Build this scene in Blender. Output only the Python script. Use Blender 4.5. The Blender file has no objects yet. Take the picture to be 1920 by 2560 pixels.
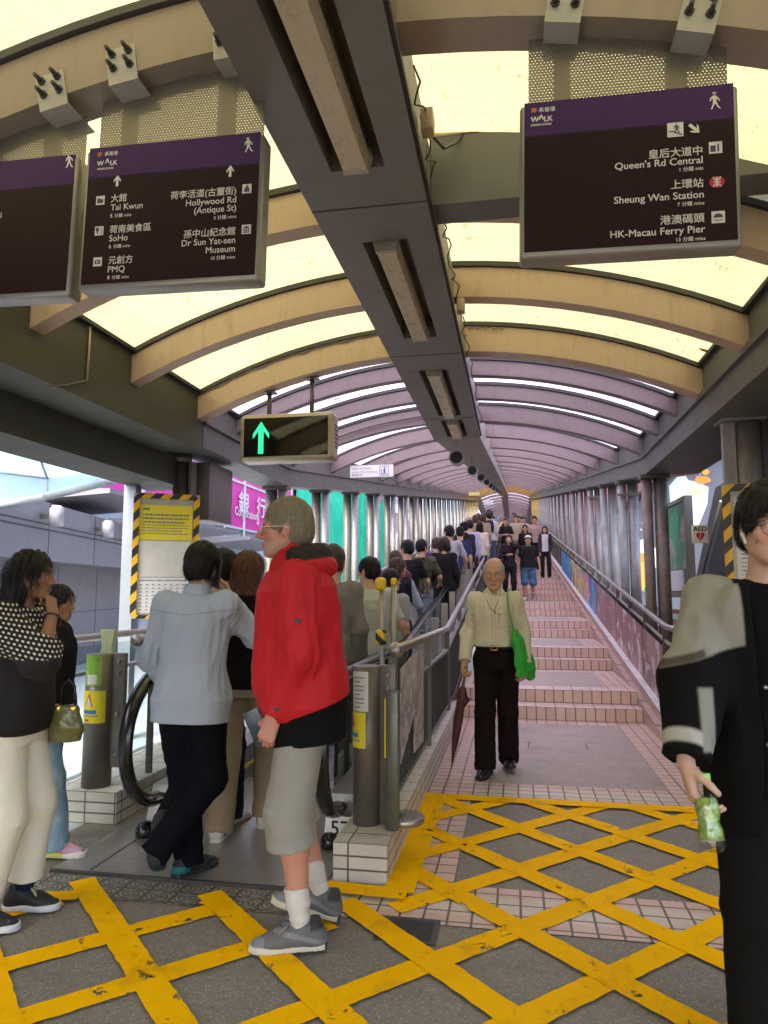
import bpy, bmesh, math, random
import numpy as np
from mathutils import Vector, Matrix
R_ = math.radians
SC = bpy.context.scene
COL = SC.collection
# ------------------------------------------------------------------ camera
CAM_H = 1.43
PITCH, YAW = math.atan(193/1775.), math.atan(326/1775.*math.cos(math.atan(193/1775.)))
cd = bpy.data.cameras.new('camera'); cam = bpy.data.objects.new('camera', cd); COL.objects.link(cam)
cd.sensor_fit = 'VERTICAL'; cd.sensor_height = 36; cd.sensor_width = 27; cd.lens = 1775/2560*36
cd.clip_start = .05; cd.clip_end = 2000
cam.location = (0, 0, CAM_H); cam.rotation_euler = (math.pi/2+PITCH, 0, YAW)
SC.camera = cam
# ------------------------------------------------------------------ world, sun, exposure
SUN_EL, SUN_ROT = R_(52), R_(200)
w = bpy.data.worlds.new('World'); SC.world = w; w.use_nodes = True
wn = w.node_tree.nodes; bgn = wn['Background']
sky = wn.new('ShaderNodeTexSky'); sky.sky_type = 'NISHITA'; sky.sun_disc = False
sky.sun_elevation = SUN_EL; sky.sun_rotation = SUN_ROT; sky.air_density = 1.0; sky.dust_density = 4.0; sky.ozone_density = 1.0
w.node_tree.links.new(sky.outputs[0], bgn.inputs[0]); bgn.inputs[1].default_value = 0.15
sl = bpy.data.lights.new('sun', 'SUN'); sl.energy = 1.5; sl.angle = R_(40); sl.color = (1, .97, .92)
so = bpy.data.objects.new('sun', sl); COL.objects.link(so)
so.rotation_euler = (math.pi/2-SUN_EL, 0, math.pi-SUN_ROT)
vs = SC.view_settings; vs.view_transform = 'Standard'; vs.look = 'None'; vs.gamma = 1; vs.exposure = 2.42
SC.cycles.use_denoising = True
try: SC.cycles.denoiser = 'OPENIMAGEDENOISE'
except Exception: pass
SC.cycles.max_bounces = 8; SC.cycles.diffuse_bounces = 4; SC.cycles.glossy_bounces = 3
SC.cycles.transmission_bounces = 6; SC.cycles.transparent_max_bounces = 10
SC.cycles.sample_clamp_indirect = 6; SC.cycles.caustics_reflective = False; SC.cycles.caustics_refractive = False

# ------------------------------------------------------------------ measuring helper: a point of the photo on a plane of the place
_R = np.array([math.cos(YAW), math.sin(YAW), 0]); _F = np.array([-math.sin(YAW)*math.cos(PITCH), math.cos(YAW)*math.cos(PITCH), math.sin(PITCH)])
_U = np.cross(_R, _F)
def _ray(x, y): return _F+_R*(x-960)/1775-_U*(y-1280)/1775
def on_z(x, y, z=0.):
    d = _ray(x, y); return np.array([0, 0, CAM_H])+d*((z-CAM_H)/d[2])
def on_y(x, y, Y):
    d = _ray(x, y); return np.array([0, 0, CAM_H])+d*(Y/d[1])
def on_x(x, y, X):
    d = _ray(x, y); return np.array([0, 0, CAM_H])+d*(X/d[0])

# ------------------------------------------------------------------ objects
def tag(o, label=None, cat=None, group=None, kind=None):
    if label: o['label'] = label
    if cat: o['category'] = cat
    if group: o['group'] = group
    if kind: o['kind'] = kind
    return o
def empty(name, loc=(0, 0, 0), rz=0., label=None, cat=None, group=None):
    o = bpy.data.objects.new(name, None); COL.objects.link(o); o.empty_display_size = .1
    o.location = loc; o.rotation_euler = (0, 0, rz)
    return tag(o, label, cat, group)
def link(name, me, parent=None):
    o = bpy.data.objects.new(name, me); COL.objects.link(o)
    if parent is not None: o.parent = parent
    return o
def np_mesh(name, V, Fq, mats, smooth=True, col=None, mi=None):
    me = bpy.data.meshes.new(name); V = np.asarray(V, np.float32); Fq = np.asarray(Fq, np.int32)
    me.vertices.add(len(V)); me.vertices.foreach_set('co', V.ravel())
    k = Fq.shape[1]
    me.loops.add(Fq.size); me.loops.foreach_set('vertex_index', Fq.ravel())
    me.polygons.add(len(Fq)); me.polygons.foreach_set('loop_start', np.arange(0, Fq.size, k, dtype=np.int32))
    me.polygons.foreach_set('loop_total', np.full(len(Fq), k, np.int32))
    if smooth: me.polygons.foreach_set('use_smooth', np.ones(len(Fq), bool))
    for m in (mats if isinstance(mats, (list, tuple)) else [mats]): me.materials.append(m)
    if mi is not None: me.polygons.foreach_set('material_index', np.asarray(mi, np.int32))
    if col is not None:
        a = me.attributes.new('Col', 'FLOAT_COLOR', 'POINT')
        c = np.ones((len(V), 4), np.float32); c[:, :3] = col; a.data.foreach_set('color', c.ravel())
    me.update(calc_edges=True); return me
class MB:
    """collects shapes and links them as ONE mesh object"""
    def __init__(s): s.bm = bmesh.new(); s.mats = []; s.m = 0
    def mat(s, m):
        if m not in s.mats: s.mats.append(m)
        s.m = s.mats.index(m); return s
    def face(s, pts, smooth=False):
        f = s.bm.faces.new([s.bm.verts.new(p) for p in pts]); f.material_index = s.m; f.smooth = smooth; f.normal_update(); return f
    def hexa(s, P):                         # 8 corners: bottom 0-3, top 4-7 (counter-clockwise seen from above)
        v = [s.bm.verts.new(p) for p in P]
        for q in ((3, 2, 1, 0), (4, 5, 6, 7), (0, 1, 5, 4), (1, 2, 6, 5), (2, 3, 7, 6), (3, 0, 4, 7)):
            f = s.bm.faces.new([v[i] for i in q]); f.material_index = s.m
        return s
    def box(s, x0, x1, y0, y1, z0, z1, M=None):
        P = [(x0, y0, z0), (x1, y0, z0), (x1, y1, z0), (x0, y1, z0), (x0, y0, z1), (x1, y0, z1), (x1, y1, z1), (x0, y1, z1)]
        if M is not None: P = [M @ Vector(p) for p in P]
        return s.hexa(P)
    def rbox(s, x0, x1, y0, y1, z0, z1, b=.01, M=None, seg=2):
        t = bmesh.new(); bmesh.ops.create_cube(t, size=1)
        for v in t.verts: v.co = Vector(((x0+x1)/2+v.co.x*(x1-x0), (y0+y1)/2+v.co.y*(y1-y0), (z0+z1)/2+v.co.z*(z1-z0)))
        bmesh.ops.bevel(t, geom=t.edges[:], offset=b, segments=seg, affect='EDGES', profile=.5)
        return s.add(t, M, True)
    def add(s, t, M=None, smooth=False):
        mp = {}
        for v in t.verts: mp[v] = s.bm.verts.new(M @ v.co if M is not None else v.co)
        for f in t.faces:
            g = s.bm.faces.new([mp[v] for v in f.verts]); g.material_index = s.m; g.smooth = smooth
        t.free(); return s
    def tube(s, pts, r, n=10, caps=True, flat=1., up=None):
        pts = [Vector(p) for p in pts]; rr = r if isinstance(r, (list, tuple)) else [r]*len(pts); rings = []
        for i, p in enumerate(pts):
            a = pts[max(0, i-1)]; b = pts[min(len(pts)-1, i+1)]; d = (b-a).normalized()
            ref = Vector(up) if up is not None else (Vector((0, 0, 1)) if abs(d.z) < .9 else Vector((1, 0, 0)))
            u = d.cross(ref).normalized(); v = u.cross(d).normalized()
            if 0 < i < len(pts)-1:
                c = max(.5, math.cos((pts[i]-a).angle(b-pts[i], 0)/2)); k = 1/c
            else: k = 1
            rings.append([s.bm.verts.new(p+u*math.cos(2*math.pi*j/n)*rr[i]*k+v*math.sin(2*math.pi*j/n)*rr[i]*flat*k) for j in range(n)])
        for A, B in zip(rings, rings[1:]):
            for j in range(n):
                f = s.bm.faces.new((A[j], A[(j+1) % n], B[(j+1) % n], B[j])); f.material_index = s.m; f.smooth = True
        if caps:
            for q in (rings[0][::-1], rings[-1]):
                f = s.bm.faces.new(q); f.material_index = s.m
        return s
    def ball(s, c, r, sc=(1, 1, 1), n=16):
        t = bmesh.new(); bmesh.ops.create_uvsphere(t, u_segments=n, v_segments=n//2, radius=r)
        for v in t.verts: v.co = Vector((v.co.x*sc[0]+c[0], v.co.y*sc[1]+c[1], v.co.z*sc[2]+c[2]))
        return s.add(t, None, True)
    def prism(s, poly, h, M=None):           # polygon in local XZ, extruded along local +Y by h
        a = [Vector((p[0], 0, p[1])) for p in poly]; b = [Vector((p[0], h, p[1])) for p in poly]
        if M is not None: a = [M @ v for v in a]; b = [M @ v for v in b]
        va = [s.bm.verts.new(v) for v in a]; vb = [s.bm.verts.new(v) for v in b]; n = len(va)
        for q in (va, vb[::-1]):
            f = s.bm.faces.new(q); f.material_index = s.m
        for i in range(n):
            f = s.bm.faces.new((va[(i+1) % n], va[i], vb[i], vb[(i+1) % n])); f.material_index = s.m
        return s
    def build(s, name, m=None, parent=None, label=None, cat=None, group=None, kind=None):
        me = bpy.data.meshes.new(name); bmesh.ops.recalc_face_normals(s.bm, faces=s.bm.faces[:])
        s.bm.to_mesh(me); s.bm.free()
        for x in ([m] if m is not None else s.mats): me.materials.append(x)
        return tag(link(name, me, parent), label, cat, group, kind)
def copy_tree(o, parent=None):
    c = o.copy(); COL.objects.link(c)
    if parent is not None: c.parent = parent
    for ch in o.children: copy_tree(ch, c)
    return c

# ------------------------------------------------------------------ materials
def new_mat(name):
    m = bpy.data.materials.new(name); m.use_nodes = True
    nt = m.node_tree; return m, nt, nt.nodes, nt.links, nt.nodes['Principled BSDF']
def nd(nt, t, **k):
    n = nt.nodes.new(t)
    for a, v in k.items():
        if a.startswith('i_'): n.inputs[int(a[2:])].default_value = v
        else: setattr(n, a, v)
    return n
def mth(nt, op, a, b=None, c=None):
    n = nt.nodes.new('ShaderNodeMath'); n.operation = op
    for i, x in enumerate((a, b, c)):
        if x is None: continue
        if isinstance(x, (int, float)): n.inputs[i].default_value = x
        else: nt.links.new(x, n.inputs[i])
    return n.outputs[0]
def mixc(nt, f, a, b, mode='MIX'):
    n = nt.nodes.new('ShaderNodeMix'); n.data_type = 'RGBA'; n.blend_type = mode
    for s, x in ((0, f), (6, a), (7, b)):
        if isinstance(x, (int, float)): n.inputs[s].default_value = x
        elif isinstance(x, (tuple, list)): n.inputs[s].default_value = (*x[:3], 1)
        else: nt.links.new(x, n.inputs[s])
    return n.outputs[2]
def noise(nt, scale, detail=4, rough=.6, vec=None, stretch=None):
    n = nd(nt, 'ShaderNodeTexNoise'); n.inputs['Scale'].default_value = scale; n.inputs['Detail'].default_value = detail; n.inputs['Roughness'].default_value = rough
    if vec is None:
        vec = nd(nt, 'ShaderNodeTexCoord').outputs['Object']
    if stretch:
        mp = nd(nt, 'ShaderNodeMapping'); mp.inputs['Scale'].default_value = stretch; nt.links.new(vec, mp.inputs[0]); vec = mp.outputs[0]
    nt.links.new(vec, n.inputs['Vector']); return n.outputs[0]
def ramp(nt, x, lo, hi):
    n = nd(nt, 'ShaderNodeMapRange'); nt.links.new(x, n.inputs[0]); n.inputs[1].default_value = lo; n.inputs[2].default_value = hi; return n.outputs[0]
def bump(nt, b, h, strength=.3, dist=.01):
    n = nd(nt, 'ShaderNodeBump'); n.inputs['Strength'].default_value = strength; n.inputs['Distance'].default_value = dist
    nt.links.new(h, n.inputs['Height']); nt.links.new(n.outputs[0], b.inputs['Normal'])
def M(name, col, rough=.55, metal=0., var=.18, scale=6., dirt=None, dscale=2.5, damt=.5, bmp=0., bscale=60., spec=.5, stretch=None, emit=None):
    """painted / plain surface: base colour with patchy variation, optional dirt stains and fine bump"""
    m, nt, N, L, b = new_mat(name)
    n = noise(nt, scale, 5, .65, stretch=stretch)
    c = mixc(nt, ramp(nt, n, .25, .75), tuple(x*(1-var) for x in col), tuple(min(1, x*(1+var)) for x in col))
    if dirt:
        d = noise(nt, dscale, 8, .7, stretch=stretch)
        f = mth(nt, 'MULTIPLY', ramp(nt, d, .52, .72), damt)
        c = mixc(nt, f, c, dirt)
    L.new(c, b.inputs['Base Color'])
    rn = mth(nt, 'MULTIPLY_ADD', noise(nt, scale*3, 3), .3, rough-.15); L.new(rn, b.inputs['Roughness'])
    b.inputs['Metallic'].default_value = metal; b.inputs['Specular IOR Level'].default_value = spec
    if bmp: bump(nt, b, noise(nt, bscale, 4), bmp, .004)
    if emit: b.inputs['Emission Color'].default_value = (*emit[:3], 1); b.inputs['Emission Strength'].default_value = emit[3]
    return m
def M_glass(name, tint=(.88, .94, .93), alpha=.03, rough=.05):
    m, nt, N, L, b = new_mat(name)
    g = nd(nt, 'ShaderNodeBsdfGlossy'); g.inputs['Roughness'].default_value = rough; g.inputs[0].default_value = (.8, .85, .88, 1)
    t = nd(nt, 'ShaderNodeBsdfTransparent'); t.inputs[0].default_value = (*tint, 1)
    lw = nd(nt, 'ShaderNodeLayerWeight'); lw.inputs['Blend'].default_value = .5
    f = mth(nt, 'MULTIPLY_ADD', mth(nt, 'POWER', lw.outputs['Facing'], 4.), .6, alpha+.03); mx = nd(nt, 'ShaderNodeMixShader'); L.new(f, mx.inputs[0]); L.new(t.outputs[0], mx.inputs[1]); L.new(g.outputs[0], mx.inputs[2])
    L.new(mx.outputs[0], N['Material Output'].inputs[0]); return m
def M_sheet(name, col, trans, specks=True):
    """translucent roof sheet: daylight comes through it"""
    m, nt, N, L, b = new_mat(name)
    n = noise(nt, 1.3, 4, .6); c = mixc(nt, ramp(nt, n, .3, .7), tuple(x*.86 for x in col), col)
    if specks:
        s = noise(nt, 26, 3, .5, stretch=(1, .45, 1)); k = noise(nt, 3.2, 3, .5)
        f = mth(nt, 'MULTIPLY', mth(nt, 'MULTIPLY', ramp(nt, s, .60, .68), ramp(nt, k, .40, .58)), .55)
        c = mixc(nt, f, c, (.25, .22, .12))
    tr = nd(nt, 'ShaderNodeBsdfTranslucent'); L.new(c, tr.inputs[0]); df = nd(nt, 'ShaderNodeBsdfDiffuse'); L.new(c, df.inputs[0])
    mx = nd(nt, 'ShaderNodeMixShader'); mx.inputs[0].default_value = trans; L.new(df.outputs[0], mx.inputs[1]); L.new(tr.outputs[0], mx.inputs[2])
    L.new(mx.outputs[0], N['Material Output'].inputs[0]); return m
def M_tile(name, c1, c2, mortar, tw, th, plane='XY', off=(0, 0), msize=.006, rough=.45):
    m, nt, N, L, b = new_mat(name)
    tc = nd(nt, 'ShaderNodeTexCoord'); sp = nd(nt, 'ShaderNodeSeparateXYZ'); L.new(tc.outputs['Object'], sp.inputs[0])
    cb = nd(nt, 'ShaderNodeCombineXYZ'); ax = {'X': 0, 'Y': 1, 'Z': 2}
    L.new(mth(nt, 'ADD', sp.outputs[ax[plane[0]]], off[0]), cb.inputs[0]); L.new(mth(nt, 'ADD', sp.outputs[ax[plane[1]]], off[1]), cb.inputs[1])
    br = nd(nt, 'ShaderNodeTexBrick'); br.offset = 0; br.squash = 1; L.new(cb.outputs[0], br.inputs['Vector'])
    br.inputs['Color1'].default_value = (*c1, 1); br.inputs['Color2'].default_value = (*c2, 1); br.inputs['Mortar'].default_value = (*mortar, 1)
    br.inputs['Scale'].default_value = 1; br.inputs['Brick Width'].default_value = tw; br.inputs['Row Height'].default_value = th
    br.inputs['Mortar Size'].default_value = msize; br.inputs['Mortar Smooth'].default_value = .15; br.inputs['Bias'].default_value = 0
    d = noise(nt, 7, 6, .7); c = mixc(nt, mth(nt, 'MULTIPLY', ramp(nt, d, .48, .75), .35), br.outputs['Color'], tuple(x*.45 for x in c1))
    L.new(c, b.inputs['Base Color']); b.inputs['Roughness'].default_value = rough
    h = mth(nt, 'SUBTRACT', 1., br.outputs['Fac']); bump(nt, b, h, .5, .004); return m
def M_terrazzo(name, base, speck, scale=95.):
    m, nt, N, L, b = new_mat(name)
    n1 = noise(nt, 1.1, 7, .7); n2 = noise(nt, 30, 4, .7)
    c = mixc(nt, ramp(nt, n1, .3, .72), tuple(x*.72 for x in base), tuple(x*1.2 for x in base))
    c = mixc(nt, ramp(nt, n2, .3, .7), c, tuple(x*.8 for x in base))
    tc = nd(nt, 'ShaderNodeTexCoord'); v = nd(nt, 'ShaderNodeTexVoronoi'); v.inputs['Scale'].default_value = scale; L.new(tc.outputs['Object'], v.inputs['Vector'])
    sepc = nd(nt, 'ShaderNodeSeparateColor'); L.new(v.outputs['Color'], sepc.inputs[0])
    f = mth(nt, 'MULTIPLY', mth(nt, 'LESS_THAN', v.outputs['Distance'], .33), mth(nt, 'GREATER_THAN', sepc.outputs[0], .62))
    f2 = mth(nt, 'MULTIPLY', mth(nt, 'LESS_THAN', v.outputs['Distance'], .4), mth(nt, 'LESS_THAN', sepc.outputs[0], .2))
    c = mixc(nt, mth(nt, 'MULTIPLY', f, .75), c, speck); c = mixc(nt, mth(nt, 'MULTIPLY', f2, .6), c, tuple(x*.35 for x in base))
    st = noise(nt, 2.3, 9, .75, stretch=(1, 1.4, 1)); c = mixc(nt, mth(nt, 'MULTIPLY', ramp(nt, st, .52, .68), .5), c, tuple(x*.45 for x in base))
    v2 = nd(nt, 'ShaderNodeTexVoronoi'); v2.inputs['Scale'].default_value = 3.7; L.new(tc.outputs['Object'], v2.inputs['Vector']); s2 = nd(nt, 'ShaderNodeSeparateColor'); L.new(v2.outputs['Color'], s2.inputs[0])
    gum = mth(nt, 'MULTIPLY', mth(nt, 'LESS_THAN', v2.outputs['Distance'], mth(nt, 'MULTIPLY', s2.outputs[1], .085)), mth(nt, 'GREATER_THAN', s2.outputs[0], .45)); c = mixc(nt, mth(nt, 'MULTIPLY', gum, .6), c, tuple(x*.3 for x in base))
    st2 = noise(nt, 5.1, 8, .7); c = mixc(nt, mth(nt, 'MULTIPLY', ramp(nt, st2, .62, .74), .4), c, tuple(min(1, x*2.4) for x in base))
    L.new(c, b.inputs['Base Color']); b.inputs['Roughness'].default_value = .62; bump(nt, b, noise(nt, 140, 3), .12, .003); return m
def M_yellow():
    m, nt, N, L, b = new_mat('yellow road paint')
    n = noise(nt, 5, 7, .7); c = mixc(nt, ramp(nt, n, .3, .75), (.93, .47, .0), (1., .55, .001))
    g = noise(nt, 3.1, 9, .72); c = mixc(nt, mth(nt, 'MULTIPLY', ramp(nt, g, .54, .70), .5), c, (.40, .21, .02)); g2 = noise(nt, 22, 8, .75, stretch=(1, .5, 1)); c = mixc(nt, mth(nt, 'MULTIPLY', ramp(nt, g2, .58, .70), .45), c, (.22, .13, .03))
    L.new(c, b.inputs['Base Color']); b.inputs['Roughness'].default_value = .6; b.inputs['Specular IOR Level'].default_value = .03; bump(nt, b, noise(nt, 60, 4), .2, .003)
    wv = noise(nt, 9, 9, .75); k = noise(nt, 1.1, 3, .5)      # worn-through patches
    hole = mth(nt, 'MULTIPLY', mth(nt, 'GREATER_THAN', wv, .60), mth(nt, 'GREATER_THAN', k, .49))
    t = nd(nt, 'ShaderNodeBsdfTransparent'); mx = nd(nt, 'ShaderNodeMixShader'); L.new(hole, mx.inputs[0]); L.new(b.outputs[0], mx.inputs[1]); L.new(t.outputs[0], mx.inputs[2])
    L.new(mx.outputs[0], N['Material Output'].inputs[0]); return m
def M_stripe(name, c1, c2, period, d=(1, 0, 1), off=0.):
    m, nt, N, L, b = new_mat(name)
    tc = nd(nt, 'ShaderNodeTexCoord'); dp = nd(nt, 'ShaderNodeVectorMath'); dp.operation = 'DOT_PRODUCT'
    L.new(tc.outputs['Object'], dp.inputs[0]); dp.inputs[1].default_value = d
    f = mth(nt, 'GREATER_THAN', mth(nt, 'FRACT', mth(nt, 'ADD', mth(nt, 'DIVIDE', dp.outputs['Value'], period), off+50)), .5)
    c = mixc(nt, f, c1, c2); c = mixc(nt, mth(nt, 'MULTIPLY', ramp(nt, noise(nt, 9, 6), .45, .8), .3), c, (.12, .1, .06))
    L.new(c, b.inputs['Base Color']); b.inputs['Roughness'].default_value = .5; return m
def M_perf(name):
    """perforated metal sheet: staggered round holes really open"""
    m, nt, N, L, b = new_mat(name)
    b.inputs['Base Color'].default_value = (.26, .235, .18, 1); b.inputs['Metallic'].default_value = .6; b.inputs['Roughness'].default_value = .45
    tc = nd(nt, 'ShaderNodeTexCoord'); sp = nd(nt, 'ShaderNodeSeparateXYZ'); L.new(tc.outputs['Object'], sp.inputs[0])
    s = 1/.0125; x = mth(nt, 'MULTIPLY', sp.outputs[0], s); z = mth(nt, 'MULTIPLY', sp.outputs[2], s/.8660)
    row = mth(nt, 'FLOOR', z); x2 = mth(nt, 'ADD', x, mth(nt, 'MULTIPLY', mth(nt, 'MODULO', mth(nt, 'ABSOLUTE', row), 2.), .5))
    u = mth(nt, 'SUBTRACT', mth(nt, 'FRACT', mth(nt, 'ADD', x2, 500)), .5); v = mth(nt, 'MULTIPLY', mth(nt, 'SUBTRACT', mth(nt, 'FRACT', mth(nt, 'ADD', z, 500)), .5), .866)
    r2 = mth(nt, 'ADD', mth(nt, 'MULTIPLY', u, u), mth(nt, 'MULTIPLY', v, v)); hole = mth(nt, 'LESS_THAN', r2, .235*.235)
    t = nd(nt, 'ShaderNodeBsdfTransparent'); mx = nd(nt, 'ShaderNodeMixShader'); L.new(hole, mx.inputs[0]); L.new(b.outputs[0], mx.inputs[1]); L.new(t.outputs[0], mx.inputs[2])
    L.new(mx.outputs[0], N['Material Output'].inputs[0]); return m
def M_col(name, rough=.8, bmp=.25, bscale=220., var=.12, vscale=9., sheen=.15, sss=0., spec=.3):
    """colour from the mesh's own per-point colour (patterns and colour areas of the thing itself)"""
    m, nt, N, L, b = new_mat(name)
    at = nd(nt, 'ShaderNodeAttribute'); at.attribute_name = 'Col'
    n = noise(nt, vscale, 5, .65); k = mth(nt, 'MULTIPLY_ADD', n, 2*var, 1-var)
    c = nd(nt, 'ShaderNodeVectorMath'); c.operation = 'SCALE'; L.new(at.outputs['Color'], c.inputs[0]); L.new(k, c.inputs['Scale'])
    L.new(c.outputs[0], b.inputs['Base Color']); b.inputs['Roughness'].default_value = rough; b.inputs['Specular IOR Level'].default_value = spec
    b.inputs['Sheen Weight'].default_value = sheen; b.inputs['Sheen Roughness'].default_value = .5
    if sss:
        b.inputs['Subsurface Weight'].default_value = sss; b.inputs['Subsurface Radius'].default_value = (.9, .35, .2); b.inputs['Subsurface Scale'].default_value = .006
    if bmp:
        wr = noise(nt, 9, 3, .55, stretch=(1, 1, .55)); wr.node.inputs['Distortion'].default_value = 1.1
        h = mth(nt, 'ADD', mth(nt, 'MULTIPLY', wr, 8. if sheen == 0. and sss == 0. else 0.), noise(nt, bscale, 3, .6)); bump(nt, b, h, bmp, .003)
    return m
def text_mesh(s, size, align='LEFT', bold=0., extr=0.):
    cu = bpy.data.curves.new('t', 'FONT'); cu.body = s; cu.size = size; cu.align_x = align; cu.offset = bold*size; cu.extrude = extr; cu.resolution_u = 3
    o = bpy.data.objects.new('t', cu); COL.objects.link(o)
    dg = bpy.context.evaluated_depsgraph_get(); me = bpy.data.meshes.new_from_object(o.evaluated_get(dg))
    bpy.data.objects.remove(o); bpy.data.curves.remove(cu)
    nv = len(me.vertices); V = np.zeros(nv*3, np.float32); me.vertices.foreach_get('co', V)
    F = [tuple(p.vertices) for p in me.polygons]; bpy.data.meshes.remove(me); return V.reshape(-1, 3), F
def put_text(mb, s, size, M4, align='LEFT', bold=.012):
    """letters laid on a plane; M4 maps text x,y to the place"""
    V, F = text_mesh(s, size, align, 0.)
    d = bold*size*.8                       # a heavier stroke: the letters laid down again a hair to the side
    for k, (ox, oy) in enumerate(((0, 0), (d, d), (d, -d), (-d, 0)) if bold else ((0, 0),)):
        vs_ = [mb.bm.verts.new(M4 @ Vector((float(p[0])+ox, float(p[1])+oy, k*.0003))) for p in V]
        for f in F:
            try: g = mb.bm.faces.new([vs_[i] for i in f]); g.material_index = mb.m
            except ValueError: pass
def plane_y(x, y, z):      # text plane facing -Y
    return Matrix(((1, 0, 0, x), (0, 0, 1, y), (0, 1, 0, z), (0, 0, 0, 1)))
# ================================================================== palette
m_terr = M_terrazzo('terrazzo', (.25, .218, .182), (.42, .40, .36))
m_terr2 = M_terrazzo('terrazzo landing', (.42, .34, .30), (.56, .5, .46), 130)
GROUT = (.14, .095, .08)
m_pink = M_tile('pink tile', (.68, .48, .40), (.61, .42, .345), GROUT, .105, .105, 'XY', (.63, .02))
m_cream = M_tile('cream tile', (.66, .57, .48), (.60, .51, .42), GROUT, .105, .105, 'XY', (.63, .02))
m_riser = M_tile('riser tile', (.74, .54, .46), (.66, .47, .395), GROUT, .105, .143, 'XZ', (.63, .0))
m_tread = M_tile('tread tile', (.70, .54, .48), (.64, .48, .42), GROUT, .21, .105, 'XY', (.63, .02))
m_wtile = M_tile('white plinth tile', (.62, .58, .50), (.55, .51, .44), (.12, .10, .08), .2, .0635, 'XZ', (.63, 0), .005)
m_wtileY = M_tile('white plinth tile side', (.60, .56, .48), (.54, .5, .43), (.12, .1, .08), .2, .0635, 'YZ', (0, 0), .005)
m_wtop = M_tile('white kerb top tile', (.66, .62, .55), (.6, .55, .48), (.14, .12, .1), .2, .2, 'XY', (.63, .1), .005)
m_curbside = M_tile('pink kerb side tile', (.48, .33, .28), (.43, .29, .245), (.2, .14, .12), .105, .105, 'YZ', (0, 0), .005)
m_cap = M('white kerb cap', (.62, .60, .60), .5, dirt=(.3, .27, .25), damt=.4)
m_yel = M_yellow()
m_rib = M('canopy rib paint', (.58, .43, .30), .55, var=.1, scale=3, dirt=(.26, .19, .13), dscale=3, damt=.55, stretch=(3, 3, .6))
m_spine = M('grey spine paint', (.19, .172, .15), .5, var=.08, scale=2, dirt=(.1, .085, .07), dscale=1.6, damt=.4)
m_eave = M('eave beam paint', (.13, .13, .12), .5, var=.08, scale=2, dirt=(.1, .1, .09), damt=.4)
m_eaveL = M('dark green grey fascia paint', (.085, .087, .068), .55, var=.08, scale=2, spec=.25)
m_dark = M('dark metal', (.05, .048, .045), .5, var=.2)
m_gask = M('black rubber', (.025, .025, .025), .6)
m_sheetY = M_sheet('cream roof sheet', (.80, .725, .38), .305)
m_sheetL = M_sheet('lavender roof sheet', (.74, .68, .82), .62, False)
m_sheetA = M_sheet('amber roof sheet', (.9, .68, .22), .8, False)
m_galv = M('galvanised steel', (.36, .345, .34), .55, .45, var=.3, scale=9, dirt=(.22, .17, .12), dscale=3, damt=.5, stretch=(1, 1, .4))
m_steel = M('brushed stainless steel', (.36, .335, .31), .4, .85, var=.12, scale=14, stretch=(6, 6, .5))
m_rust = M('brown weathered steel', (.23, .185, .15), .5, .35, var=.3, scale=7, dirt=(.12, .07, .045), dscale=4, damt=.6)
m_post = M('bronze grey steel', (.16, .145, .125), .45, .4, var=.15, scale=8, dirt=(.1, .09, .075), dscale=6, damt=.5)
m_clad = M('grey cladding', (.20, .188, .205), .5, .2, var=.05, scale=1)
m_joint = M('joint', (.05, .048, .055), .7)
m_conc = M('grey paving', (.48, .50, .52), .6, var=.1, scale=2)
m_alu = M('pale blue aluminium', (.27, .30, .335), .45, .3, var=.08)
m_glass = M_glass('clear glass')
m_white = M('white board', (.78, .77, .74), .45, var=.04)
m_black = M('black', (.012, .012, .012), .4)
m_hazY, m_hazK = (.82, .47, .01), (.016, .015, .014)
ZS, Y0, Y1 = .119, 8.9, 63.       # slope of the covered walkway
XC, HW = -.665, 2.235
RA = (HW**2+.51**2)/(2*.51)
def arc(dx): return math.sqrt(RA*RA-dx*dx)-RA
def zoff(y): return ZS*(min(max(y, Y0), Y1)-Y0)
def zfloor(y): return ZS*max(0, min(y, Y1)-8.2)
# ================================================================== SETTING: ground, floors, stairs
b = MB(); b.face([(-900, -900, -7), (900, -900, -7), (900, 900, -7), (-900, 900, -7)]); b.build('ground', M('street ground', (.09, .088, .085), .8), kind='structure')
b = MB(); b.box(-2.62, 3.2, -6, 8.19, -.3, 0); b.build('floor', m_terr, kind='structure')
b = MB(); b.box(-16, -2.624, -6, 40, -.3, 0); b.build('pavement', m_conc, kind='structure')
b = MB(); z = .004
def sheet(mb, x0, x1, y0, y1, z): mb.face([(x0, y0, z), (x1, y0, z), (x1, y1, z), (x0, y1, z)])
b = MB()
b.mat(m_pink)
for (x0, x1, y0, y1) in ((-.63, -.315, 3.62, 5.08), (1.05, 1.36, 3.62, 5.08), (-.63, -.315, 5.08, 8.18), (1.05, 1.36, 5.08, 8.18),
                         (-.315, 1.05, 5.08, 5.185), (-.315, 1.05, 5.395, 5.5), (-.315, 1.05, 7.96, 8.18), (-.95, 3.1, 3.515, 3.62), (-.95, 3.1, 3.2, 3.305)):
    sheet(b, x0, x1, y0, y1, z)
b.mat(m_cream)
for (x0, x1, y0, y1) in ((-.315, 1.05, 5.185, 5.395), (-.95, 3.1, 3.305, 3.515)): sheet(b, x0, x1, y0, y1, z)
b.mat(m_terr2); sheet(b, -.315, 1.05, 5.5, 7.96, z)
b.build('tile_paving', kind='structure')
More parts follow.
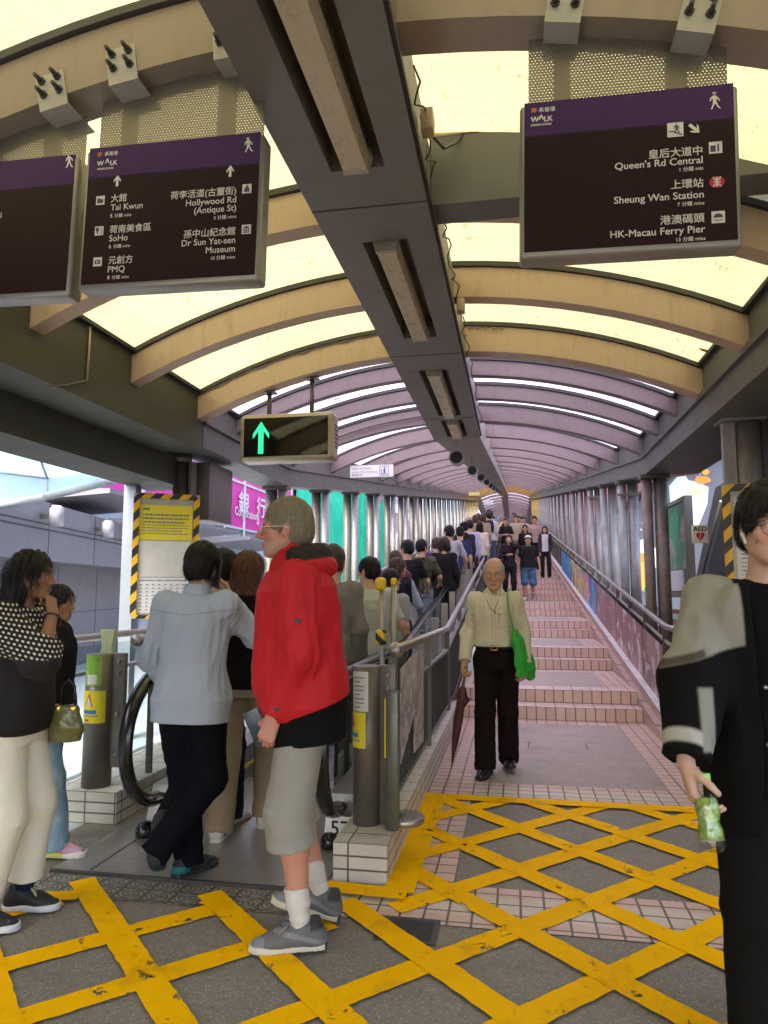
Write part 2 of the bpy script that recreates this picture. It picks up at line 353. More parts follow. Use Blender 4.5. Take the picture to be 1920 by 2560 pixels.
# yellow box markings (painted lines of the floor)
rng = random.Random(5)
def strip(mb, p, q, wd, z, clip=None):
    p = Vector((*p, 0)); q = Vector((*q, 0)); d = (q-p); n = max(2, int(d.length/.035)); d.normalize(); s = Vector((-d.y, d.x, 0)); L = (q-p).length
    prev = None
    for i in range(n+1):
        c = p+d*(L*i/n); a = c+s*(wd/2+rng.uniform(-.003, .003)); e = c-s*(wd/2+rng.uniform(-.003, .003))
        cur = [mb.bm.verts.new((a.x, a.y, z)), mb.bm.verts.new((e.x, e.y, z))]
        if prev: mb.bm.faces.new((prev[0], prev[1], cur[1], cur[0]))
        prev = cur
def diag(mb, sgn, bb, x0, x1, z, wd=.118, ylo=1.0, yhi=5.1):
    pts = []
    for x in (x0, x1): pts.append((x, sgn*x+bb))
    (xa, ya), (xb, yb) = pts
    def clipx(x, y):
        if y > yhi: return ((yhi-bb)*sgn, yhi)
        if y < ylo: return ((ylo-bb)*sgn, ylo)
        return (x, y)
    a = clipx(xa, ya); c = clipx(xb, yb)
    if abs(a[0]-c[0]) > .03: strip(mb, a, c, wd, z)
b = MB(); ZA, ZB, ZC = .0085, .0115, .0145
# main box: X from -.58 to 1.3, Y up to 5.1 ; open towards the viewer
for bb in (5.15, 4.51, 3.87, 3.22, 2.57, 1.93, 1.28): diag(b, 1, bb, (-.56 if bb > 3.5 else -2.6), 1.62, ZA, yhi=5.07)
for bb in (5.78, 5.12, 4.50, 3.85, 3.21, 2.54): diag(b, -1, bb, (-.56 if bb > 2.9 else -.8), 1.95, ZB, yhi=5.07)
# the part in front of the escalator landing
diag(b, 1, 4.51, -2.75, -1.36, ZA); diag(b, 1, 3.93, -2.75, -.8, ZA)
for bb, xa in ((1.22, -2.12), (1.87, -1.44)): diag(b, -1, bb, xa, .2, ZB)
diag(b, -1, .55, -2.5, -.4, ZB); diag(b, -1, -.1, -2.6, -.6, ZB); diag(b, 1, 5.2, -2.75, -2.0, ZA, yhi=3.12)
strip(b, (-2.27, 3.1), (-2.02, 3.17), .1, ZC); strip(b, (-1.43, 3.22), (-1.29, 3.16), .06, ZC)
strip(b, (-.66, 5.06), (1.36, 5.05), .12, ZC); strip(b, (-.565, 3.46), (-.565, 5.06), .15, ZC+.003); strip(b, (-.92, 3.46), (-.52, 3.44), .12, ZC+.006)
strip(b, (1.42, 5.1), (1.42, 3.6), .13, ZC+.003)
b.build('yellow_markings', m_yel, kind='structure')
# stairs: two risers and a landing, again and again
b = MB(); y, z, n = 8.18, 0., 0
XL, XR = -.60, 1.33; RISE = .143
while y < 64:
    for k in (0, 1):
        b.mat(m_riser); b.face([(XL, y, z), (XR, y, z), (XR, y, z+RISE), (XL, y, z+RISE)]); z += RISE
        yn = y+(.33 if k == 0 else 2.09)
        b.mat(m_tread)
        if k == 0: sheet(b, XL, XR, y, yn, z)
        else:
            sheet(b, XL, XR, y, y+.32, z); sheet(b, XL, XR, yn-.25, yn, z)
            b.mat(m_pink); sheet(b, XL, XL+.3, y+.32, yn-.25, z); sheet(b, XR-.3, XR, y+.32, yn-.25, z)
            b.mat(m_terr2); sheet(b, XL+.3, XR-.3, y+.32, yn-.25, z)
        y = yn
sheet(b, XL, XR, y, 95, z); b.build('stairs', kind='structure')
# kerb walls along the stairs
b = MB()
def kerb(mb, x0, x1, ya, yb, za, zb, h0, side, top):
    N = 24
    for i in range(N):
        a = ya+(yb-ya)*i/N; c = ya+(yb-ya)*(i+1)/N
        ta = za+ZS*(a-ya); tc_ = za+ZS*(c-ya)
        mb.mat(side); mb.face([(x0, a, ta-h0), (x0, c, tc_-h0), (x0, c, tc_), (x0, a, ta)]); mb.face([(x1, a, ta-h0), (x1, c, tc_-h0), (x1, c, tc_), (x1, a, ta)])
        mb.mat(top); mb.face([(x0, a, ta), (x1, a, ta), (x1, c, tc_), (x0, c, tc_)])
kerb(b, 1.335, 1.40, 5.6, 62, -.12, 0, 1., m_curbside, m_curbside)
kerb(b, 1.40, 1.62, 5.6, 62, -.02, 0, 1.1, m_curbside, m_cap)
b.mat(m_cap); b.face([(1.4, 5.6, -.2), (1.62, 5.6, -.2), (1.62, 5.6, -.02), (1.4, 5.6, -.02)])
b.build('stair_kerb', kind='structure')
# sloping deck under the escalator and beside the stairs
b = MB()
for (x0, x1) in ((-3.3, -.86), (1.62, 2.6)):
    b.mat(m_dark); b.hexa([(x0, 8.2, -.4), (x1, 8.2, -.4), (x1, 63, 5.7), (x0, 63, 5.7), (x0, 8.2, -.12), (x1, 8.2, -.12), (x1, 63, 6.), (x0, 63, 6.)])
b.box(-3.3, 2.6, 63, 96, 5.6, 6.0); b.build('walkway_deck', kind='structure')
# ================================================================== CANOPY
can = empty('canopy', (XC, 0, 0), 0, 'arched walkway canopy with cream and lavender translucent sheets on curved beige ribs', 'canopy')
can.location = (0, 0, 0)
def roof_sheet(name, y0, y1, mat, zt=3.80, N=28):
    V = []; Fq = []
    ys = [y0]+[v for v in (Y0, Y1) if y0 < v < y1]+[y1]
    for y in ys:
        for i in range(N+1):
            dx = -HW+2*HW*i/N; V.append((XC+dx, y, zt+arc(dx)+zoff(y)))
    for j in range(len(ys)-1):
        for i in range(N): k = j*(N+1)+i; Fq.append((k, k+1, k+N+2, k+N+1))
    return tag(link(name, np_mesh(name, V, Fq, mat), can))
roof_sheet('roof_sheet', 1.0, 6.28, m_sheetY); roof_sheet('light_blocking_roof', -7, .99, m_eave); roof_sheet('roof_sheet', 6.28, 44, m_sheetL); roof_sheet('roof_sheet', 44, 62, m_sheetA); roof_sheet('roof_sheet', 62, 95, m_sheetL)  # opaque stretch behind the camera is unseen, added to block light from there
m_ribL = M('shaded mauve rib paint', (.25, .195, .19), .55, var=.12, scale=3, dirt=(.13, .10, .1), dscale=3, damt=.5, stretch=(3, 3, .6))  # darker copy of the rib paint, the vault's shade put into its colour
def rib(y, th=.11, dp=.215, yl=None, parent=can, name='arch_rib', mat=None):
    b = MB(); N = 26; zo = zoff(y)
    def ring(dx, sgn=1):
        t = 3.755+arc(dx)+zo
        return [(XC+dx, y-th/2, t-dp), (XC+dx, y+th/2, t-dp), (XC+dx, y+th/2, t), (XC+dx, y-th/2, t)]
    R = [[b.bm.verts.new(p) for p in ring(-HW+2*HW*i/N)] for i in range(N+1)]
    for A, B in zip(R, R[1:]):
        for j in range(4): f = b.bm.faces.new((A[j], A[(j+1) % 4], B[(j+1) % 4], B[j])); f.smooth = False
    b.bm.faces.new(R[0][::-1]); b.bm.faces.new(R[-1])
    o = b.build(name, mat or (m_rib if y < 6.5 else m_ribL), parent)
    g = MB()
    P = [[(XC+dx, y-th/2-.025, 3.758+arc(dx)+zo), (XC+dx, y+th/2+.025, 3.758+arc(dx)+zo), (XC+dx, y+th/2+.025, 3.793+arc(dx)+zo), (XC+dx, y-th/2-.025, 3.793+arc(dx)+zo)] for dx in [-HW+2*HW*i/N for i in range(N+1)]]
    Q = [[g.bm.verts.new(p) for p in r] for r in P]
    for A, B in zip(Q, Q[1:]):
        for j in range(4): g.bm.faces.new((A[j], A[(j+1) % 4], B[(j+1) % 4], B[j]))
    g.build('glazing_bar', m_dark, o); return o
RIBY = [.1, 1.25, 2.46, 3.82, 5.0, 6.2, 7.13, 8.03, 8.97, 11.1, 13.3]
yy = 15.5
while yy < 94: RIBY.append(yy); yy += 2.2
m_rib1 = M('shaded grey brown rib paint', (.33, .265, .20), .55, var=.12, scale=3, dirt=(.16, .12, .085), dscale=3, damt=.5, stretch=(3, 3, .6))  # nearest ribs: shade on their unlit fronts painted into a darker rib colour
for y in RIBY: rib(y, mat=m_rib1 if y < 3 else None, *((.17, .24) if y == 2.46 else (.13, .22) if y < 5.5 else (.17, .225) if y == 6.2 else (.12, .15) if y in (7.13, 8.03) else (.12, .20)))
# spine beam with lamp troughs
zb, xs0, xs1 = 3.335, -.975, -.388
LAMPS = [(1.3, 2.98), (3.66, 5.2), (6.02, 7.68), (7.90, 8.78)]
b = MB(); b.mat(m_spine)
tx0, tx1 = -.79, -.54
ycur = -3
for (a, c) in LAMPS:
    b.box(xs0, xs1, ycur, a, zb, 3.7); b.box(xs0, tx0, a, c, zb, 3.7); b.box(tx1, xs1, a, c, zb, 3.7); b.box(tx0, tx1, a, c, zb+.17, 3.7); ycur = c
b.box(xs0, xs1, ycur, 8.9, zb, 3.7)
b.hexa([(xs0, 8.9, zb), (xs1, 8.9, zb), (xs1, Y1, zb+zoff(Y1)), (xs0, Y1, zb+zoff(Y1)), (xs0, 8.9, 3.7), (xs1, 8.9, 3.7), (xs1, Y1, 3.7+zoff(Y1)), (xs0, Y1, 3.7+zoff(Y1))])
b.box(xs0, xs1, Y1, 95, zb+zoff(Y1), 3.7+zoff(Y1)); b.build('spine_beam', m_spine, can)
b = MB()
for y in (.9, 3.3, 5.6, 7.8): b.box(xs0-.002, xs1+.002, y, y+.006, zb-.003, zb+.3)
b.box(xs1+.001, xs1+.018, -3, 8.9, zb+.02, zb+.05); b.build('cover_joint', m_joint, can)
# eave beams
def eave(x0, x1, zlo, zhi, ya, yb, name='eave_beam', mat=m_eave, lip=None):
    b = MB(); ys = [ya]+[v for v in (Y0, Y1) if ya < v < yb]+[yb]
    for a, c in zip(ys, ys[1:]):
        za, zc = zoff(a), zoff(c)
        b.hexa([(x0, a, zlo+za), (x1, a, zlo+za), (x1, c, zlo+zc), (x0, c, zlo+zc), (x0, a, zhi+za), (x1, a, zhi+za), (x1, c, zhi+zc), (x0, c, zhi+zc)])
        if lip:
            b.hexa([(lip[0], a, lip[2]+za), (lip[1], a, lip[2]+za), (lip[1], c, lip[2]+zc), (lip[0], c, lip[2]+zc), (lip[0], a, lip[3]+za), (lip[1], a, lip[3]+za), (lip[1], c, lip[3]+zc), (lip[0], c, lip[3]+zc)])
    return b.build(name, mat, can)
XRi, XLi = XC+HW, XC-HW
eave(XRi, XRi+.62, 2.80, 3.30, -3, 95, lip=(XRi-.03, XRi, 3.005, 3.05))
eave(XLi-.40, XLi, 2.74, 3.27, -3, 6.24, mat=m_eaveL); eave(XLi-.40, XLi+.002, 2.78, 3.27, 6.25, 95, lip=(XLi+.002, XLi+.03, 3.005, 3.05))
eave(XRi-.045, XRi-.004, 3.262, 3.29, -3, 95, 'gutter_edge', m_gask); eave(XLi+.004, XLi+.045, 3.262, 3.29, -3, 95, 'gutter_edge', m_gask)
eave(-3.78, -3.302, 2.46, 2.83, -3, 6.85, 'outer_beam', m_eaveL); eave(-3.30, -3.24, 2.85, 2.88, -3, 6.85, 'soffit_pipe', m_post); eave(-3.30, -3.22, 2.79, 2.80, -3, 6.8, 'soffit_rail', m_dark)
# cross beam between spine and right eave
b = MB(); b.box(xs1+.003, XRi-.004, 3.46, 3.66, 3.40, 3.775); b.build('cross_beam', m_eave, can)
b = MB(); b.box(xs1+.003, XRi-.006, 3.452, 3.459, 3.775, 3.80); b.build('beam_flange', m_rib, can)
# deep fascia on the open right side near the viewer, dark kiosk wall
b = MB(); b.box(2.62, 2.8, 2.2, 6.2, 0, 3.3); b.box(1.98, 2.62, 6.05, 6.2, 0, 3.3)
kio = b.build('kiosk', M('dark kiosk panel', (.045, .043, .045), .4, .2), label='dark panelled kiosk wall behind the galvanised column at the right', cat='kiosk')
b = MB(); b.box(2.56, 2.618, 4.6, 5.5, 1.7, 2.75); b.build('window_frame', m_rib, kio)
b = MB(); b.box(2.55, 2.558, 4.7, 5.4, 1.8, 2.65); b.build('window', M('dark pane', (.02, .02, .022), .1), kio)
b = MB(); b.box(2.2, 2.26, 2.2, 6.0, 2.72, 2.78); b.build('conduit', M('yellowed pipe', (.38, .3, .16), .5), kio)
# ================================================================== COLUMNS (pairs of pipes)
CY = [8.93, 11.1, 13.3, 15.5, 17.7, 19.9, 22.1]
y = 24.3
while y < 62: CY.append(y); y += 2.2
def column(name, x, y, z0, z1, rs, dx, mats, label, grp, ring=True):
    e = empty(name, (x, y, z0), 0, label, 'column', grp)
    for (r, ox, m) in zip(rs, dx, mats):
        b = MB(); b.tube([(ox, 0, 0), (ox, 0, z1-z0)], r, 20); b.build('pipe', m, e)
    b = MB(); b.box(dx[0]-rs[0]-.02, dx[-1]+rs[-1]+.02, -.09, .09, z1-z0-.05, z1-z0-.002); b.build('cap_plate', m_post, e)
    if ring:
        b = MB(); b.box(dx[0]-rs[0]-.03, dx[-1]+rs[-1]+.01, -.085, -.065, z1-z0-.24, z1-z0-.2); b.build('clamp', m_steel, e)
    return e
def ordinal(i): return ['first', 'second', 'third', 'fourth', 'fifth', 'sixth', 'seventh', 'eighth', 'ninth', 'tenth', 'eleventh', 'twelfth', 'thirteenth', 'fourteenth', 'fifteenth', 'sixteenth', 'seventeenth', 'eighteenth', 'nineteenth', 'twentieth', 'twenty-first', 'twenty-second', 'twenty-third', 'twenty-fourth', 'twenty-fifth', 'twenty-sixth'][i]
for i, y in enumerate(CY):
    z0, z1 = zfloor(y)-.1, 2.80+zoff(y)
    mats = (m_rust, m_rust) if i == 0 else (m_galv, m_galv)
    column('steel_column', 1.67 if i == 0 else 1.70, y, z0, z1, (.062, .078), (-.075, .08), mats,
           'brown weathered twin pipe column where the stair handrail bends, posters beside it' if i == 0 else '%s galvanised twin pipe column along the stair side, counted up from the brown column' % ordinal(i-1), 'twin columns beside the stairs', i in (1, 3))
    column('steel_column', -3.08, y, z0, 2.78+zoff(y), (.078, .062), (-.07, .085), (m_post, m_galv),
           'twin pipe column with the blue no smoking notice, nearest beside the escalator' if i == 0 else '%s twin pipe column along the escalator side, counted up from the one with the blue notice' % ordinal(i-1), 'twin columns beside the escalator', False)
e = empty('steel_column', (1.86, 6.1, 0), 0, 'galvanised column with a flat flange standing behind the right notice board', 'column')
b = MB(); b.tube([(0.02, 0, 0), (.02, 0, 2.8)], .088, 24); b.build('pipe', m_galv, e)
b = MB(); b.box(-.17, -.075, -.03, .03, 0, 2.78); b.build('flange', m_galv, e)
b = MB(); b.box(-.2, .14, -.12, .12, 2.775, 2.797); b.build('cap_plate', m_steel, e)
e = empty('steel_column', (-3.28, 6.6, 0), 0, 'olive grey round column behind the left notice board, capped under the beam', 'column')
b = MB(); b.tube([(0, 0, 0), (0, 0, 2.72)], .085, 24); b.build('pipe', m_post, e)
b = MB(); b.tube([(0, 0, 2.70), (0, 0, 2.778)], .1, 24); b.build('cap_plate', m_post, e)
b = MB(); b.box(.105, .135, -.06, .06, 0, 2.7); b.build('flange', m_post, e)
b = MB(); b.mat(m_alu); b.box(-.035, .06, -.05, .05, 0, 2.46); b.box(-.075, -.038, -.04, .04, 0, 2.46)
o = b.build('support_post', m_alu, label='pale blue square post left of the left notice board', cat='post'); o.location = (-3.72, 6.45, 0)
b = MB(); b.rbox(-.125, .125, -.3, .3, 0, .60, .01); o = b.build('ceiling_box', M('grey duct box', (.17, .155, .15), .5, .2), label='grey metal box hanging from the left beam beside the notice board', cat='duct box')
o.location = (-3.17, 7.05, 2.13)
b = MB(); b.box(-.11, .12, -.304, -.301, .02, .05); b.build('edge_strip', m_rust, o)

# small services on the canopy
def pipe(name, pts, r, mat, n=6):
    b = MB(); b.tube(pts, r, n); return b.build(name, mat, can)
m_cab = M('grey cable', (.16, .14, .12), .6)
pipe('conduit', [tuple(on_x(*q, XLi+.012)) for q in ((227, 808), (222, 880), (217, 952))], .008, m_rib); pipe('conduit', [tuple(on_x(*q, XLi+.012)) for q in ((218, 950), (170, 962), (120, 966))], .006, m_cab)
def rib_cable(y, dz, x0, x1, sag=.02, r=.006):
    pts = []; n = 40
    for i in range(n+1):
        x = x0+(x1-x0)*i/n; pts.append((x, y, 3.755+dz+arc(x-XC)+zoff(y)+sag*math.sin(i*1.1)*math.sin(i*.37)))
    pipe('cable', pts, r, m_cab)
rib_cable(6.10, -.012, XC-HW+.05, -1.0, .012); rib_cable(8.86, -.10, XC-HW+.05, -1.0, .0, .014); rib_cable(6.09, -.02, -.38, -.05, .02, .004)
for (y0_, y1_) in ((2.62, 3.4), (3.75, 4.95), (5.05, 6.1), (6.3, 8.8)):
    pts = [(xs1+.03+.02*math.sin(i*1.7), y0_+(y1_-y0_)*i/14, zb+.17+.035*math.sin(i*.9+y0_)) for i in range(15)]; pipe('cable', pts, .0045, m_cab)
for (y, z) in ((4.95, 3.46), (2.95, 3.50)):
    b = MB(); b.rbox(xs1+.02, xs1+.075, y-.04, y+.04, z-.05, z+.05, .006); b.build('junction_box', m_rib, can)
pipe('hoop_cable', [(.05+.24*math.cos(t), 3.50, 3.775+.085*math.sin(t)) for t in np.linspace(.05, 3.09, 12)], .007, m_dark); pipe('hoop_cable', [(-.36, 3.2, 3.62), (-.30, 3.3, 3.60), (-.25, 3.42, 3.70), (-.22, 3.46, 3.77)], .008, m_dark)
pipe('wire', [(-.2, 3.47, 3.78), (-.17, 3.40, 3.95)], .004, m_cab)
for (z1_, z2_) in ((3.86, 3.83), (3.93, 3.90)): pipe('wire', [(-.18, 3.42, z1_-.02), (.6, 3.42, z2_-.02)], .002, m_cab)
b = MB()
for (x, y, dx, dy) in ((.10, 6.85, .004, .11), (.10, 6.98, .035, .006), (.62, 6.9, .004, .12)): b.box(x-dx, x+dx, y-dy, y+dy, .0045, .0062)
b.build('paving_joint', m_joint, kind='structure')

for (px, py, Y, lab) in ((1764, 877, 5.7, 'orange leaf stuck to the cream roof panel by the right eave'), (842, 996, 7.5, 'red brown leaf stuck to the lavender roof panel above the arrow sign')):
    p_ = on_y(px, py, Y); zz_ = 3.78+arc(p_[0]-XC)+zoff(Y); d_ = _ray(px, py); t_ = (zz_-CAM_H)/d_[2]; q_ = np.array([0, 0, CAM_H])+d_*t_; sl_ = (arc(q_[0]-XC+.01)-arc(q_[0]-XC))/.01
    b = MB(); P_ = [(-.05, 0), (-.02, .022), (.02, .024), (.055, 0), (.02, -.024), (-.02, -.022)]
    lo_ = [(u, v, u*sl_-.004) for u, v in P_]; hi_ = [(u, v, u*sl_-.001) for u, v in P_]; A = [b.bm.verts.new(v) for v in lo_]; B = [b.bm.verts.new(v) for v in hi_]; b.bm.faces.new(A[::-1]); b.bm.faces.new(B)
    for i in range(6): b.bm.faces.new((A[i], A[(i+1) % 6], B[(i+1) % 6], B[i]))
    o = b.build('fallen_leaf', M('dry leaf', (.55, .22, .03), .6), None, lab, 'leaf'); o.location = (q_[0], q_[1], 3.797+arc(q_[0]-XC)+zoff(q_[1]))
# ================================================================== LAMPS on the spine
m_diff = M('yellowed lamp diffuser', (.62, .53, .36), .3, var=.15, scale=5, dirt=(.25, .19, .1), dscale=5, damt=.6, stretch=(2, .5, 2))
m_body = M('lamp body', (.42, .38, .30), .45)
LL = ['long batten lamp in the first trough, at the top edge of the view', 'batten lamp in the second trough, beyond the cross beam', 'batten lamp in the third trough, where the lavender roof starts', 'short batten lamp in the last trough, before the round loudspeakers']
for (a, c), lab in zip(LAMPS, LL):
    e = empty('batten_lamp', (-.665, (a+c)/2, zb-.035), 0, lab, 'ceiling lamp', 'batten lamps on the spine beam'); h = (c-a)/2-.05
    b = MB(); b.rbox(-.05, .05, -h, h, .085, .2, .008); b.build('housing', m_body, e)
    b = MB(); t = [(-.06, .088), (-.068, .055), (-.052, -.008), (.052, -.008), (.068, .055), (.06, .088)]
    b.prism(t, 2*h-.02, Matrix.Translation((0, -h+.01, 0))); d = b.build('diffuser', m_diff, e)
    b = MB(); t2 = [(p[0]*1.12, p[1]*1.06) for p in t]
    b.prism(t2, .03, Matrix.Translation((0, -h-.02, 0))); b.build('end_cap', m_body, e)
    b = MB(); b.prism(t2, .03, Matrix.Translation((0, h-.01, 0))); b.build('end_cap', m_body, e)
# round loudspeakers under the sloping spine
e = empty('loudspeaker', (-.70, 9.0, 3.10), 0, '', 'loudspeaker', 'round loudspeakers under the spine beam')
b = MB(); b.tube([(0, 0, 0), (0, .04, 0), (0, .22, 0)], [.098, .098, .08], 24); b.build('drum', M('speaker shell', (.3, .29, .28), .4, .3), e)
b = MB(); b.tube([(0, -.004, 0), (0, -.001, 0)], .078, 24); b.build('cone', M('speaker mesh', (.012, .011, .011), .8), e)
b = MB(); b.box(-.02, .02, .08, .14, .09, .30); b.build('bracket', m_steel, e)
y = 9.0; k = 0
while y < 60:
    o = e if k == 0 else copy_tree(e)
    o.location = (-.70, y, 3.335-.235+zoff(y))
    o['label'] = 'largest round loudspeaker under the spine, just past its bend' if k == 0 else '%s round loudspeaker going up under the spine beam' % ordinal(k); y += 3.6; k += 1
# ================================================================== WAYFINDING SIGNS
m_face = M('aubergine sign face', (.026, .010, .0125), .5, var=.05, spec=.12); m_purp = M('purple header', (.062, .024, .105), .5, var=.06, spec=.15)
m_sframe = M('sign frame grey', (.30, .285, .25), .4, .4, var=.08); m_ink = M('white sign ink', (.72, .70, .66), .5, var=.03)
m_orange = M('orange ink', (.75, .26, .03), .5); m_red = M('red ink', (.55, .02, .05), .4); m_navy = M('sign icon purple', (.07, .04, .12), .5)
m_perf = M_perf('perforated steel'); m_brk = M('bracket paint', (.45, .43, .37), .45, var=.1)
SY = 2.41; SK = SY/2.56
WALK = [(.45, 1.0), (.55, 1.0), (.58, .93), (.54, .86), (.62, .80), (.78, .68), (.88, .50), (.82, .46), (.72, .60), (.66, .65), (.64, .46), (.74, .22), (.92, .02), (.84, .0), (.70, .10), (.58, .34), (.48, .22), (.38, .0), (.26, .0), (.30, .08), (.40, .30), (.42, .60), (.34, .66), (.28, .50), (.20, .50), (.26, .72), (.40, .82), (.46, .86), (.42, .93)]
ARUP = [(.5, 1.0), (.95, .56), (.95, .36), (.66, .62), (.66, 0), (.34, 0), (.34, .62), (.05, .36), (.05, .56)]
def poly_y(mb, pts, x, z, wd, ht, y, rot=0):
    c, s = math.cos(rot), math.sin(rot); P = []
    for (u, v) in pts:
        a, bb = (u-.5)*wd, (v-.5)*ht; P.append((x+a*c-bb*s, y, z+a*s+bb*c))
    bmesh.ops.triangulate(mb.bm, faces=[mb.face(P)])
def circ(n=20): return [(.5+.5*math.cos(2*math.pi*i/n), .5+.5*math.sin(2*math.pi*i/n)) for i in range(n)]
SQ = [(0, 0), (1, 0), (1, 1), (0, 1)]
def sign_board(x0, x1, z0, z1, label, perf, brackets):
    sk = lambda v: 1.43+(v-1.43)*SK
    x0, x1, z0, z1 = x0*SK, x1*SK, sk(z0), sk(z1); perf = (perf[0]*SK, perf[1]*SK, sk(perf[2])+.03, sk(perf[3])+.03); brackets = [v*SK for v in brackets]
    xc = (x0+x1)/2; e = empty('direction_sign', (xc, SY, z0), 0, label, 'direction sign', 'direction signs hung from the arch rib')
    W, Hh = (x1-x0)/2, z1-z0
    b = MB(); b.rbox(-W, W, 0, .085, 0, Hh, .014, seg=3); b.build('frame', m_sframe, e)
    b = MB(); b.box(-W+.016, W-.016, -.003, .004, .022, Hh-.125); b.build('face', m_face, e)
    b = MB(); b.box(-W+.016, W-.016, -.003, .004, Hh-.122, Hh+.004); b.build('header', m_purp, e)
    b = MB(); pts = [(perf[0]-xc, Hh-.01), (perf[1]-xc, Hh-.01), (perf[1]-xc, perf[3]-z0), ((perf[0]+perf[1])/2-xc, (perf[2]+perf[3])/2-z0+.02), (perf[0]-xc, perf[2]-z0)]
    b.prism(pts, .003, Matrix.Translation((0, .06, 0))); b.build('perforated_panel', m_perf, e)
    b = MB(); b.box(perf[0]-xc+.09, perf[0]-xc+.15, .066, .09, Hh-.02, perf[2]-z0-.0); b.box(perf[1]-xc-.2, perf[1]-xc-.13, .066, .09, Hh-.02, perf[3]-z0); b.build('hanger_strap', m_sframe, e)
    for bx in brackets:
        zr = 3.755+arc(bx-XC)-z0; b = MB(); th = math.atan2(-(bx-XC), RA)
        Mx = Matrix.Translation((bx-xc, 0, zr-.24)) @ Matrix.Rotation(-th, 4, 'Y')
        b.box(-.062, .062, -.042, -.034, -.03, .115, Mx); b.box(-.062, .062, -.042, .145, -.038, -.0305, Mx); br = b.build('bracket', m_brk, e)
        for (ox, oz) in ((-.035, .09), (.035, .09), (-.035, .03), (.035, .03)):
            t = MB(); t.tube([Mx @ Vector((ox, -.043, oz)), Mx @ Vector((ox, -.09, oz))], [.011, .008], 8); t.tube([Mx @ Vector((ox, -.043, oz)), Mx @ Vector((ox, -.052, oz))], .017, 6); t.build('bolt', m_dark, br)
    e.rotation_euler = (0, R_(1.3), 0)
    _q = np.array(Matrix.Rotation(-R_(1.3), 3, 'Y'))
    return e, (lambda px, py: _q @ (on_y(px, py, SY-.0045)-np.array([xc, SY, z0])))
def T(mb, e, fn, s, px, py, size, align='LEFT', bold=.018):
    p = fn(px, py); put_text(mb, s, size, plane_y(p[0], p[1], p[2]), align, bold)
def icon(e, fn, px, py, s=.034, rnd=False):
    p = fn(px, py); b = MB(); b.mat(m_red if rnd else m_ink); poly_y(b, circ() if rnd else SQ, p[0], p[2], s*(1.15 if rnd else 1), s*(.98 if rnd else 1), p[1])
    return b, p
def logo(b, e, fn, px, py):
    b.mat(m_orange); T(b, e, fn, '跡', px, py, .019, bold=.03); b.mat(m_ink); T(b, e, fn, '·系香港', px+15, py-1, .019, bold=.03)
    T(b, e, fn, 'W', px-1, py+24, .0265, bold=.05); T(b, e, fn, 'LK', px+31, py+22, .0265, bold=.05); T(b, e, fn, 'HONG KONG', px-1, py+35, .0112, bold=.05)
    p = fn(px+25, py+12); poly_y(b, [(0, 0), (.38, 1), (.62, 1), (1, 0), (.72, 0), (.5, .62), (.28, 0)], p[0], p[2], .021, .0195, p[1])
# left sign; pixel map of the crop used to read it
q1 = lambda x, y: (200+x/3.456, 320+y/3.456)
e, fn = sign_board(-1.765, -.972, 2.655, 3.275, 'direction sign with two white up arrows and five destinations, left of the spine beam', (-1.75, -1.0, 3.52, 3.60), (-1.594, -1.126))
b = MB(); b.mat(m_ink); logo(b, e, fn, *q1(150, 243))
for (s, x, y, sz) in (('大館', 262, 637, .0355), ('Tai Kwun', 262, 712, .0355), ('5', 258, 775, .022), ('分鐘 mins', 296, 770, .0175), ('荷南美食區', 252, 905, .0355), ('SoHo', 247, 980, .0355), ('6', 245, 1040, .022), ('分鐘 mins', 285, 1036, .0175), ('元創方', 240, 1172, .0355), ('PMQ', 233, 1248, .0355), ('8', 232, 1308, .022), ('分鐘 mins', 272, 1304, .0175)): T(b, e, fn, s, *q1(x, y), sz)
for (s, x, y, sz) in (('荷李活道(古董街)', 1352, 565, .0355), ('Hollywood Rd', 1352, 640, .0355), ('(Antique St)', 1352, 712, .0355), ('5 分鐘 mins', 1349, 775, .0185), ('孫中山紀念館', 1345, 915, .0355), ('Dr Sun Yat-sen', 1343, 990, .0355), ('Museum', 1341, 1065, .0355), ('10 分鐘 mins', 1340, 1125, .0185)): T(b, e, fn, s, *q1(x, y), sz, 'RIGHT')
for (x, y) in ((322, 455), (1298, 372)): p = fn(*q1(x, y)); poly_y(b, ARUP, p[0], p[2], .034, .047, p[1])
p = fn(*q1(1452, 145)); poly_y(b, WALK, p[0], p[2], .05, .058, p[1]); p = fn(*q1(1452, 92)); poly_y(b, circ(12), p[0], p[2], .012, .012, p[1])
b.build('lettering', None, e)
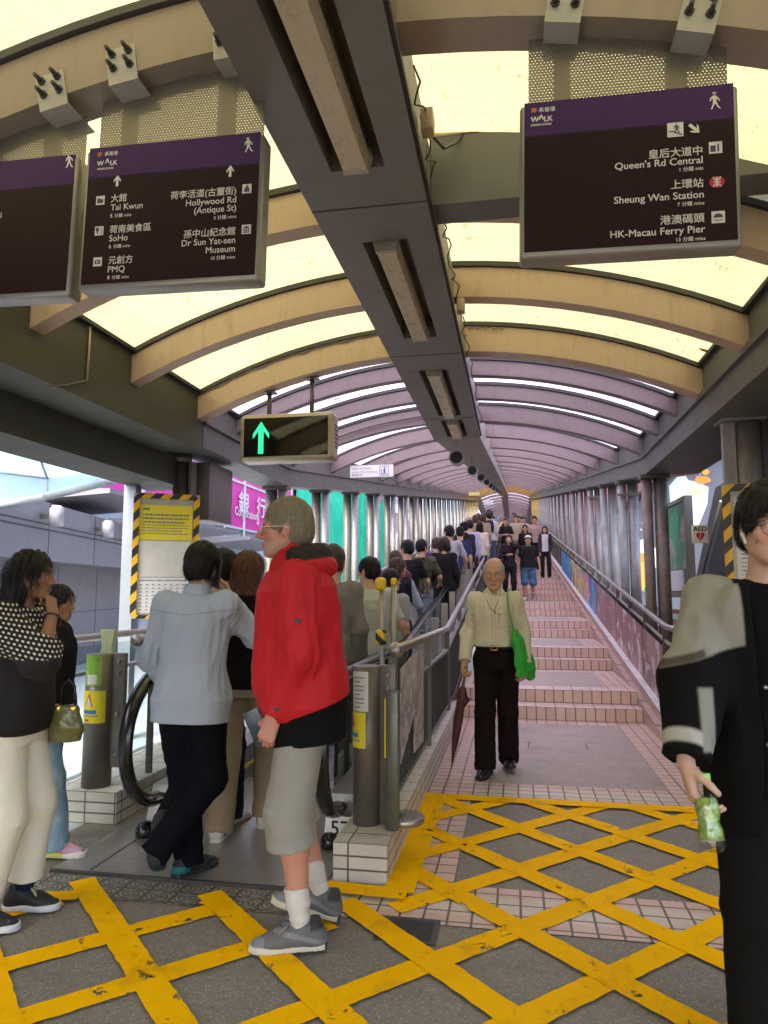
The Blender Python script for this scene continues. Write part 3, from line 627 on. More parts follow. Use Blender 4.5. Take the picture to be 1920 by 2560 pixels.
for (x, y, kind) in ((176, 625, 'folder'), (165, 889, 'food'), (152, 1156, 'camera'), (1442, 524, 'bag'), (1437, 875, 'museum')):
    b, p = icon(e, fn, *q1(x, y), .037); b.mat(m_navy); yy = p[1]-.001
    if kind == 'folder': poly_y(b, [(0, 0), (1, 0), (1, .8), (.5, .8), (.4, 1), (0, 1)], p[0], p[2]-.002, .025, .02, yy)
    elif kind == 'food': poly_y(b, [(.2, 0), (.45, 0), (.45, .35), (.62, .6), (.62, 1), (.0, 1), (.0, .6), (.2, .35)], p[0]-.003, p[2], .022, .026, yy); poly_y(b, SQ, p[0]+.0115, p[2], .003, .027, yy)
    elif kind == 'camera': poly_y(b, [(0, 0), (1, 0), (1, .8), (.7, .8), (.62, 1), (.38, 1), (.3, .8), (0, .8)], p[0], p[2], .024, .018, yy); b.mat(m_ink); poly_y(b, circ(14), p[0], p[2]-.001, .009, .009, yy-.001)
    elif kind == 'bag': poly_y(b, [(.05, 0), (.95, 0), (.88, .7), (.7, .7), (.66, 1), (.34, 1), (.3, .7), (.12, .7)], p[0], p[2], .023, .027, yy)
    else: poly_y(b, [(0, .68), (1, .68), (.5, 1)], p[0], p[2], .027, .027, yy); [poly_y(b, SQ, p[0]+(i-1)*.008, p[2]-.002, .0045, .012, yy) for i in range(3)]; poly_y(b, SQ, p[0], p[2]-.0115, .027, .004, yy)
    b.build('icon', None, e)
# right sign
q2 = lambda x, y: (1290+x/2.9625, 200+y/2.9625)
e, fn = sign_board(.042, .812, 2.636, 3.243, 'direction sign with the red station roundel and a diagonal arrow, right of the spine beam', (.075, .795, 3.53, 3.45), (.202, .67))
b = MB(); b.mat(m_ink); logo(b, e, fn, *q2(113, 240))
for (s, x, y, sz) in (('皇后大道中', 1388, 545, .0355), ("Queen's Rd Central", 1388, 612, .0355), ('1 分鐘 min', 1390, 662, .0175), ('上環站', 1392, 785, .0355), ('Sheung Wan Station', 1396, 868, .0355), ('7 分鐘 mins', 1397, 920, .0175), ('港澳碼頭', 1398, 1045, .0355), ('HK-Macau Ferry Pier', 1402, 1125, .0355), ('13 分鐘 mins', 1405, 1182, .0175)): T(b, e, fn, s, *q2(x, y), sz, 'RIGHT')
p = fn(*q2(1322, 360)); poly_y(b, ARUP, p[0], p[2], .036, .046, p[1], R_(-135))
p = fn(*q2(1468, 155)); poly_y(b, WALK, p[0], p[2], .05, .058, p[1]); p = fn(*q2(1468, 100)); poly_y(b, circ(12), p[0], p[2], .012, .012, p[1])
b.build('lettering', None, e)
b, p = icon(e, fn, *q2(1180, 368), .052); b.mat(m_navy); poly_y(b, WALK, p[0]+.003, p[2]+.004, .03, .034, p[1]-.001); poly_y(b, [(0, .5), (.3, .5), (1, 0), (1, .12), (.35, .62), (0, .62)], p[0], p[2]-.008, .042, .03, p[1]-.0015); b.build('icon', None, e)
b, p = icon(e, fn, *q2(1478, 500), .042); b.mat(m_navy); poly_y(b, [(.0, 0), (.5, 0), (.5, .75), (0, .75)], p[0], p[2], .034, .03, p[1]-.001); poly_y(b, [(.66, 0), (.82, 0), (.82, .9), (.66, .9)], p[0], p[2], .034, .03, p[1]-.001); b.build('icon', None, e)
b, p = icon(e, fn, *q2(1488, 755), .042, True); b.mat(m_ink); poly_y(b, SQ, p[0], p[2], .005, .034, p[1]-.001); poly_y(b, SQ, p[0], p[2], .022, .0045, p[1]-.0012)
for s in (1, -1):
    P = [(.0135*math.cos(a)*1.0, -s*.0185+s*.0135*math.sin(a)) for a in np.linspace(.12, math.pi-.12, 9)]; Q = [(u*.68, -s*.0185+(v+s*.0185)*.68) for u, v in P]
    for i in range(8): b.face([(p[0]+P[i][0], p[1]-.0014, p[2]+P[i][1]), (p[0]+P[i+1][0], p[1]-.0014, p[2]+P[i+1][1]), (p[0]+Q[i+1][0], p[1]-.0014, p[2]+Q[i+1][1]), (p[0]+Q[i][0], p[1]-.0014, p[2]+Q[i][1])])
b.build('icon', None, e)
b, p = icon(e, fn, *q2(1498, 1015), .042); b.mat(m_navy); poly_y(b, [(0, .3), (1, .3), (.9, .7), (.7, 1), (.3, 1), (.1, .7)], p[0], p[2]+.002, .032, .02, p[1]-.001); poly_y(b, SQ, p[0], p[2]-.011, .028, .0025, p[1]-.001); b.build('icon', None, e)
# sign cut by the left edge of the photo
e, fn = sign_board(-2.6, -1.80, 2.655, 3.275, 'direction sign with the walking figure, cut by the left edge of the photo', (-2.58, -1.815, 3.36, 3.47), (-2.34, -1.913))
b = MB(); b.mat(m_ink); p = fn(172, 402); poly_y(b, WALK, p[0], p[2], .05, .058, p[1]); p = fn(172, 387); poly_y(b, circ(12), p[0], p[2], .012, .012, p[1]); T(b, e, fn, 'l', 4, 545, .0355, 'RIGHT'); b.build('lettering', None, e)
# ================================================================== GREEN ARROW SIGN
e = empty('arrow_sign', (-2.03, 6.14, 2.60), 0, 'lit green up arrow display box hanging on two poles from the last cream rib', 'arrow sign')
b = MB(); b.rbox(-.46, .44, 0, .22, .0, .45, .045, seg=4); b.build('housing', M('sign box beige', (.46, .40, .28), .4, .3), e)
b = MB(); b.box(-.412, .392, -.004, .01, .045, .405); b.build('screen', M('black glossy screen', (.006, .006, .006), .05, spec=.6, var=0), e)
b = MB(); poly_y(b, [(.5, 1), (1, .62), (1, .47), (.66, .72), (.66, 0), (.34, 0), (.34, .72), (0, .47), (0, .62)], -.245, .22, .155, .30, -.0065); b.build('arrow', M('lit green arrow', (.02, .4, .16), .4, emit=(.012, .42, .16, .55)), e)
for x in (-.21, .205):
    b = MB(); b.tube([(x, .11, .45), (x, .11, 3.52+arc(-2.03+x-XC)-2.60+.01)], .022, 12); b.box(x-.06, x+.06, .05, .17, 3.535+arc(-2.03+x-XC)-2.6-.02, 3.535+arc(-2.03+x-XC)-2.6-.004); b.build('hanger_pole', m_post, e)
b = MB()
for i in range(6): b.box(.4405, .444, .05, .17, .12+i*.04, .135+i*.04)
b.build('vent', m_dark, e)
# small hanging signs farther in
def hang_sign(x0, y0, x1, y1, Y, label, col, text=True):
    p = on_y(x0, y1, Y); q = on_y(x1, y0, Y); wd, ht = q[0]-p[0], q[2]-p[2]
    e = empty('hanging_sign', ((p[0]+q[0])/2, Y, p[2]), 0, label, 'hanging sign'); b = MB(); b.box(-wd/2, wd/2, 0, .03, 0, ht); b.build('board', col, e)
    for s in (-.32, .32):
        b = MB(); x = (p[0]+q[0])/2+s*wd; zt = 3.54+arc(x-XC)+zoff(Y); b.tube([(s*wd, .015, ht), (s*wd, .015, zt-p[2])], .006, 6); b.build('rod', m_steel, e)
    return e, wd, ht
e, wd, ht = hang_sign(875, 1161, 983, 1194, 11.1, 'white hanging board with a blue handrail pictogram and grey writing above the escalator', m_white)
b = MB(); b.mat(M('grey ink', (.3, .28, .3), .6))
put_text(b, 'KEEP MOVING', .05, plane_y(-wd/2+.03, -.002, ht-.07)); put_text(b, 'HOLD THE HANDRAIL', .042, plane_y(-wd/2+.03, -.002, ht-.125)); put_text(b, '緊握扶手', .045, plane_y(-wd/2+.03, -.002, .02)); b.build('lettering', None, e)
b = MB(); mb_blue = M('pictogram blue', (.05, .12, .45), .5); b.mat(mb_blue); x = wd*.29
for (u0, u1, v0, v1) in ((-.075, .075, .02, .027), (-.075, .075, ht-.027, ht-.02), (-.075, -.068, .02, ht-.02), (.068, .075, .02, ht-.02), (-.01, .02, .06, .125), (-.005, .018, .13, .155), (-.05, -.04, .05, .12), (-.05, .05, .045, .055)): b.box(x+u0, x+u1, -.003, -.0005, v0, v1)
b.build('pictogram', mb_blue, e)
hang_sign(1172, 1230, 1199, 1239, 24.3, 'pale yellow hanging board far up above the escalator', M('yellow board', (.75, .66, .25), .5))
hang_sign(1209, 1250, 1233, 1262, 37.5, 'white hanging board far up the walkway, below the yellow one', m_white)
# ================================================================== PLINTHS AND BOLLARDS
def plinth(name, x0, x1, y0, y1, h, label):
    b = MB(); b.mat(m_wtile); b.face([(x0, y0, 0), (x1, y0, 0), (x1, y0, h), (x0, y0, h)]); b.face([(x0, y1, 0), (x1, y1, 0), (x1, y1, h), (x0, y1, h)])
    b.mat(m_wtileY); b.face([(x0, y0, 0), (x0, y1, 0), (x0, y1, h), (x0, y0, h)]); b.face([(x1, y0, 0), (x1, y1, 0), (x1, y1, h), (x1, y0, h)])
    b.mat(m_wtop); b.face([(x0, y0, h), (x1, y0, h), (x1, y1, h), (x0, y1, h)]); return b.build(name, None, None, label, 'plinth')
plinth('tiled_plinth', -.905, -.632, 3.56, 8.15, .19, 'long white tiled plinth carrying the middle bollard and the railing')
plinth('tiled_plinth', -2.88, -2.42, 4.14, 6.3, .19, 'chipped white tiled plinth under the left bollard')
m_stY = M('yellow sticker', (.78, .66, .02), .45, var=.05); m_stG = M('green sticker', (.25, .48, .06), .5, var=.25, scale=30); m_stW = M('white sticker', (.70, .68, .64), .5, var=.05)
m_tri = M('red triangle', (.5, .04, .03), .5); m_blue2 = M('sticker blue', (.05, .2, .45), .5); m_grey = M('grey print', (.18, .18, .19), .7)
def arc_patch(b, r, a0, a1, z0, z1, n=10):
    for i in range(n):
        t0, t1 = a0+(a1-a0)*i/n, a0+(a1-a0)*(i+1)/n
        b.face([(r*math.cos(t0), r*math.sin(t0), z0), (r*math.cos(t1), r*math.sin(t1), z0), (r*math.cos(t1), r*math.sin(t1), z1), (r*math.cos(t0), r*math.sin(t0), z1)], True)
def bollard(x, y, label, left):
    e = empty('bollard', (x, y, .19), 0, label, 'bollard'); r = .074 if not left else .09
    b = MB(); b.tube([(0, 0, 0), (0, 0, .825)], r, 32); b.build('post', m_post, e)
    b = MB(); b.rbox(r-.01, r+.085, -.015, .025, .0 if not left else .12, .83, .004); f = b.build('side_plate', m_post, e)
    for z in (.78, .71, .45, .2):
        t = MB(); t.tube([(r+.045, -.016, z), (r+.045, -.028, z)], [.013, .009], 10); t.build('bolt', m_steel, f)
    a = -math.pi/2
    if left:
        b = MB(); arc_patch(b, r+.002, a-.75, a+.62, .63, .82); g = b.build('green_sticker', m_stG, e)
        b = MB(); arc_patch(b, r+.003, a-.42, a+.3, .64, .70); b.build('print', m_stW, g)
        b = MB(); arc_patch(b, r+.003, a-.95, a+.95, .40, .60); s = b.build('yellow_sticker', m_stY, e)
        b = MB(); b.mat(m_tri); b.face([Vector(((r+.005)*math.cos(a+t), (r+.005)*math.sin(a+t), z)) for t, z in ((-.55, .50), (.12, .50), (-.2, .585))]); b.mat(m_stW); b.face([Vector(((r+.006)*math.cos(a+t), (r+.006)*math.sin(a+t), z)) for t, z in ((-.42, .507), (.0, .507), (-.2, .567))]); b.mat(m_blue2)
        arc_patch(b, r+.0045, a-.7, a+.35, .458, .482, 6); arc_patch(b, r+.0045, a-.7, a+.5, .442, .448, 6); b.mat(m_tri); arc_patch(b, r+.0045, a-.5, a-.15, .412, .424, 4); b.build('print', None, s)
    else:
        b = MB(); arc_patch(b, r+.002, a-1.2, a+.28, .59, .80); s = b.build('white_sticker', m_stW, e)
        b = MB(); [arc_patch(b, r+.0035, a-.9, a+(.0 if i % 3 else -.3), .61+i*.022, .616+i*.022, 5) for i in range(8)]; b.build('print', m_grey, s)
        b = MB(); arc_patch(b, r+.003, a-1.3, a+.1, .40, .585); s = b.build('yellow_sticker', m_stY, e)
        b = MB(); b.mat(m_tri); b.face([Vector(((r+.005)*math.cos(a+t), (r+.005)*math.sin(a+t), z)) for t, z in ((-1.25, .50), (-.7, .50), (-.98, .57))]); b.mat(m_blue2); arc_patch(b, r+.0045, a-1.2, a-.45, .455, .478, 5); arc_patch(b, r+.0045, a-1.2, a-.3, .435, .441, 5); b.build('print', None, s)
bollard(-.80, 3.87, 'steel bollard with white and yellow stickers on the tiled plinth beside the red jacket', False)
bollard(-2.64, 4.27, 'steel bollard with green and yellow stickers on the left plinth', True)
# barrier post with a round base on the plinth edge
e = empty('barrier_stand', (-.60, 3.9, .195), 0, 'green grey channel post on a round chrome base, leaning out over the plinth edge', 'barrier post')
b = MB(); b.tube([(.0, 0, .0), (0, 0, .005), (0, 0, .03), (0, 0, .035)], [.10, .105, .105, .098], 32); b.build('base', m_steel, e)
b = MB(); b.rbox(-.075, -.01, -.15, -.09, .0, .70, .006); b.rbox(-.03, .0, -.10, .0, .02, .045, .004); b.build('channel', M('green grey metal', (.14, .15, .125), .4, .6), e)
b = MB(); b.box(-.083, -.076, -.145, -.095, .36, .66); b.build('yellow_tape', m_stY, e)
# chrome stand with yellow caps and a hazard box
e = empty('gate_stand', (-.86, 4.75, .19), 0, 'pair of chrome tubes with yellow caps and a striped box, above the middle bollard', 'gate stand')
for x in (-.02, .06):
    b = MB(); b.tube([(x, 0, 0), (x, 0, 1.27)], .02, 12); b.build('tube', m_steel, e)
b = MB(); b.rbox(-.065, .005, -.04, .04, 1.23, 1.32, .025, seg=3); b.rbox(.04, .08, -.025, .025, 1.265, 1.315, .012); b.build('yellow_cap', M('yellow plastic', (.8, .48, .01), .4), e)
b = MB(); b.rbox(-.06, .005, -.04, .04, .87, .97, .012); b.build('hazard_box', M_stripe('hazard box stripes', m_hazY, m_hazK, .1), e)
# ================================================================== RAILING between escalator and stairs
def path_rail(mb, x, pts, r, n=12): mb.tube([(x, p[0], p[1]) for p in pts], r, n)
def line(y, zl, yk): return zl+ZS*max(0, y-yk)
e = empty('railing', (-.70, 4.2, .19), 0, 'steel railing with dark bars and a chrome ball end between escalator and stairs', 'railing'); off = Vector((.70, -4.2, -.19))
def sub(mb): mb.bm.transform(Matrix.Translation(off)); return mb
b = MB(); path_rail(b, -.70, [(4.25, 1.07), (7.5, 1.02), (62, line(62, 1.05, 7.5))], .030); sub(b).build('handrail', m_steel, e)
b = MB(); b.ball((-.70, 4.2, 1.072), .048); sub(b).build('ball_end', m_steel, e)
b = MB(); path_rail(b, -.70, [(4.4, .80), (7.45, .80), (62, line(62, .80, 7.45))], .022); sub(b).build('lower_rail', m_post, e)
b = MB(); path_rail(b, -.70, [(4.05, .24), (8.2, .24), (62, line(62, .24, 8.2))], .014, 6); sub(b).build('bottom_rail', m_post, e)
b = MB(); y = 4.1
while y < 40:
    b.box(-.707, -.693, y-.007, y+.007, line(y, .24, 8.2), line(y, .80, 7.45)); y += .095
sub(b).build('baluster_grille', M('dark green grey bars', (.035, .04, .036), .55), e)
y = 4.12
while y < 60:
    b = MB(); b.box(-.725, -.675, y-.012, y+.012, line(y, .185, 8.2), line(y, 1.04, 7.5)); sub(b).build('rail_post', m_post, e); y += 1.75 if y > 7 else 1.68
def poster(name, pts, x, m, label, cat='poster', th=.006):
    b = MB(); Vv = [(x, p[0], p[1]) for p in pts]; n = len(Vv)
    A = [b.bm.verts.new(v) for v in Vv]; B = [b.bm.verts.new((v[0]+th, v[1], v[2])) for v in Vv]
    b.bm.faces.new(A); b.bm.faces.new(B[::-1])
    for i in range(n): b.bm.faces.new((A[(i+1) % n], A[i], B[i], B[(i+1) % n]))
    return b.build(name, m, None, label, cat)

def mural(name, base, a, c2, sc=3.):
    m, nt, N, L, bb = new_mat(name); n = noise(nt, sc, 2, .4); n2 = noise(nt, sc*1.7, 3, .5)
    c = mixc(nt, ramp(nt, n, .46, .52), base, a); c = mixc(nt, ramp(nt, n2, .56, .6), c, c2); L.new(c, bb.inputs['Base Color']); bb.inputs['Roughness'].default_value = .5; return m
m_pos = mural('faded poster print', (.44, .38, .36), (.26, .23, .23), (.58, .50, .48), 8.)
poster('poster', [(4.2, .42), (4.72, .60), (4.74, 1.0), (4.2, .96)], -.672, m_pos, 'faded torn poster tied to the railing behind the middle bollard')
poster('poster', [(4.76, .36), (5.25, .34), (5.28, 1.0), (4.76, 1.0)], -.672, m_pos, 'long faded poster tied to the railing, right of the torn one')
# ================================================================== RAILING on the right
e = empty('railing', (1.5, 6, 0), 0, 'steel handrail and railing climbing beside the stairs, hung with banners', 'railing'); off = Vector((-1.5, -6, 0))
b = MB(); path_rail(b, 1.5, [(5.2, 1.05), (7.62, 1.05), (62, line(62, 1.05, 7.62))], .03); sub(b).build('handrail', m_steel, e)
b = MB(); path_rail(b, 1.52, [(5.2, .86), (7.62, .88), (62, line(62, .88, 7.62))], .02, 8); sub(b).build('lower_rail', m_steel, e)
b = MB(); y = 5.3
while y < 40: b.box(1.513, 1.527, y-.007, y+.007, line(y, .1, 8.2), line(y, .87, 7.62)); y += .1
sub(b).build('baluster_grille', bpy.data.materials['dark green grey bars'], e)
y = 5.6
while y < 60:
    b = MB(); b.box(1.49, 1.54, y-.012, y+.012, line(y, .03, 8.2), line(y, 1.03, 7.62)); sub(b).build('rail_post', m_post, e); y += 1.1
BAN = [(7.75, 8.9, (.20, .115, .11), (.30, .19, .18), (.5, .42, .42), 'plain brown end banner on the right railing, nearest banner'), (8.95, 11.1, (.26, .14, .14), (.36, .22, .21), (.60, .52, .52), 'dusky pink banner with white tree shapes on the right railing'), (11.15, 13.6, (.25, .13, .15), (.32, .18, .19), (.42, .30, .3), 'dusky pink banner with lines of writing, second pink one up'),
       (13.7, 14.9, (.02, .16, .42), (.05, .32, .6), (.7, .2, .12), 'blue mural banner with a red figure on the right railing'), (14.95, 16.0, (.55, .25, .2), (.2, .3, .5), (.75, .55, .2), 'multi coloured mural banner between the blue banners'), (16.05, 17.6, (.75, .6, .08), (.2, .35, .5), (.7, .15, .1), 'yellow mural banner on the right railing'), (17.7, 19.4, (.05, .12, .3), (.65, .5, .15), (.1, .3, .5), 'dark blue and ochre banner on the right railing'), (19.5, 23, (.03, .2, .5), (.1, .4, .65), (.03, .12, .35), 'long plain blue banner, farthest up the right railing')]
for (a, c, c1, c2, c3, lab) in BAN:
    poster('banner', [(a, line(a, .17, 8.2)), (c, line(c, .17, 8.2)), (c, line(c, .83, 7.62)), (a, line(a, .83, 7.62))], 1.478, mural('banner print', c1, c2, c3, 2.4), lab, 'banner')
# writing-like bands on the near banners are only tone; white notice low on the railing
poster('poster', [(6.75, .32), (7.2, .30), (7.22, .88), (6.75, .9)], 1.477, mural('notice print', (.55, .48, .5), (.72, .68, .68), (.3, .24, .27), 9), 'white picture notice fixed low on the right railing, nearest the black jacket')

# handrail on the outer side of the escalator
e = empty('railing', (-2.47, 4.4, .19), 0, 'steel handrail with a round end starting behind the left bollard, outside the escalator', 'railing'); off = Vector((2.47, -4.4, -.19))
b = MB(); path_rail(b, -2.47, [(4.42, 1.09), (7.3, 1.07), (62, line(62, 1.07, 7.3))], .032); b.ball((-2.47, 4.40, 1.09), .045, (1, .5, 1)); sub(b).build('handrail', m_steel, e)
b = MB(); path_rail(b, -2.47, [(4.6, .82), (7.3, .82), (62, line(62, .82, 7.3))], .018, 8); sub(b).build('lower_rail', m_post, e)
y = 4.62
while y < 60:
    b = MB(); b.box(-2.49, -2.45, y-.012, y+.012, line(y, .185, 8.2), line(y, 1.06, 7.3)); sub(b).build('rail_post', m_post, e); y += 1.9
# ================================================================== ESCALATOR
m_rub = M('black handrail rubber', (.012, .012, .013), .22, var=.1, spec=.6); m_brass = M('brass edge', (.42, .36, .22), .35, .8)
esc = empty('escalator', (-1.55, 4.2, 0), 0, 'escalator with black handrails and glass sides climbing left of the stairs', 'escalator')
def sub2(mb): mb.bm.transform(Matrix.Translation((1.55, -4.2, 0))); return mb
m_plate = M('steel landing plate', (.40, .385, .36), .38, .75, var=.1, scale=20, dirt=(.2, .18, .16), dscale=3, damt=.5, stretch=(1, 12, 1))
b = MB(); b.box(-2.35, -.93, 3.44, 5.3, .001, .012); sub2(b).build('landing_plate', m_plate, esc)
b = MB(); b.box(-2.35, -.93, 3.415, 3.437, .001, .014); b.box(-2.15, -2.14, 3.45, 4.6, .0125, .0135); sub2(b).build('plate_edge', m_dark, esc)
EY = 6.3
def ze(y): return ZS*1.04*max(0, y-EY)
m_step = M('ribbed escalator step', (.12, .12, .12), .4, .7, bmp=.0)
b = MB(); y = 5.3
while y < 62:
    za = ze(y); b.box(-2.02, -1.08, y, y+.39, za-.3, za+.004); y += .4
sub2(b).build('step_band', m_step, esc)
for x in (-2.10, -1.0):
    inner = 1 if x < -1.5 else -1
    pts = [(4.10, .20)]
    for i in range(0, 17): a = -math.pi/2-math.pi*i/16; pts.append((4.04+.38*math.cos(a), .57+.38*math.sin(a)))
    pts += [(EY-.4, .94), (EY, .945), (EY+.4, .96)]+[(62, .94+ze(62))]
    b = MB(); b.tube([(x, p[0], p[1]) for p in pts], .024, 14, up=(1, 0, 0), flat=1.75); h = sub2(b).build('handrail', m_rub, esc)
    pi_ = [(4.04+.345*math.cos(-math.pi/2-math.pi*i/16), .57+.335*math.sin(-math.pi/2-math.pi*i/16)) for i in range(17)]+[(EY, .905), (62, .905+ze(62))]
    b = MB(); b.tube([(x, p[0], p[1]) for p in pi_], .011, 8, up=(1, 0, 0), flat=2.2); sub2(b).build('newel_profile', m_brass, esc)
    gp = [(4.04+.335*math.cos(-math.pi/2-math.pi*i/16), .57+.325*math.sin(-math.pi/2-math.pi*i/16)) for i in range(17)]+[(EY, .895), (62, .895+ze(62)), (62, .27+ze(62)), (EY, .27)]
    b = MB(); A = [b.bm.verts.new((x, p[0], p[1])) for p in gp]; b.bm.faces.new(A); sub2(b).build('glass_panel', m_glass, esc)
    b = MB(); b.hexa([(x-.09, 4.06, .0), (x+.09, 4.06, .0), (x+.09, EY, .0), (x-.09, EY, .0), (x-.09, 4.16, .25), (x+.09, 4.16, .25), (x+.09, EY, .26), (x-.09, EY, .26)])
    b.hexa([(x-.09, EY, -.3), (x+.09, EY, -.3), (x+.09, 62, -.3+ze(62)), (x-.09, 62, -.3+ze(62)), (x-.09, EY, .26), (x+.09, EY, .26), (x+.09, 62, .26+ze(62)), (x-.09, 62, .26+ze(62))])
    sub2(b).build('skirt_panel', m_plate, esc)
    b = MB(); xx = x+inner*.095; b.hexa([(xx-.004, 5.0, .10), (xx+.004, 5.0, .10), (xx+.004, EY, .10), (xx-.004, EY, .10), (xx-.004, 5.0, .125), (xx+.004, 5.0, .125), (xx+.004, EY, .125), (xx-.004, EY, .125)])
    b.hexa([(xx-.004, EY, .10), (xx+.004, EY, .10), (xx+.004, 40, .1+ze(40)), (xx-.004, 40, .1+ze(40)), (xx-.004, EY, .125), (xx+.004, EY, .125), (xx+.004, 40, .125+ze(40)), (xx-.004, 40, .125+ze(40))])
    sub2(b).build('skirt_brush', M('yellow skirt brush', (.6, .48, .1), .6), esc)
# decking between escalator and stairs railing with its short posts
b = MB(); b.hexa([(-.905, 6.2, .12), (-.74, 6.2, .12), (-.74, 62, .12+ze(62)), (-.905, 62, .12+ze(62)), (-.905, 6.2, .30), (-.74, 6.2, .30), (-.74, 62, .30+ze(62)), (-.905, 62, .30+ze(62))]); sub2(b).build('side_deck', m_cap, esc)
y = 7.0
while y < 40:
    b = MB(); b.box(-.935, -.86, y-.05, y+.05, .3+ze(y), .88+ze(y)); sub2(b).build('deck_post', m_steel, esc); y += 1.15
for (x, y) in ((-2.13, 3.97), (-1.03, 3.99)):
    b = MB(); b.ball((0, 0, .03), .055, (1, 1.15, .95)); b.tube([(0, 0, 0), (0, 0, .03)], .055, 16); o = b.build('floor_stop', m_rub, None, 'black rubber dome on the landing plate by the %s escalator handrail' % ('left' if x < -1.5 else 'right'), 'rubber stop', 'black rubber domes'); o.location = (x, y, .0125)
b = MB(); b.box(-.09, .09, -.002, 0, 0, .12); o = b.build('number_plate', m_white, None, 'white plate reading 57 beside the escalator, behind the plinth', 'number plate'); o.location = (-.96, 3.98, .06)
b = MB(); put_text(b, '57', .11, plane_y(-.07, -.004, .02), 'LEFT', .02); b.build('lettering', m_black, o)
# ornamental iron strip before the landing
m_orn, nt, N, L, bb = new_mat('ornamental iron tile')
tc = nd(nt, 'ShaderNodeTexCoord'); sp = nd(nt, 'ShaderNodeSeparateXYZ'); L.new(tc.outputs['Object'], sp.inputs[0])
u = mth(nt, 'SUBTRACT', mth(nt, 'FRACT', mth(nt, 'DIVIDE', mth(nt, 'ADD', sp.outputs[0], 5), .142)), .5); v = mth(nt, 'SUBTRACT', mth(nt, 'FRACT', mth(nt, 'DIVIDE', mth(nt, 'ADD', sp.outputs[1], 5-.017), .112)), .5)
r = mth(nt, 'SQRT', mth(nt, 'ADD', mth(nt, 'MULTIPLY', u, u), mth(nt, 'MULTIPLY', v, v))); an = mth(nt, 'ARCTAN2', v, u)
w1 = mth(nt, 'SINE', mth(nt, 'ADD', mth(nt, 'MULTIPLY', r, 38.), mth(nt, 'MULTIPLY', an, 2.))); pet = mth(nt, 'SINE', mth(nt, 'MULTIPLY', an, 4.))
edge = mth(nt, 'GREATER_THAN', mth(nt, 'MAXIMUM', mth(nt, 'ABSOLUTE', u), mth(nt, 'ABSOLUTE', v)), .455); pat = mth(nt, 'GREATER_THAN', mth(nt, 'ADD', w1, mth(nt, 'MULTIPLY', pet, .6)), .1)
c = mixc(nt, pat, (.10, .092, .075), (.34, .315, .26)); c = mixc(nt, edge, c, (.075, .065, .055)); c = mixc(nt, mth(nt, 'MULTIPLY', ramp(nt, noise(nt, 8, 6), .4, .7), .5), c, (.1, .085, .065))
L.new(c, bb.inputs['Base Color']); bb.inputs['Roughness'].default_value = .5; bump(nt, bb, pat, .4, .004)
b = MB(); sheet(b, -2.62, -.95, 3.177, 3.40, .004); b.build('ornamental_paving', m_orn, kind='structure')
b = MB(); b.mat(m_dark); b.box(-.13, .13, -.11, .11, .001, .006); b.mat(M('manhole iron', (.035, .033, .03), .5, .4, bmp=.5, bscale=45)); b.box(-.105, .105, -.085, .085, .006, .0075)
o = b.build('drain_cover', None, None, 'square black drain cover in the floor right of the grey shoe', 'drain cover'); o.location = (-.47, 3.13, .0)
# ================================================================== NOTICE BOARDS
m_haz = M_stripe('hazard stripes', m_hazY, m_hazK, .17, (1, 0, -1))
m_sheetp = M('paper in plastic sleeve', (.60, .59, .56), .18, var=.12, scale=6, spec=.7); m_paper = M('white paper', (.70, .70, .72), .5, var=.03)
m_nyel = M('yellow notice', (.80, .68, .03), .35, var=.06)
def lines(b, x0, x1, z0, z1, n, th, y, seed, jag=True):
    rg = random.Random(seed)
    for i in range(n):
        z = z1-(z1-z0)*i/max(1, n-1); x = x0; xe = x1-(rg.uniform(0, .3)*(x1-x0) if jag and i % 3 == 2 else 0)
        while x < xe:
            wl = rg.uniform(.008, .035)
            b.face([(x, y, z), (min(xe, x+wl), y, z), (min(xe, x+wl), y, z+th), (x, y, z+th)]); x += wl+.006
def notice_board(loc, rz, w, h, label, layout):
    e = empty('notice_board', loc, rz, label, 'notice board'); t = .055
    b = MB(); b.box(-w/2, w/2, 0, .02, 0, h); b.build('board', M('notice backing', (.5, .49, .45), .5), e)
    b = MB(); c = .05
    fr = [(-w/2+c, 0), (w/2-c, 0), (w/2, c), (w/2, h-c), (w/2-c, h), (-w/2+c, h), (-w/2, h-c), (-w/2, c)]
    inn = [(-w/2+t, t*.6), (w/2-t, t*.6), (w/2-t, t*.6), (w/2-t, h-t*.9), (w/2-t, h-t*.9), (-w/2+t, h-t*.9), (-w/2+t, h-t*.9), (-w/2+t, t*.6)]
    y0, y1 = -.03, .024; n = 8
    for i in range(n):
        j = (i+1) % n; a, bq, cq, d = fr[i], fr[j], inn[j], inn[i]
        q = [a, bq, cq, d] if cq != d else [a, bq, cq]
        b.face([(p[0], y0, p[1]) for p in q]); b.face([(a[0], y0, a[1]), (bq[0], y0, bq[1]), (bq[0], y1, bq[1]), (a[0], y1, a[1])])
        if cq != d: b.face([(d[0], y0, d[1]), (cq[0], y0, cq[1]), (cq[0], y1, cq[1]), (d[0], y1, d[1])])
    b.build('hazard_frame', m_haz, e)
    for (nm, mat, x0, x1, z0, z1, txt) in layout:
        b = MB(); b.box(x0, x1, -.008, -.001, z0, z1); s = b.build(nm, mat, e)
        b = MB(); txt(b, x0, x1, z0, z1)
        if len(b.bm.faces): b.build('print', m_grey, s)
        else: b.bm.free()
    return e
W, Hh = .60, 1.17
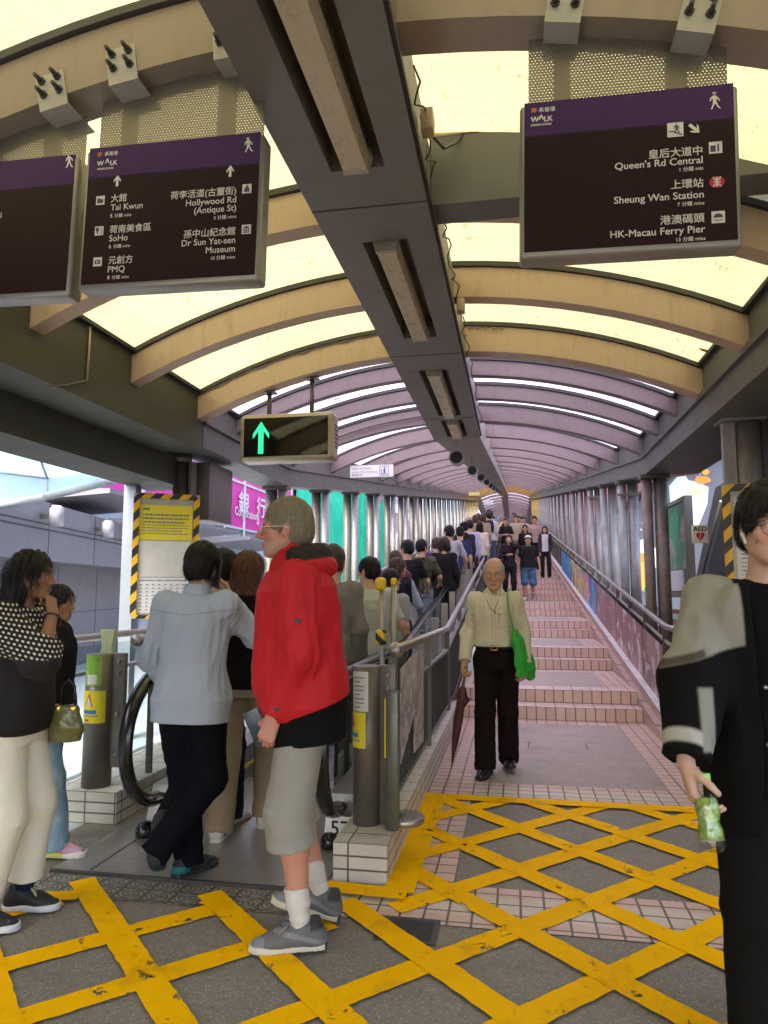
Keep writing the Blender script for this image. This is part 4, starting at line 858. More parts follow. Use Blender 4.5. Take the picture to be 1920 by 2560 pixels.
def t_yel(b, x0, x1, z0, z1): lines(b, x0+.03, x1-.03, z0+.16, z1-.10, 3, .016, -.0095, 1); lines(b, x0+.03, x1-.03, z0+.055, z0+.135, 4, .009, -.0095, 2); b.face([(x0+.03, -.0095, z1-.05), (x0+.09, -.0095, z1-.05), (x0+.09, -.0095, z1-.03), (x0+.03, -.0095, z1-.03)])
def t_tab(b, x0, x1, z0, z1):
    lines(b, x0+.02, x1-.03, z1-.03, z1-.03, 1, .012, -.0095, 3, False)
    for i in range(8):
        z = z1-.055-i*.033
        for j in range(8): x = x0+.03+j*(x1-x0-.05)/8; b.face([(x, -.0095, z-.012), (x+.022, -.0095, z-.012), (x+.022, -.0095, z-.003), (x, -.0095, z-.003)])
        b.face([(x0+.015, -.0092, z-.02), (x1-.015, -.0092, z-.02), (x1-.015, -.0092, z-.0185), (x0+.015, -.0092, z-.0185)])
def t_non(b, x0, x1, z0, z1): pass
def t_txt(b, x0, x1, z0, z1): lines(b, x0+.03, x1-.03, z0+.04, z1-.07, 9, .008, -.0095, 8)
notice_board((-3.23, 6.22, 1.16), R_(30), W, Hh, 'tall notice board in a yellow and black striped frame with a yellow notice on top', [
    ('yellow_notice', m_nyel, -.245, .235, .73, 1.06, t_yel), ('plastic_sleeve', m_sheetp, -.24, .225, .385, .72, t_non), ('timetable', m_paper, -.25, .23, .05, .375, t_tab)])
notice_board((1.86, 5.52, 1.0), R_(-14), .68, 1.2, 'white notice board in a yellow and black striped frame behind the young man', [
    ('notice', m_paper, -.26, .28, .80, 1.1, t_txt), ('notice', m_paper, -.26, .28, .43, .78, t_txt), ('notice', m_paper, -.26, .28, .08, .41, t_txt)])
# AED plate and the glazed poster case on the right
b = MB(); p0, p1 = on_y(1731, 1358, 6.5), on_y(1770, 1312, 6.5); wd, ht = p1[0]-p0[0], p1[2]-p0[2]; b.rbox(0, wd, 0, .02, 0, ht, .004)
o = b.build('aed_sign', m_white, None, 'white AED sign with a red heart on the dark stair side', 'AED sign'); o.location = tuple(p0)
b = MB(); b.mat(m_black); put_text(b, 'AED', ht*.36, plane_y(wd*.5, -.002, ht*.66), 'CENTER', .03); b.mat(m_red)
hp = [(.5, 0), (.95, .5), (1, .72), (.93, .92), (.76, 1), (.6, .96), (.5, .84), (.4, .96), (.24, 1), (.07, .92), (0, .72), (.05, .5)]
poly_y(b, hp, wd*.5, ht*.36, wd*.52, ht*.46, -.002); b.mat(m_white); poly_y(b, [(.55, 1), (.2, .45), (.45, .45), (.35, 0), (.8, .6), (.52, .6), (.75, 1)], wd*.5, ht*.37, wd*.16, ht*.28, -.003); b.build('lettering', None, o)
e = empty('poster_case', (1.97, 9.3, 1.36), R_(-89), 'slim glazed poster case with a green poster beside the brown column', 'poster case')
b = MB(); b.box(-.6, .6, 0, .05, 0, 1.12); b.build('back', m_post, e)
b = MB(); [b.box(*q) for q in ((-.66, -.60, -.03, .06, -.03, 1.15), (.60, .66, -.03, .06, -.03, 1.15), (-.60, .60, -.03, .06, -.03, .03), (-.60, .60, -.03, .06, 1.10, 1.15))]; b.build('frame', m_steel, e)
b = MB(); b.mat(mural('case poster', (.42, .40, .40), (.1, .3, .16), (.35, .22, .24), 2.2)); b.box(-.57, .57, -.012, -.001, .31, 1.09); b.mat(m_paper); b.box(-.4, .4, -.014, -.001, .05, .30); b.mat(M('poster green', (.04, .42, .2), .4)); poly_y(b, [(.5, 0), (.85, .3), (1, .7), (.7, 1), (.3, .9), (.0, .5)], .08, .78, .55, .55, -.016); b.build('poster', None, e)
# dark stair flank on the right
b = MB(); b.mat(M('dark stair flank', (.075, .078, .085), .45, .2))
P = [on_x(1712, 1560, 2.55)[1:], on_x(1780, 1255, 2.55)[1:], on_x(1806, 1255, 2.55)[1:], on_x(1790, 1640, 2.55)[1:]]
b.bm.faces.ensure_lookup_table()
q = [(2.55, 12.4, .1), (2.55, 9.6, 2.72), (2.55, 6.3, 2.76), (2.55, 6.3, .1), (2.55, 9, .1)]
A = [b.bm.verts.new(v) for v in q]; B = [b.bm.verts.new((v[0]+.12, v[1], v[2])) for v in q]; b.bm.faces.new(A).material_index = 0; b.bm.faces.new(B[::-1]).material_index = 0
for i in range(5): b.bm.faces.new((A[(i+1) % 5], A[i], B[i], B[(i+1) % 5])).material_index = 0
o = b.build('stair_flank', None, None, 'dark grey sloping side of another staircase outside, right of the poster case', 'staircase')
b = MB(); b.tube([(2.5, 11.6, .5), (2.5, 9.2, 2.5)], .02, 8); b.tube([(2.5, 10.6, .2), (2.5, 8.3, 2.0)], .015, 8); b.build('rail', m_steel, o)
# ================================================================== OUTSIDE LEFT: clad building, awnings, glass canopy, pink hoarding, green netting
e = empty('clad_building', (-7.2, 11, 0), R_(13.4), 'low grey panel clad building left of the walkway with wall lamps', 'building')
b = MB(); b.mat(m_clad); b.box(-4, 0, -14, 13, 1.85, 2.72); b.box(-4, -.6, -14, 14, 0, 1.85); b.build('wall', m_clad, e)
b = MB()
for y in np.arange(-13.2, 13, 1.95): b.box(-.001, .004, y, y+.014, 1.85, 2.72); b.box(-.6, -.596, y, y+.014, 0, 1.85)
for z in (2.38, 2.30): b.box(-.001, .006, -14, 13, z, z+.022)
b.box(-.6, -.595, -14, 13, 1.0, 1.012); b.build('cladding_joint', m_joint, e)
b = MB(); b.box(-.596, -.57, -4.6, -2.2, 1.45, 1.48); b.build('warm_strip', M('amber lamp strip', (.8, .5, .15), .4, emit=(1, .6, .2, .6)), e)
b = MB(); b.box(-.595, -.58, -4.6, -3.6, .9, 1.44); b.build('shopfront', M('dim shopfront', (.16, .12, .1), .3), e)
def wall_lamp(py, px, lab):
    p = on_y(px, py, 0) if False else None
for (k, (dy, lab)) in enumerate(((-1.76, 'cylinder wall lamp on the grey building, left one of the two'), (.50, 'cylinder wall lamp on the grey building, right one of the two'))):
    e2 = empty('wall_lamp', (-7.2-.97*0-.2317*dy+.1, 11+.9728*dy, 2.34), R_(13.4), lab, 'wall lamp', 'wall lamps on the grey building')
    b = MB(); b.tube([(.12, 0, 0), (.12, 0, .26), (.12, 0, .31)], [.1, .1, .06], 18); b.build('lamp_shade', M('lamp grey', (.33, .32, .34), .4, .2), e2)
    b = MB(); b.box(-.09, .06, -.04, .04, .12, .18); b.build('arm', m_dark, e2)
def awning(x0, x1, y0, y1, z, lab):
    b = MB(); b.mat(m_clad); b.hexa([(x0, y0, z), (x1, y0, z+.12), (x1, y1, z+.12), (x0, y1, z), (x0, y0, z+.22), (x1, y0, z+.20), (x1, y1, z+.20), (x0, y1, z+.22)])
    return b.build('awning', m_clad, None, lab, 'awning', 'flat grey awnings')
awning(-9.0, -6.9, 11.2, 13.6, 2.98, 'flat grey awning above the right wall lamp, nearest one')
awning(-9.0, -7.3, 14.6, 18.2, 2.80, 'flat grey awning under the pink hoarding, second one')
awning(-9.0, -7.5, 19.5, 24.0, 2.75, 'flat grey awning under the pink hoarding, third one')
awning(-9.0, -7.6, 25.5, 31.0, 2.7, 'flat grey awning under the pink hoarding, farthest one')
bank = empty('bank_building', (-9.05, 10, 0), 0, 'office building with a bright pink hoarding of white letters over pale glass', 'building')
def subb(mb): mb.bm.transform(Matrix.Translation((9.05, -10, 0))); return mb
b = MB(); b.box(-20, -9.05, 10, 28.3, -7, 14); subb(b).build('wall', M('pale blue curtain wall', (.42, .5, .55), .15, .1, spec=.7), bank)
b = MB(); b.box(-9.05, -9.0, 13, 28.2, 3.44, 6.4); subb(b).build('hoarding', M('magenta hoarding', (.68, .05, .36), .5, var=.08, scale=1.2), bank)
b = MB()
for y in (13.6, 16.0, 18.6, 21.05, 22.7, 25.15, 27.9): b.box(-8.998, -8.95, y, y+.09, 2.9, 6.4)
for z in (3.4, 4.95, 6.3): b.box(-8.997, -8.96, 13, 28.2, z, z+.07)
subb(b).build('mullion', M('white mullion', (.62, .64, .66), .4), bank)
b = MB(); b.mat(m_white)
def plane_x(y, z, sy=1.): return Matrix(((0, 0, 1, -8.94), (sy, 0, 0, y), (0, 1, 0, z), (0, 0, 0, 1)))
for (s, px, py, sz) in (('銀', 596, 1275, .78), ('行', 641, 1286, .78), ('Corporation', 587, 1286, .40), ('ng', 556, 1284, .42)):
    p = on_x(px, py, -8.94); put_text(b, s, sz, plane_x(p[1], p[2], 1.25 if len(s) == 1 else 1.), 'LEFT', .02)
p = on_x(641, 1310, -8.94); put_text(b, 'S', .6, plane_x(p[1], p[2]), 'LEFT', .02)
subb(b).build('lettering', None, bank)
e = empty('netted_building', (-9.1, 38, 0), 0, 'building wrapped in bright green scaffold netting behind the escalator columns', 'building')
b = MB(); b.box(-20, -9.3, 28.5, 52, -7, 16); b.bm.transform(Matrix.Translation((9.1, -38, 0))); b.build('wall', M('plain wall', (.3, .3, .3), .7), e)
m_net, nt, N, L, bb = new_mat('green scaffold netting'); n = noise(nt, 1.1, 5, .6, stretch=(1, 1, .5)); L.new(mixc(nt, ramp(nt, n, .3, .7), (.0, .60, .34), (.02, .78, .48)), bb.inputs['Base Color']); bb.inputs['Roughness'].default_value = .6; bump(nt, bb, noise(nt, 2.5, 5, .6, stretch=(1, 1, .4)), .9, .25)
V = []; Fq = []; ny, nz = 60, 22
for j in range(nz):
    for i in range(ny): y = 28.4+23.6*i/(ny-1); z = -6.5+14*j/(nz-1); V.append((.08+.07*math.sin(y*2.2+z*.4)+.05*math.sin(z*3+y), y-38, z))
for j in range(nz-1):
    for i in range(ny-1): k = j*ny+i; Fq.append((k, k+1, k+ny+1, k+ny))
link('netting', np_mesh('netting', V, Fq, m_net), e)
m_bam = M('bamboo', (.6, .55, .3), .6)
for (y, d) in ((33.5, 1.2), (40.0, -1.5), (41.5, 1.4)): b = MB(); b.tube([(.35, y-38, .2), (.35, y-38+d, 3.6)], .05, 6); b.build('bamboo_pole', m_bam, e)
e = empty('white_building', (-10, 60, 0), 0, 'pale office tower with diagonal braces beyond the green netting', 'building')
b = MB(); b.box(-10, 0, -7.5, 18, -7, 26); b.build('wall', M('white tower', (.6, .63, .66), .5, var=.05), e)
b = MB()
for k in range(7): b.box(.002, .08, -7.3+k*3.2, -7.0+k*3.2, -6, 24)
for z in np.arange(-4, 24, 2.4): b.box(.002, .05, -7.4, 17.9, z, z+.8)
b.build('window_band', M('tower glass', (.10, .14, .18), .15, spec=.7), e)
b = MB()
for k in range(4): b.tube([(.5, -7+k*3, 1), (.5, -5.2+k*3, 6)], .1, 6); b.tube([(.5, -5.2+k*3, 1), (.5, -7+k*3, 6)], .1, 6)
b.build('truss', M('white truss', (.7, .7, .7), .4), e)
# faceted glass canopy high on the left
e = empty('glass_canopy', (-9, 14, 3.5), 0, 'pale blue faceted glass canopy with white frames, high behind the left beam', 'glass canopy')
m_cg, nt, N, L, bb = new_mat('frosted blue glass'); tr = nd(nt, 'ShaderNodeBsdfTranslucent'); tr.inputs[0].default_value = (.62, .83, .90, 1); L.new(noise(nt, 2), bb.inputs['Roughness']); bb.inputs['Base Color'].default_value = (.5, .7, .78, 1); mx = nd(nt, 'ShaderNodeMixShader'); mx.inputs[0].default_value = .7; L.new(bb.outputs[0], mx.inputs[1]); L.new(tr.outputs[0], mx.inputs[2]); L.new(mx.outputs[0], N['Material Output'].inputs[0])
O = Vector((-9, 14, 3.5))
A_, B_, C_, D_ = [Vector(on_y(*q)) for q in ((-60, 1278, 7.7), (118, 1240, 7.), (283, 1200, 6.9), (118, 1195, 7.1))]
E_, F_, G_ = [Vector(on_y(*q)) for q in ((-60, 1172, 7.8), (192, 1172, 7.2), (290, 1196, 6.9))]
b = MB(); b.face([v-O for v in (A_, B_, D_, E_)]); b.face([v-O for v in (B_, C_, G_, F_, D_)]); b.build('glass_panel', m_cg, e)
H_ = [Vector(on_y(*q)) for q in ((-60, 1090, 6.6), (80, 1090, 6.4), (280, 1170, 6.6))]
b = MB(); b.face([v-O for v in (H_[0], H_[1], H_[2], F_, D_, E_)]); b.build('glass_panel', m_cg, e)
b = MB()
for s, t, r in ((A_, B_, .05), (B_, C_, .05), (B_, D_, .015), (D_, E_, .018), (D_, F_, .025), (F_, G_, .02), (H_[0], H_[1], .025), (H_[1], H_[2], .025), (H_[1], D_, .015)): b.tube([s-O, t-O], r, 6)
b.build('frame', M('pale canopy frame', (.28, .32, .34), .45), e)
# glass balustrade by the left plinth
e = empty('glass_balustrade', (-3.05, 4.0, 0), 0, 'glass balustrade with a pale top rail behind the two women', 'glass balustrade')
b = MB(); b.box(-.006, .006, -2.5, 1.75, .12, 1.02); b.build('glass_panel', m_glass, e)
b = MB(); b.tube([(0, -2.5, 1.08), (0, 1.75, 1.08)], .028, 10); b.build('top_rail', M('pale rail', (.5, .46, .46), .35, .4), e)
b = MB(); b.box(-.03, .03, -2.5, 1.75, .82, .845); b.box(-.02, .02, -2.5, 1.75, .1, .13); b.build('lower_rail', m_alu, e)
for y in (-2.4, -1.1, .3, 1.7):
    b = MB(); b.box(-.012, .012, y-.02, y+.02, 0, 1.06); b.build('rail_post', m_alu, e)
b = MB(); b.prism([(-.045, 0), (.04, 0), (.036, .04), (.045, .10), (.052, .15), (-.05, .15), (-.04, .10), (-.034, .04)], .04); o = b.build('litter_bag', M('pale green bag', (.55, .62, .36), .35), None, 'pale green translucent bag standing on the left bollard', 'bag'); o.location = (-2.62, 4.29, 1.017)
# ================================================================== OUTSIDE RIGHT: billboard, crimson building
e = empty('billboard', (5.0, 24, 0), 0, 'slate grey billboard with an iced drink, oranges and green leaves outside the right columns', 'billboard')
def at5(px, py, d=0.): p = on_x(px, py, 5.0-d); return (p[0]-5, p[1]-24, p[2])
def tri(mb, P): bmesh.ops.triangulate(mb.bm, faces=[mb.face(P)])
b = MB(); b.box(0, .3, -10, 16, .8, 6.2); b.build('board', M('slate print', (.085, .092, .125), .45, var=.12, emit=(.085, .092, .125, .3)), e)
def blob(cx, cy, rx, ry, seed, wob=.12, n=40, rot=0.):
    rg = random.Random(seed); ph = [rg.uniform(0, 6.28) for _ in range(4)]; P = []
    for i in range(n):
        t = 2*math.pi*i/n; k = 1+wob*(math.sin(3*t+ph[0])+.6*math.sin(5*t+ph[1])+.4*math.sin(9*t+ph[2])); u, v = rx*k*math.cos(t), ry*k*math.sin(t)
        P.append((cx+u*math.cos(rot)-v*math.sin(rot), cy+u*math.sin(rot)+v*math.cos(rot)))
    return P
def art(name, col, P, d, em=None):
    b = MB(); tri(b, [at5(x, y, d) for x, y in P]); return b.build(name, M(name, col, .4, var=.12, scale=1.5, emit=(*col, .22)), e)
art('ice_splash', (.62, .68, .74), [(1672, 1215), (1690, 1195), (1700, 1183), (1712, 1186), (1720, 1200), (1745, 1206), (1771, 1218), (1768, 1260), (1740, 1330), (1716, 1400), (1700, 1380), (1680, 1300)], .02)
art('ice_splash', (.62, .68, .74), [(1585, 1372), (1600, 1352), (1612, 1345), (1617, 1325), (1622, 1355), (1640, 1372), (1640, 1420), (1585, 1420)], .02)
art('lemon_piece', (.75, .62, .12), blob(1720, 1320, 14, 28, 3, .1), .03); art('lemon_piece', (.78, .7, .3), blob(1738, 1228, 18, 9, 4, .1), .03); art('lemon_piece', (.8, .72, .3), blob(1700, 1250, 8, 16, 6, .1), .03)
art('orange_slice', (.80, .24, .03), blob(1756, 1200, 20, 10, 8, .06), .03); art('orange_slice', (.8, .35, .05), blob(1764, 1180, 9, 7, 9, .06), .035)
art('orange', (.78, .24, .03), blob(1600, 1395, 15, 14, 10, .03), .03); art('orange', (.82, .33, .03), blob(1604, 1442, 20, 36, 11, .03), .04)
art('grapefruit', (.75, .2, .3), blob(1620, 1430, 9, 20, 12, .08), .032); art('leaf', (.03, .3, .1), blob(1622, 1405, 14, 7, 13, .12, rot=-.6), .045); art('leaf', (.03, .32, .12), blob(1622, 1475, 14, 9, 14, .12, rot=.5), .045)
b = MB(); b.mat(m_white); p = at5(1590, 1245, .03); put_text(b, 'VE', .62, Matrix(((0, 0, 1, p[0]), (-1, 0, 0, p[1]), (0, 1, 0, p[2]), (0, 0, 0, 1))), 'LEFT', .012)
for i, (x, y, r) in enumerate(((1596, 1306, 3), (1606, 1308, 2), (1603, 1324, 3), (1612, 1308, 2), (1722, 1183, 2), (1735, 1178, 3), (1750, 1186, 3), (1742, 1192, 2))): tri(b, [at5(*q, .03) for q in blob(x, y, r, r, i, .1, 12)])
b.build('lettering', None, e)
b = MB(); b.hexa([(-.5, -10.2, 4.9), (-.05, -10.2, 4.9), (-.05, 10, 4.9), (-.5, 10, 4.9), (-.5, -10.2, 7.2), (-.05, -10.2, 7.2), (-.05, 10, 7.2), (-.5, 10, 7.2)]); b.build('fascia', M('maroon fascia', (.17, .055, .065), .5), e)
b = MB(); b.mat(M('maroon letters', (.24, .09, .1), .5)); put_text(b, 'RESTAURANT' if False else '', .5, plane_x(0, 0)) if False else None; b.bm.free()
e = empty('crimson_building', (5.4, 20, 0), 0, 'crimson shop building below and beyond the billboard', 'building')
b = MB(); b.box(0, 8, -8, 60, -7, .75); b.build('wall', M('crimson wall', (.42, .04, .08), .5, var=.2), e)
b = MB(); b.box(0, 8, 20.5, 60, .76, 16); b.build('wall', M('pink wall', (.48, .09, .14), .5, var=.15), e)
b = MB(); [b.box(-.06, .0, -7.5, 40, z, z+.16) for z in (.42, .05, -.6)]; b.build('white_band', m_white, e)
m_dimw = M('dim window', (.06, .05, .06), .2)
for k in range(11):
    for j in range(3): b = MB(); b.box(-.05, .0, 22+k*3., 23.6+k*3., 1.5+j*3, 3.4+j*3); b.build('window', m_dimw, e)
e = empty('office_tower', (6, 70, 0), 0, 'dim grey tower far beyond the right columns', 'building')
b = MB(); b.box(0, 20, 11, 60, -7, 40); b.build('wall', M('tower wall', (.33, .33, .36), .6), e)
b = MB(); [b.box(-.05, 0, 12, 59, z, z+1.6) for z in np.arange(-4, 38, 3.2)]; b.build('window_band', bpy.data.materials['tower glass'], e)
# far end of the walkway
b = MB(); b.box(-3.3, 2.6, 94, 94.3, 5.9, 10); b.build('end_wall', m_eave, None, 'plain end wall at the far top of the walkway', 'wall')
# ================================================================== PEOPLE: one smooth surface grown round a posed skeleton
def _v(p): return np.asarray(p, np.float32)
def _unit(v): v = np.asarray(v, float); return v/max(1e-9, np.linalg.norm(v))
def fold_noise(P, f, seed):
    rg = np.random.RandomState(seed); out = np.zeros(len(P), np.float32); Q = P*_v(f)
    for o in range(3):
        k = rg.normal(size=(3, 3)); k /= np.linalg.norm(k, axis=1)[:, None]; k *= (1.9**o)*2*np.pi
        ph = rg.uniform(0, 6.28, 3); w = .9*np.sin(Q@k[2].astype(np.float32)*.5+ph[2])
        out += (np.abs(np.sin(.5*(Q@k[0].astype(np.float32))+w+ph[0]))-.6+.4*np.sin(Q@k[1].astype(np.float32)+ph[1]+w))/(1.6**o)
    return out*.6
class Sdf:
    def __init__(s): s.ops = []; s.lo = np.full(3, 9e9); s.hi = -s.lo
    def _add(s, fn, lo, hi, k, mode='u'):
        s.ops.append((fn, np.asarray(lo, float), np.asarray(hi, float), k, mode))
        if mode == 'u': s.lo = np.minimum(s.lo, lo); s.hi = np.maximum(s.hi, hi)
        return s
    def cone(s, a, b, ra, rb, k=.02, flat=None, mode='u', cut=None):
        """tapered limb; flat=(direction, ratio) squashes it; cut=1 ends it squarely at b"""
        a, b = np.asarray(a, float), np.asarray(b, float); r = max(ra, rb)+.002; ba = b-a; L2 = max(1e-9, ba@ba)
        n = _unit(flat[0]) if flat is not None else None
        def fn(X, Y, Z):
            x, y, z = X-a[0], Y-a[1], Z-a[2]; t0 = (x*ba[0]+y*ba[1]+z*ba[2])/L2; t = np.clip(t0, 0, 1)
            x, y, z = x-t*ba[0], y-t*ba[1], z-t*ba[2]; rr = ra+(rb-ra)*t
            if n is not None:
                q = (x*n[0]+y*n[1]+z*n[2])*(1/flat[1]-1); x, y, z = x+q*n[0], y+q*n[1], z+q*n[2]; d = np.sqrt(x*x+y*y+z*z)-rr; d = np.where(d > 0, d*(.5+.5*flat[1]), d)
            else: d = np.sqrt(x*x+y*y+z*z)-rr
            if cut: d = np.maximum(d, (t0-1)*math.sqrt(L2))
            return d
        return s._add(fn, np.minimum(a, b)-r, np.maximum(a, b)+r, k, mode)
    def ell(s, c, r, Rm=None, k=.02, mode='u'):
        c = np.asarray(c, float); r = np.asarray(r, float); Rm = np.eye(3) if Rm is None else np.asarray(Rm); m = r.max(); rn = r.min()
        ext = np.abs(Rm)@r+.002
        def fn(X, Y, Z):
            x, y, z = X-c[0], Y-c[1], Z-c[2]
            u = (Rm[0, 0]*x+Rm[1, 0]*y+Rm[2, 0]*z)/r[0]; v = (Rm[0, 1]*x+Rm[1, 1]*y+Rm[2, 1]*z)/r[1]; w = (Rm[0, 2]*x+Rm[1, 2]*y+Rm[2, 2]*z)/r[2]
            q = np.sqrt(u*u+v*v+w*w); g = np.sqrt((u/r[0])**2+(v/r[1])**2+(w/r[2])**2)+1e-6
            return q*(q-1)/g
        return s._add(fn, c-ext, c+ext, k, mode)
    def loft(s, A, B, lat, st, k=.03, n=2.2, mode='u'):
        """sections (t, halfwidth, halfdepth, forward offset) along A->B, flat at both ends"""
        A, B = np.asarray(A, float), np.asarray(B, float); u = _unit(B-A); L = np.linalg.norm(B-A); l = np.asarray(lat, float); l = _unit(l-u*(l@u)); f = np.cross(u, l)
        st = np.asarray([tuple(q)+(0,)*(4-len(q)) for q in st], float); m = max(st[:, 1].max(), st[:, 2].max()+abs(st[:, 3]).max())+.01
        def fn(X, Y, Z):
            x, y, z = X-A[0], Y-A[1], Z-A[2]; t = (x*u[0]+y*u[1]+z*u[2])/L; a = x*l[0]+y*l[1]+z*l[2]; b = x*f[0]+y*f[1]+z*f[2]
            w = np.interp(t, st[:, 0], st[:, 1]).astype(np.float32); d = np.interp(t, st[:, 0], st[:, 2]).astype(np.float32)
            if np.any(st[:, 3]): b = b-np.interp(t, st[:, 0], st[:, 3]).astype(np.float32)
            q = (np.abs(a/w)**n+np.abs(b/d)**n)**(1/n); r = (q-1)*np.minimum(w, d)
            return np.maximum(r, np.maximum(st[0, 0]-t, t-st[-1, 0])*L)
        e = [A+u*L*st[0, 0], A+u*L*st[-1, 0]]
        return s._add(fn, np.minimum(*e)-m, np.maximum(*e)+m, k, mode)
    def half(s, p, n, lo=None, hi=None):
        """keep only the side the normal points away from"""
        p, n = np.asarray(p, float), _unit(n)
        return s._add(lambda X, Y, Z: (X-p[0])*n[0]+(Y-p[1])*n[1]+(Z-p[2])*n[2], [-99]*3 if lo is None else lo, [99]*3 if hi is None else hi, 0, 'i')
    def mesh(s, h, folds=None, pad=.012):
        lo, hi = s.lo-pad-2*h, s.hi+pad+2*h; nn = np.ceil((hi-lo)/h).astype(int)+1
        ax = [(lo[i]+h*np.arange(nn[i])).astype(np.float32) for i in range(3)]; D = np.full(nn, .25, np.float32)
        for fn, a, b, k, mode in s.ops:
            mg = k+2.5*h+.004 if mode != 'i' else 0
            i0 = np.clip(np.floor((a-mg-lo)/h).astype(int), 0, nn-1); i1 = np.clip(np.ceil((b+mg-lo)/h).astype(int)+1, 1, nn)
            sl = tuple(slice(i0[i], i1[i]) for i in range(3)); X, Y, Z = ax[0][sl[0]][:, None, None], ax[1][sl[1]][None, :, None], ax[2][sl[2]][None, None, :]
            if X.size == 0 or Y.size == 0 or Z.size == 0: continue
            d = np.asarray(fn(X, Y, Z), np.float32); o = D[sl]
            if mode == 'u':
                if k > 0: q = np.clip(.5+.5*(o-d)/k, 0, 1); D[sl] = o+(d-o)*q-k*q*(1-q)
                else: D[sl] = np.minimum(o, d)
            elif mode == 's':
                d = -d; kk = max(k, 1e-4); q = np.clip(.5-.5*(o-d)/kk, 0, 1); D[sl] = o+(d-o)*q+kk*q*(1-q)
            else: D[sl] = np.maximum(o, d)
        if folds:
            m = np.abs(D) < .03; idx = np.argwhere(m); P = np.stack([ax[i][idx[:, i]] for i in range(3)], 1); add = np.zeros(len(P), np.float32)
            for (amp, f, seed, hot) in folds:
                g = np.full(len(P), 1., np.float32)
                if hot is not None:
                    g[:] = hot[0]
                    if len(hot) > 2: g *= np.clip(((P-_v(hot[2][0]))@_v(hot[2][1]))/hot[2][2], .0, 1)
                    for (c, sg, kf) in hot[1]: g += kf*np.exp(-((P-_v(c))**2).sum(1)/(sg*sg))
                add += amp*g*fold_noise(P, f, seed)
            D[m] += add
        D[0] = D[-1] = .1; D[:, 0] = D[:, -1] = .1; D[:, :, 0] = D[:, :, -1] = .1
        return surface_nets(D, lo, h)
def surface_nets(D, lo, h):
    S = D < 0; c = np.zeros(tuple(n-1 for n in D.shape), np.uint8)
    for i in (0, 1):
        for j in (0, 1):
            for k in (0, 1): c += S[i:S.shape[0]-1+i, j:S.shape[1]-1+j, k:S.shape[2]-1+k]
    m = (c > 0) & (c < 8); idx = np.argwhere(m).astype(np.int32); vid = np.full(m.shape, -1, np.int32); vid[m] = np.arange(len(idx))
    corners = np.array([(i, j, k) for i in (0, 1) for j in (0, 1) for k in (0, 1)]); val = [D[idx[:, 0]+a, idx[:, 1]+b, idx[:, 2]+e] for a, b, e in corners]
    acc = np.zeros((len(idx), 3), np.float32); cnt = np.zeros(len(idx), np.float32)
    for p in range(8):
        for q in range(p+1, 8):
            if np.abs(corners[p]-corners[q]).sum() != 1: continue
            d0, d1 = val[p], val[q]; x = (d0 < 0) != (d1 < 0); t = np.where(x, d0/np.where(x, d0-d1, 1), 0)[:, None]
            acc += np.where(x[:, None], corners[p]+t*(corners[q]-corners[p]), 0); cnt += x
    V = (idx+acc/np.maximum(cnt, 1)[:, None])*h+np.asarray(lo, np.float32)
    F = []
    for a in range(3):
        b, e = (a+1) % 3, (a+2) % 3
        s0 = [slice(None)]*3; s1 = [slice(None)]*3; s0[a] = slice(0, -1); s1[a] = slice(1, None); A, B = S[tuple(s0)], S[tuple(s1)]
        X = np.argwhere(A != B)
        if not len(X): continue
        X = X[(X[:, b] > 0) & (X[:, e] > 0)]; fl = A[X[:, 0], X[:, 1], X[:, 2]]
        def g(db, de): Y = X.copy(); Y[:, b] -= db; Y[:, e] -= de; return vid[Y[:, 0], Y[:, 1], Y[:, 2]]
        Q = np.stack([g(1, 1), g(0, 1), g(0, 0), g(1, 0)], 1); Q[~fl] = Q[~fl][:, ::-1]; F.append(Q)
    return V.astype(np.float32), np.concatenate(F)
def vnormals(V, F):
    n = np.cross(V[F[:, 2]]-V[F[:, 0]], V[F[:, 3]]-V[F[:, 1]]); N = np.zeros_like(V)
    for i in range(4): np.add.at(N, F[:, i], n)
    return N/np.maximum(np.linalg.norm(N, axis=1), 1e-9)[:, None]
def rot(axis, deg):
    return np.array(Matrix.Rotation(R_(deg), 3, axis))
def ik(a, t, l1, l2, pole):
    """two-bone joint: returns elbow/knee and the reached end"""
    a, t = np.asarray(a, float), np.asarray(t, float); d = t-a; L = np.linalg.norm(d); L2 = min(L, (l1+l2)*.999); u = d/L
    x = (l1*l1-l2*l2+L2*L2)/(2*L2); y = math.sqrt(max(0, l1*l1-x*x)); p = np.asarray(pole, float); p = _unit(p-u*(p@u))
    return a+u*x+p*y, a+u*L2
m_skin = M_col('skin', .52, .12, 260., .07, 14., .0, .12, .4); m_cloth = M_col('cloth', .9, .3, 300., .09, 7., .0, 0., .08); m_hair = M_col('hair', .48, .0, 100., .25, 40., .0, 0, .22)
m_shoe = M_col('shoe', .55, .25, 200., .12, 25., .05); m_gloss = M_col('glossy', .25, 0., 100., .08, 20., 0., 0, .5); m_nylon = M_col('shell fabric', .62, .35, 130., .08, 5., .0, 0., .25)
FINGERS = ((-.027, .040, .024, .020, .0080), (-.009, .044, .027, .021, .0083), (.009, .041, .025, .020, .0078), (.025, .032, .019, .017, .0068))
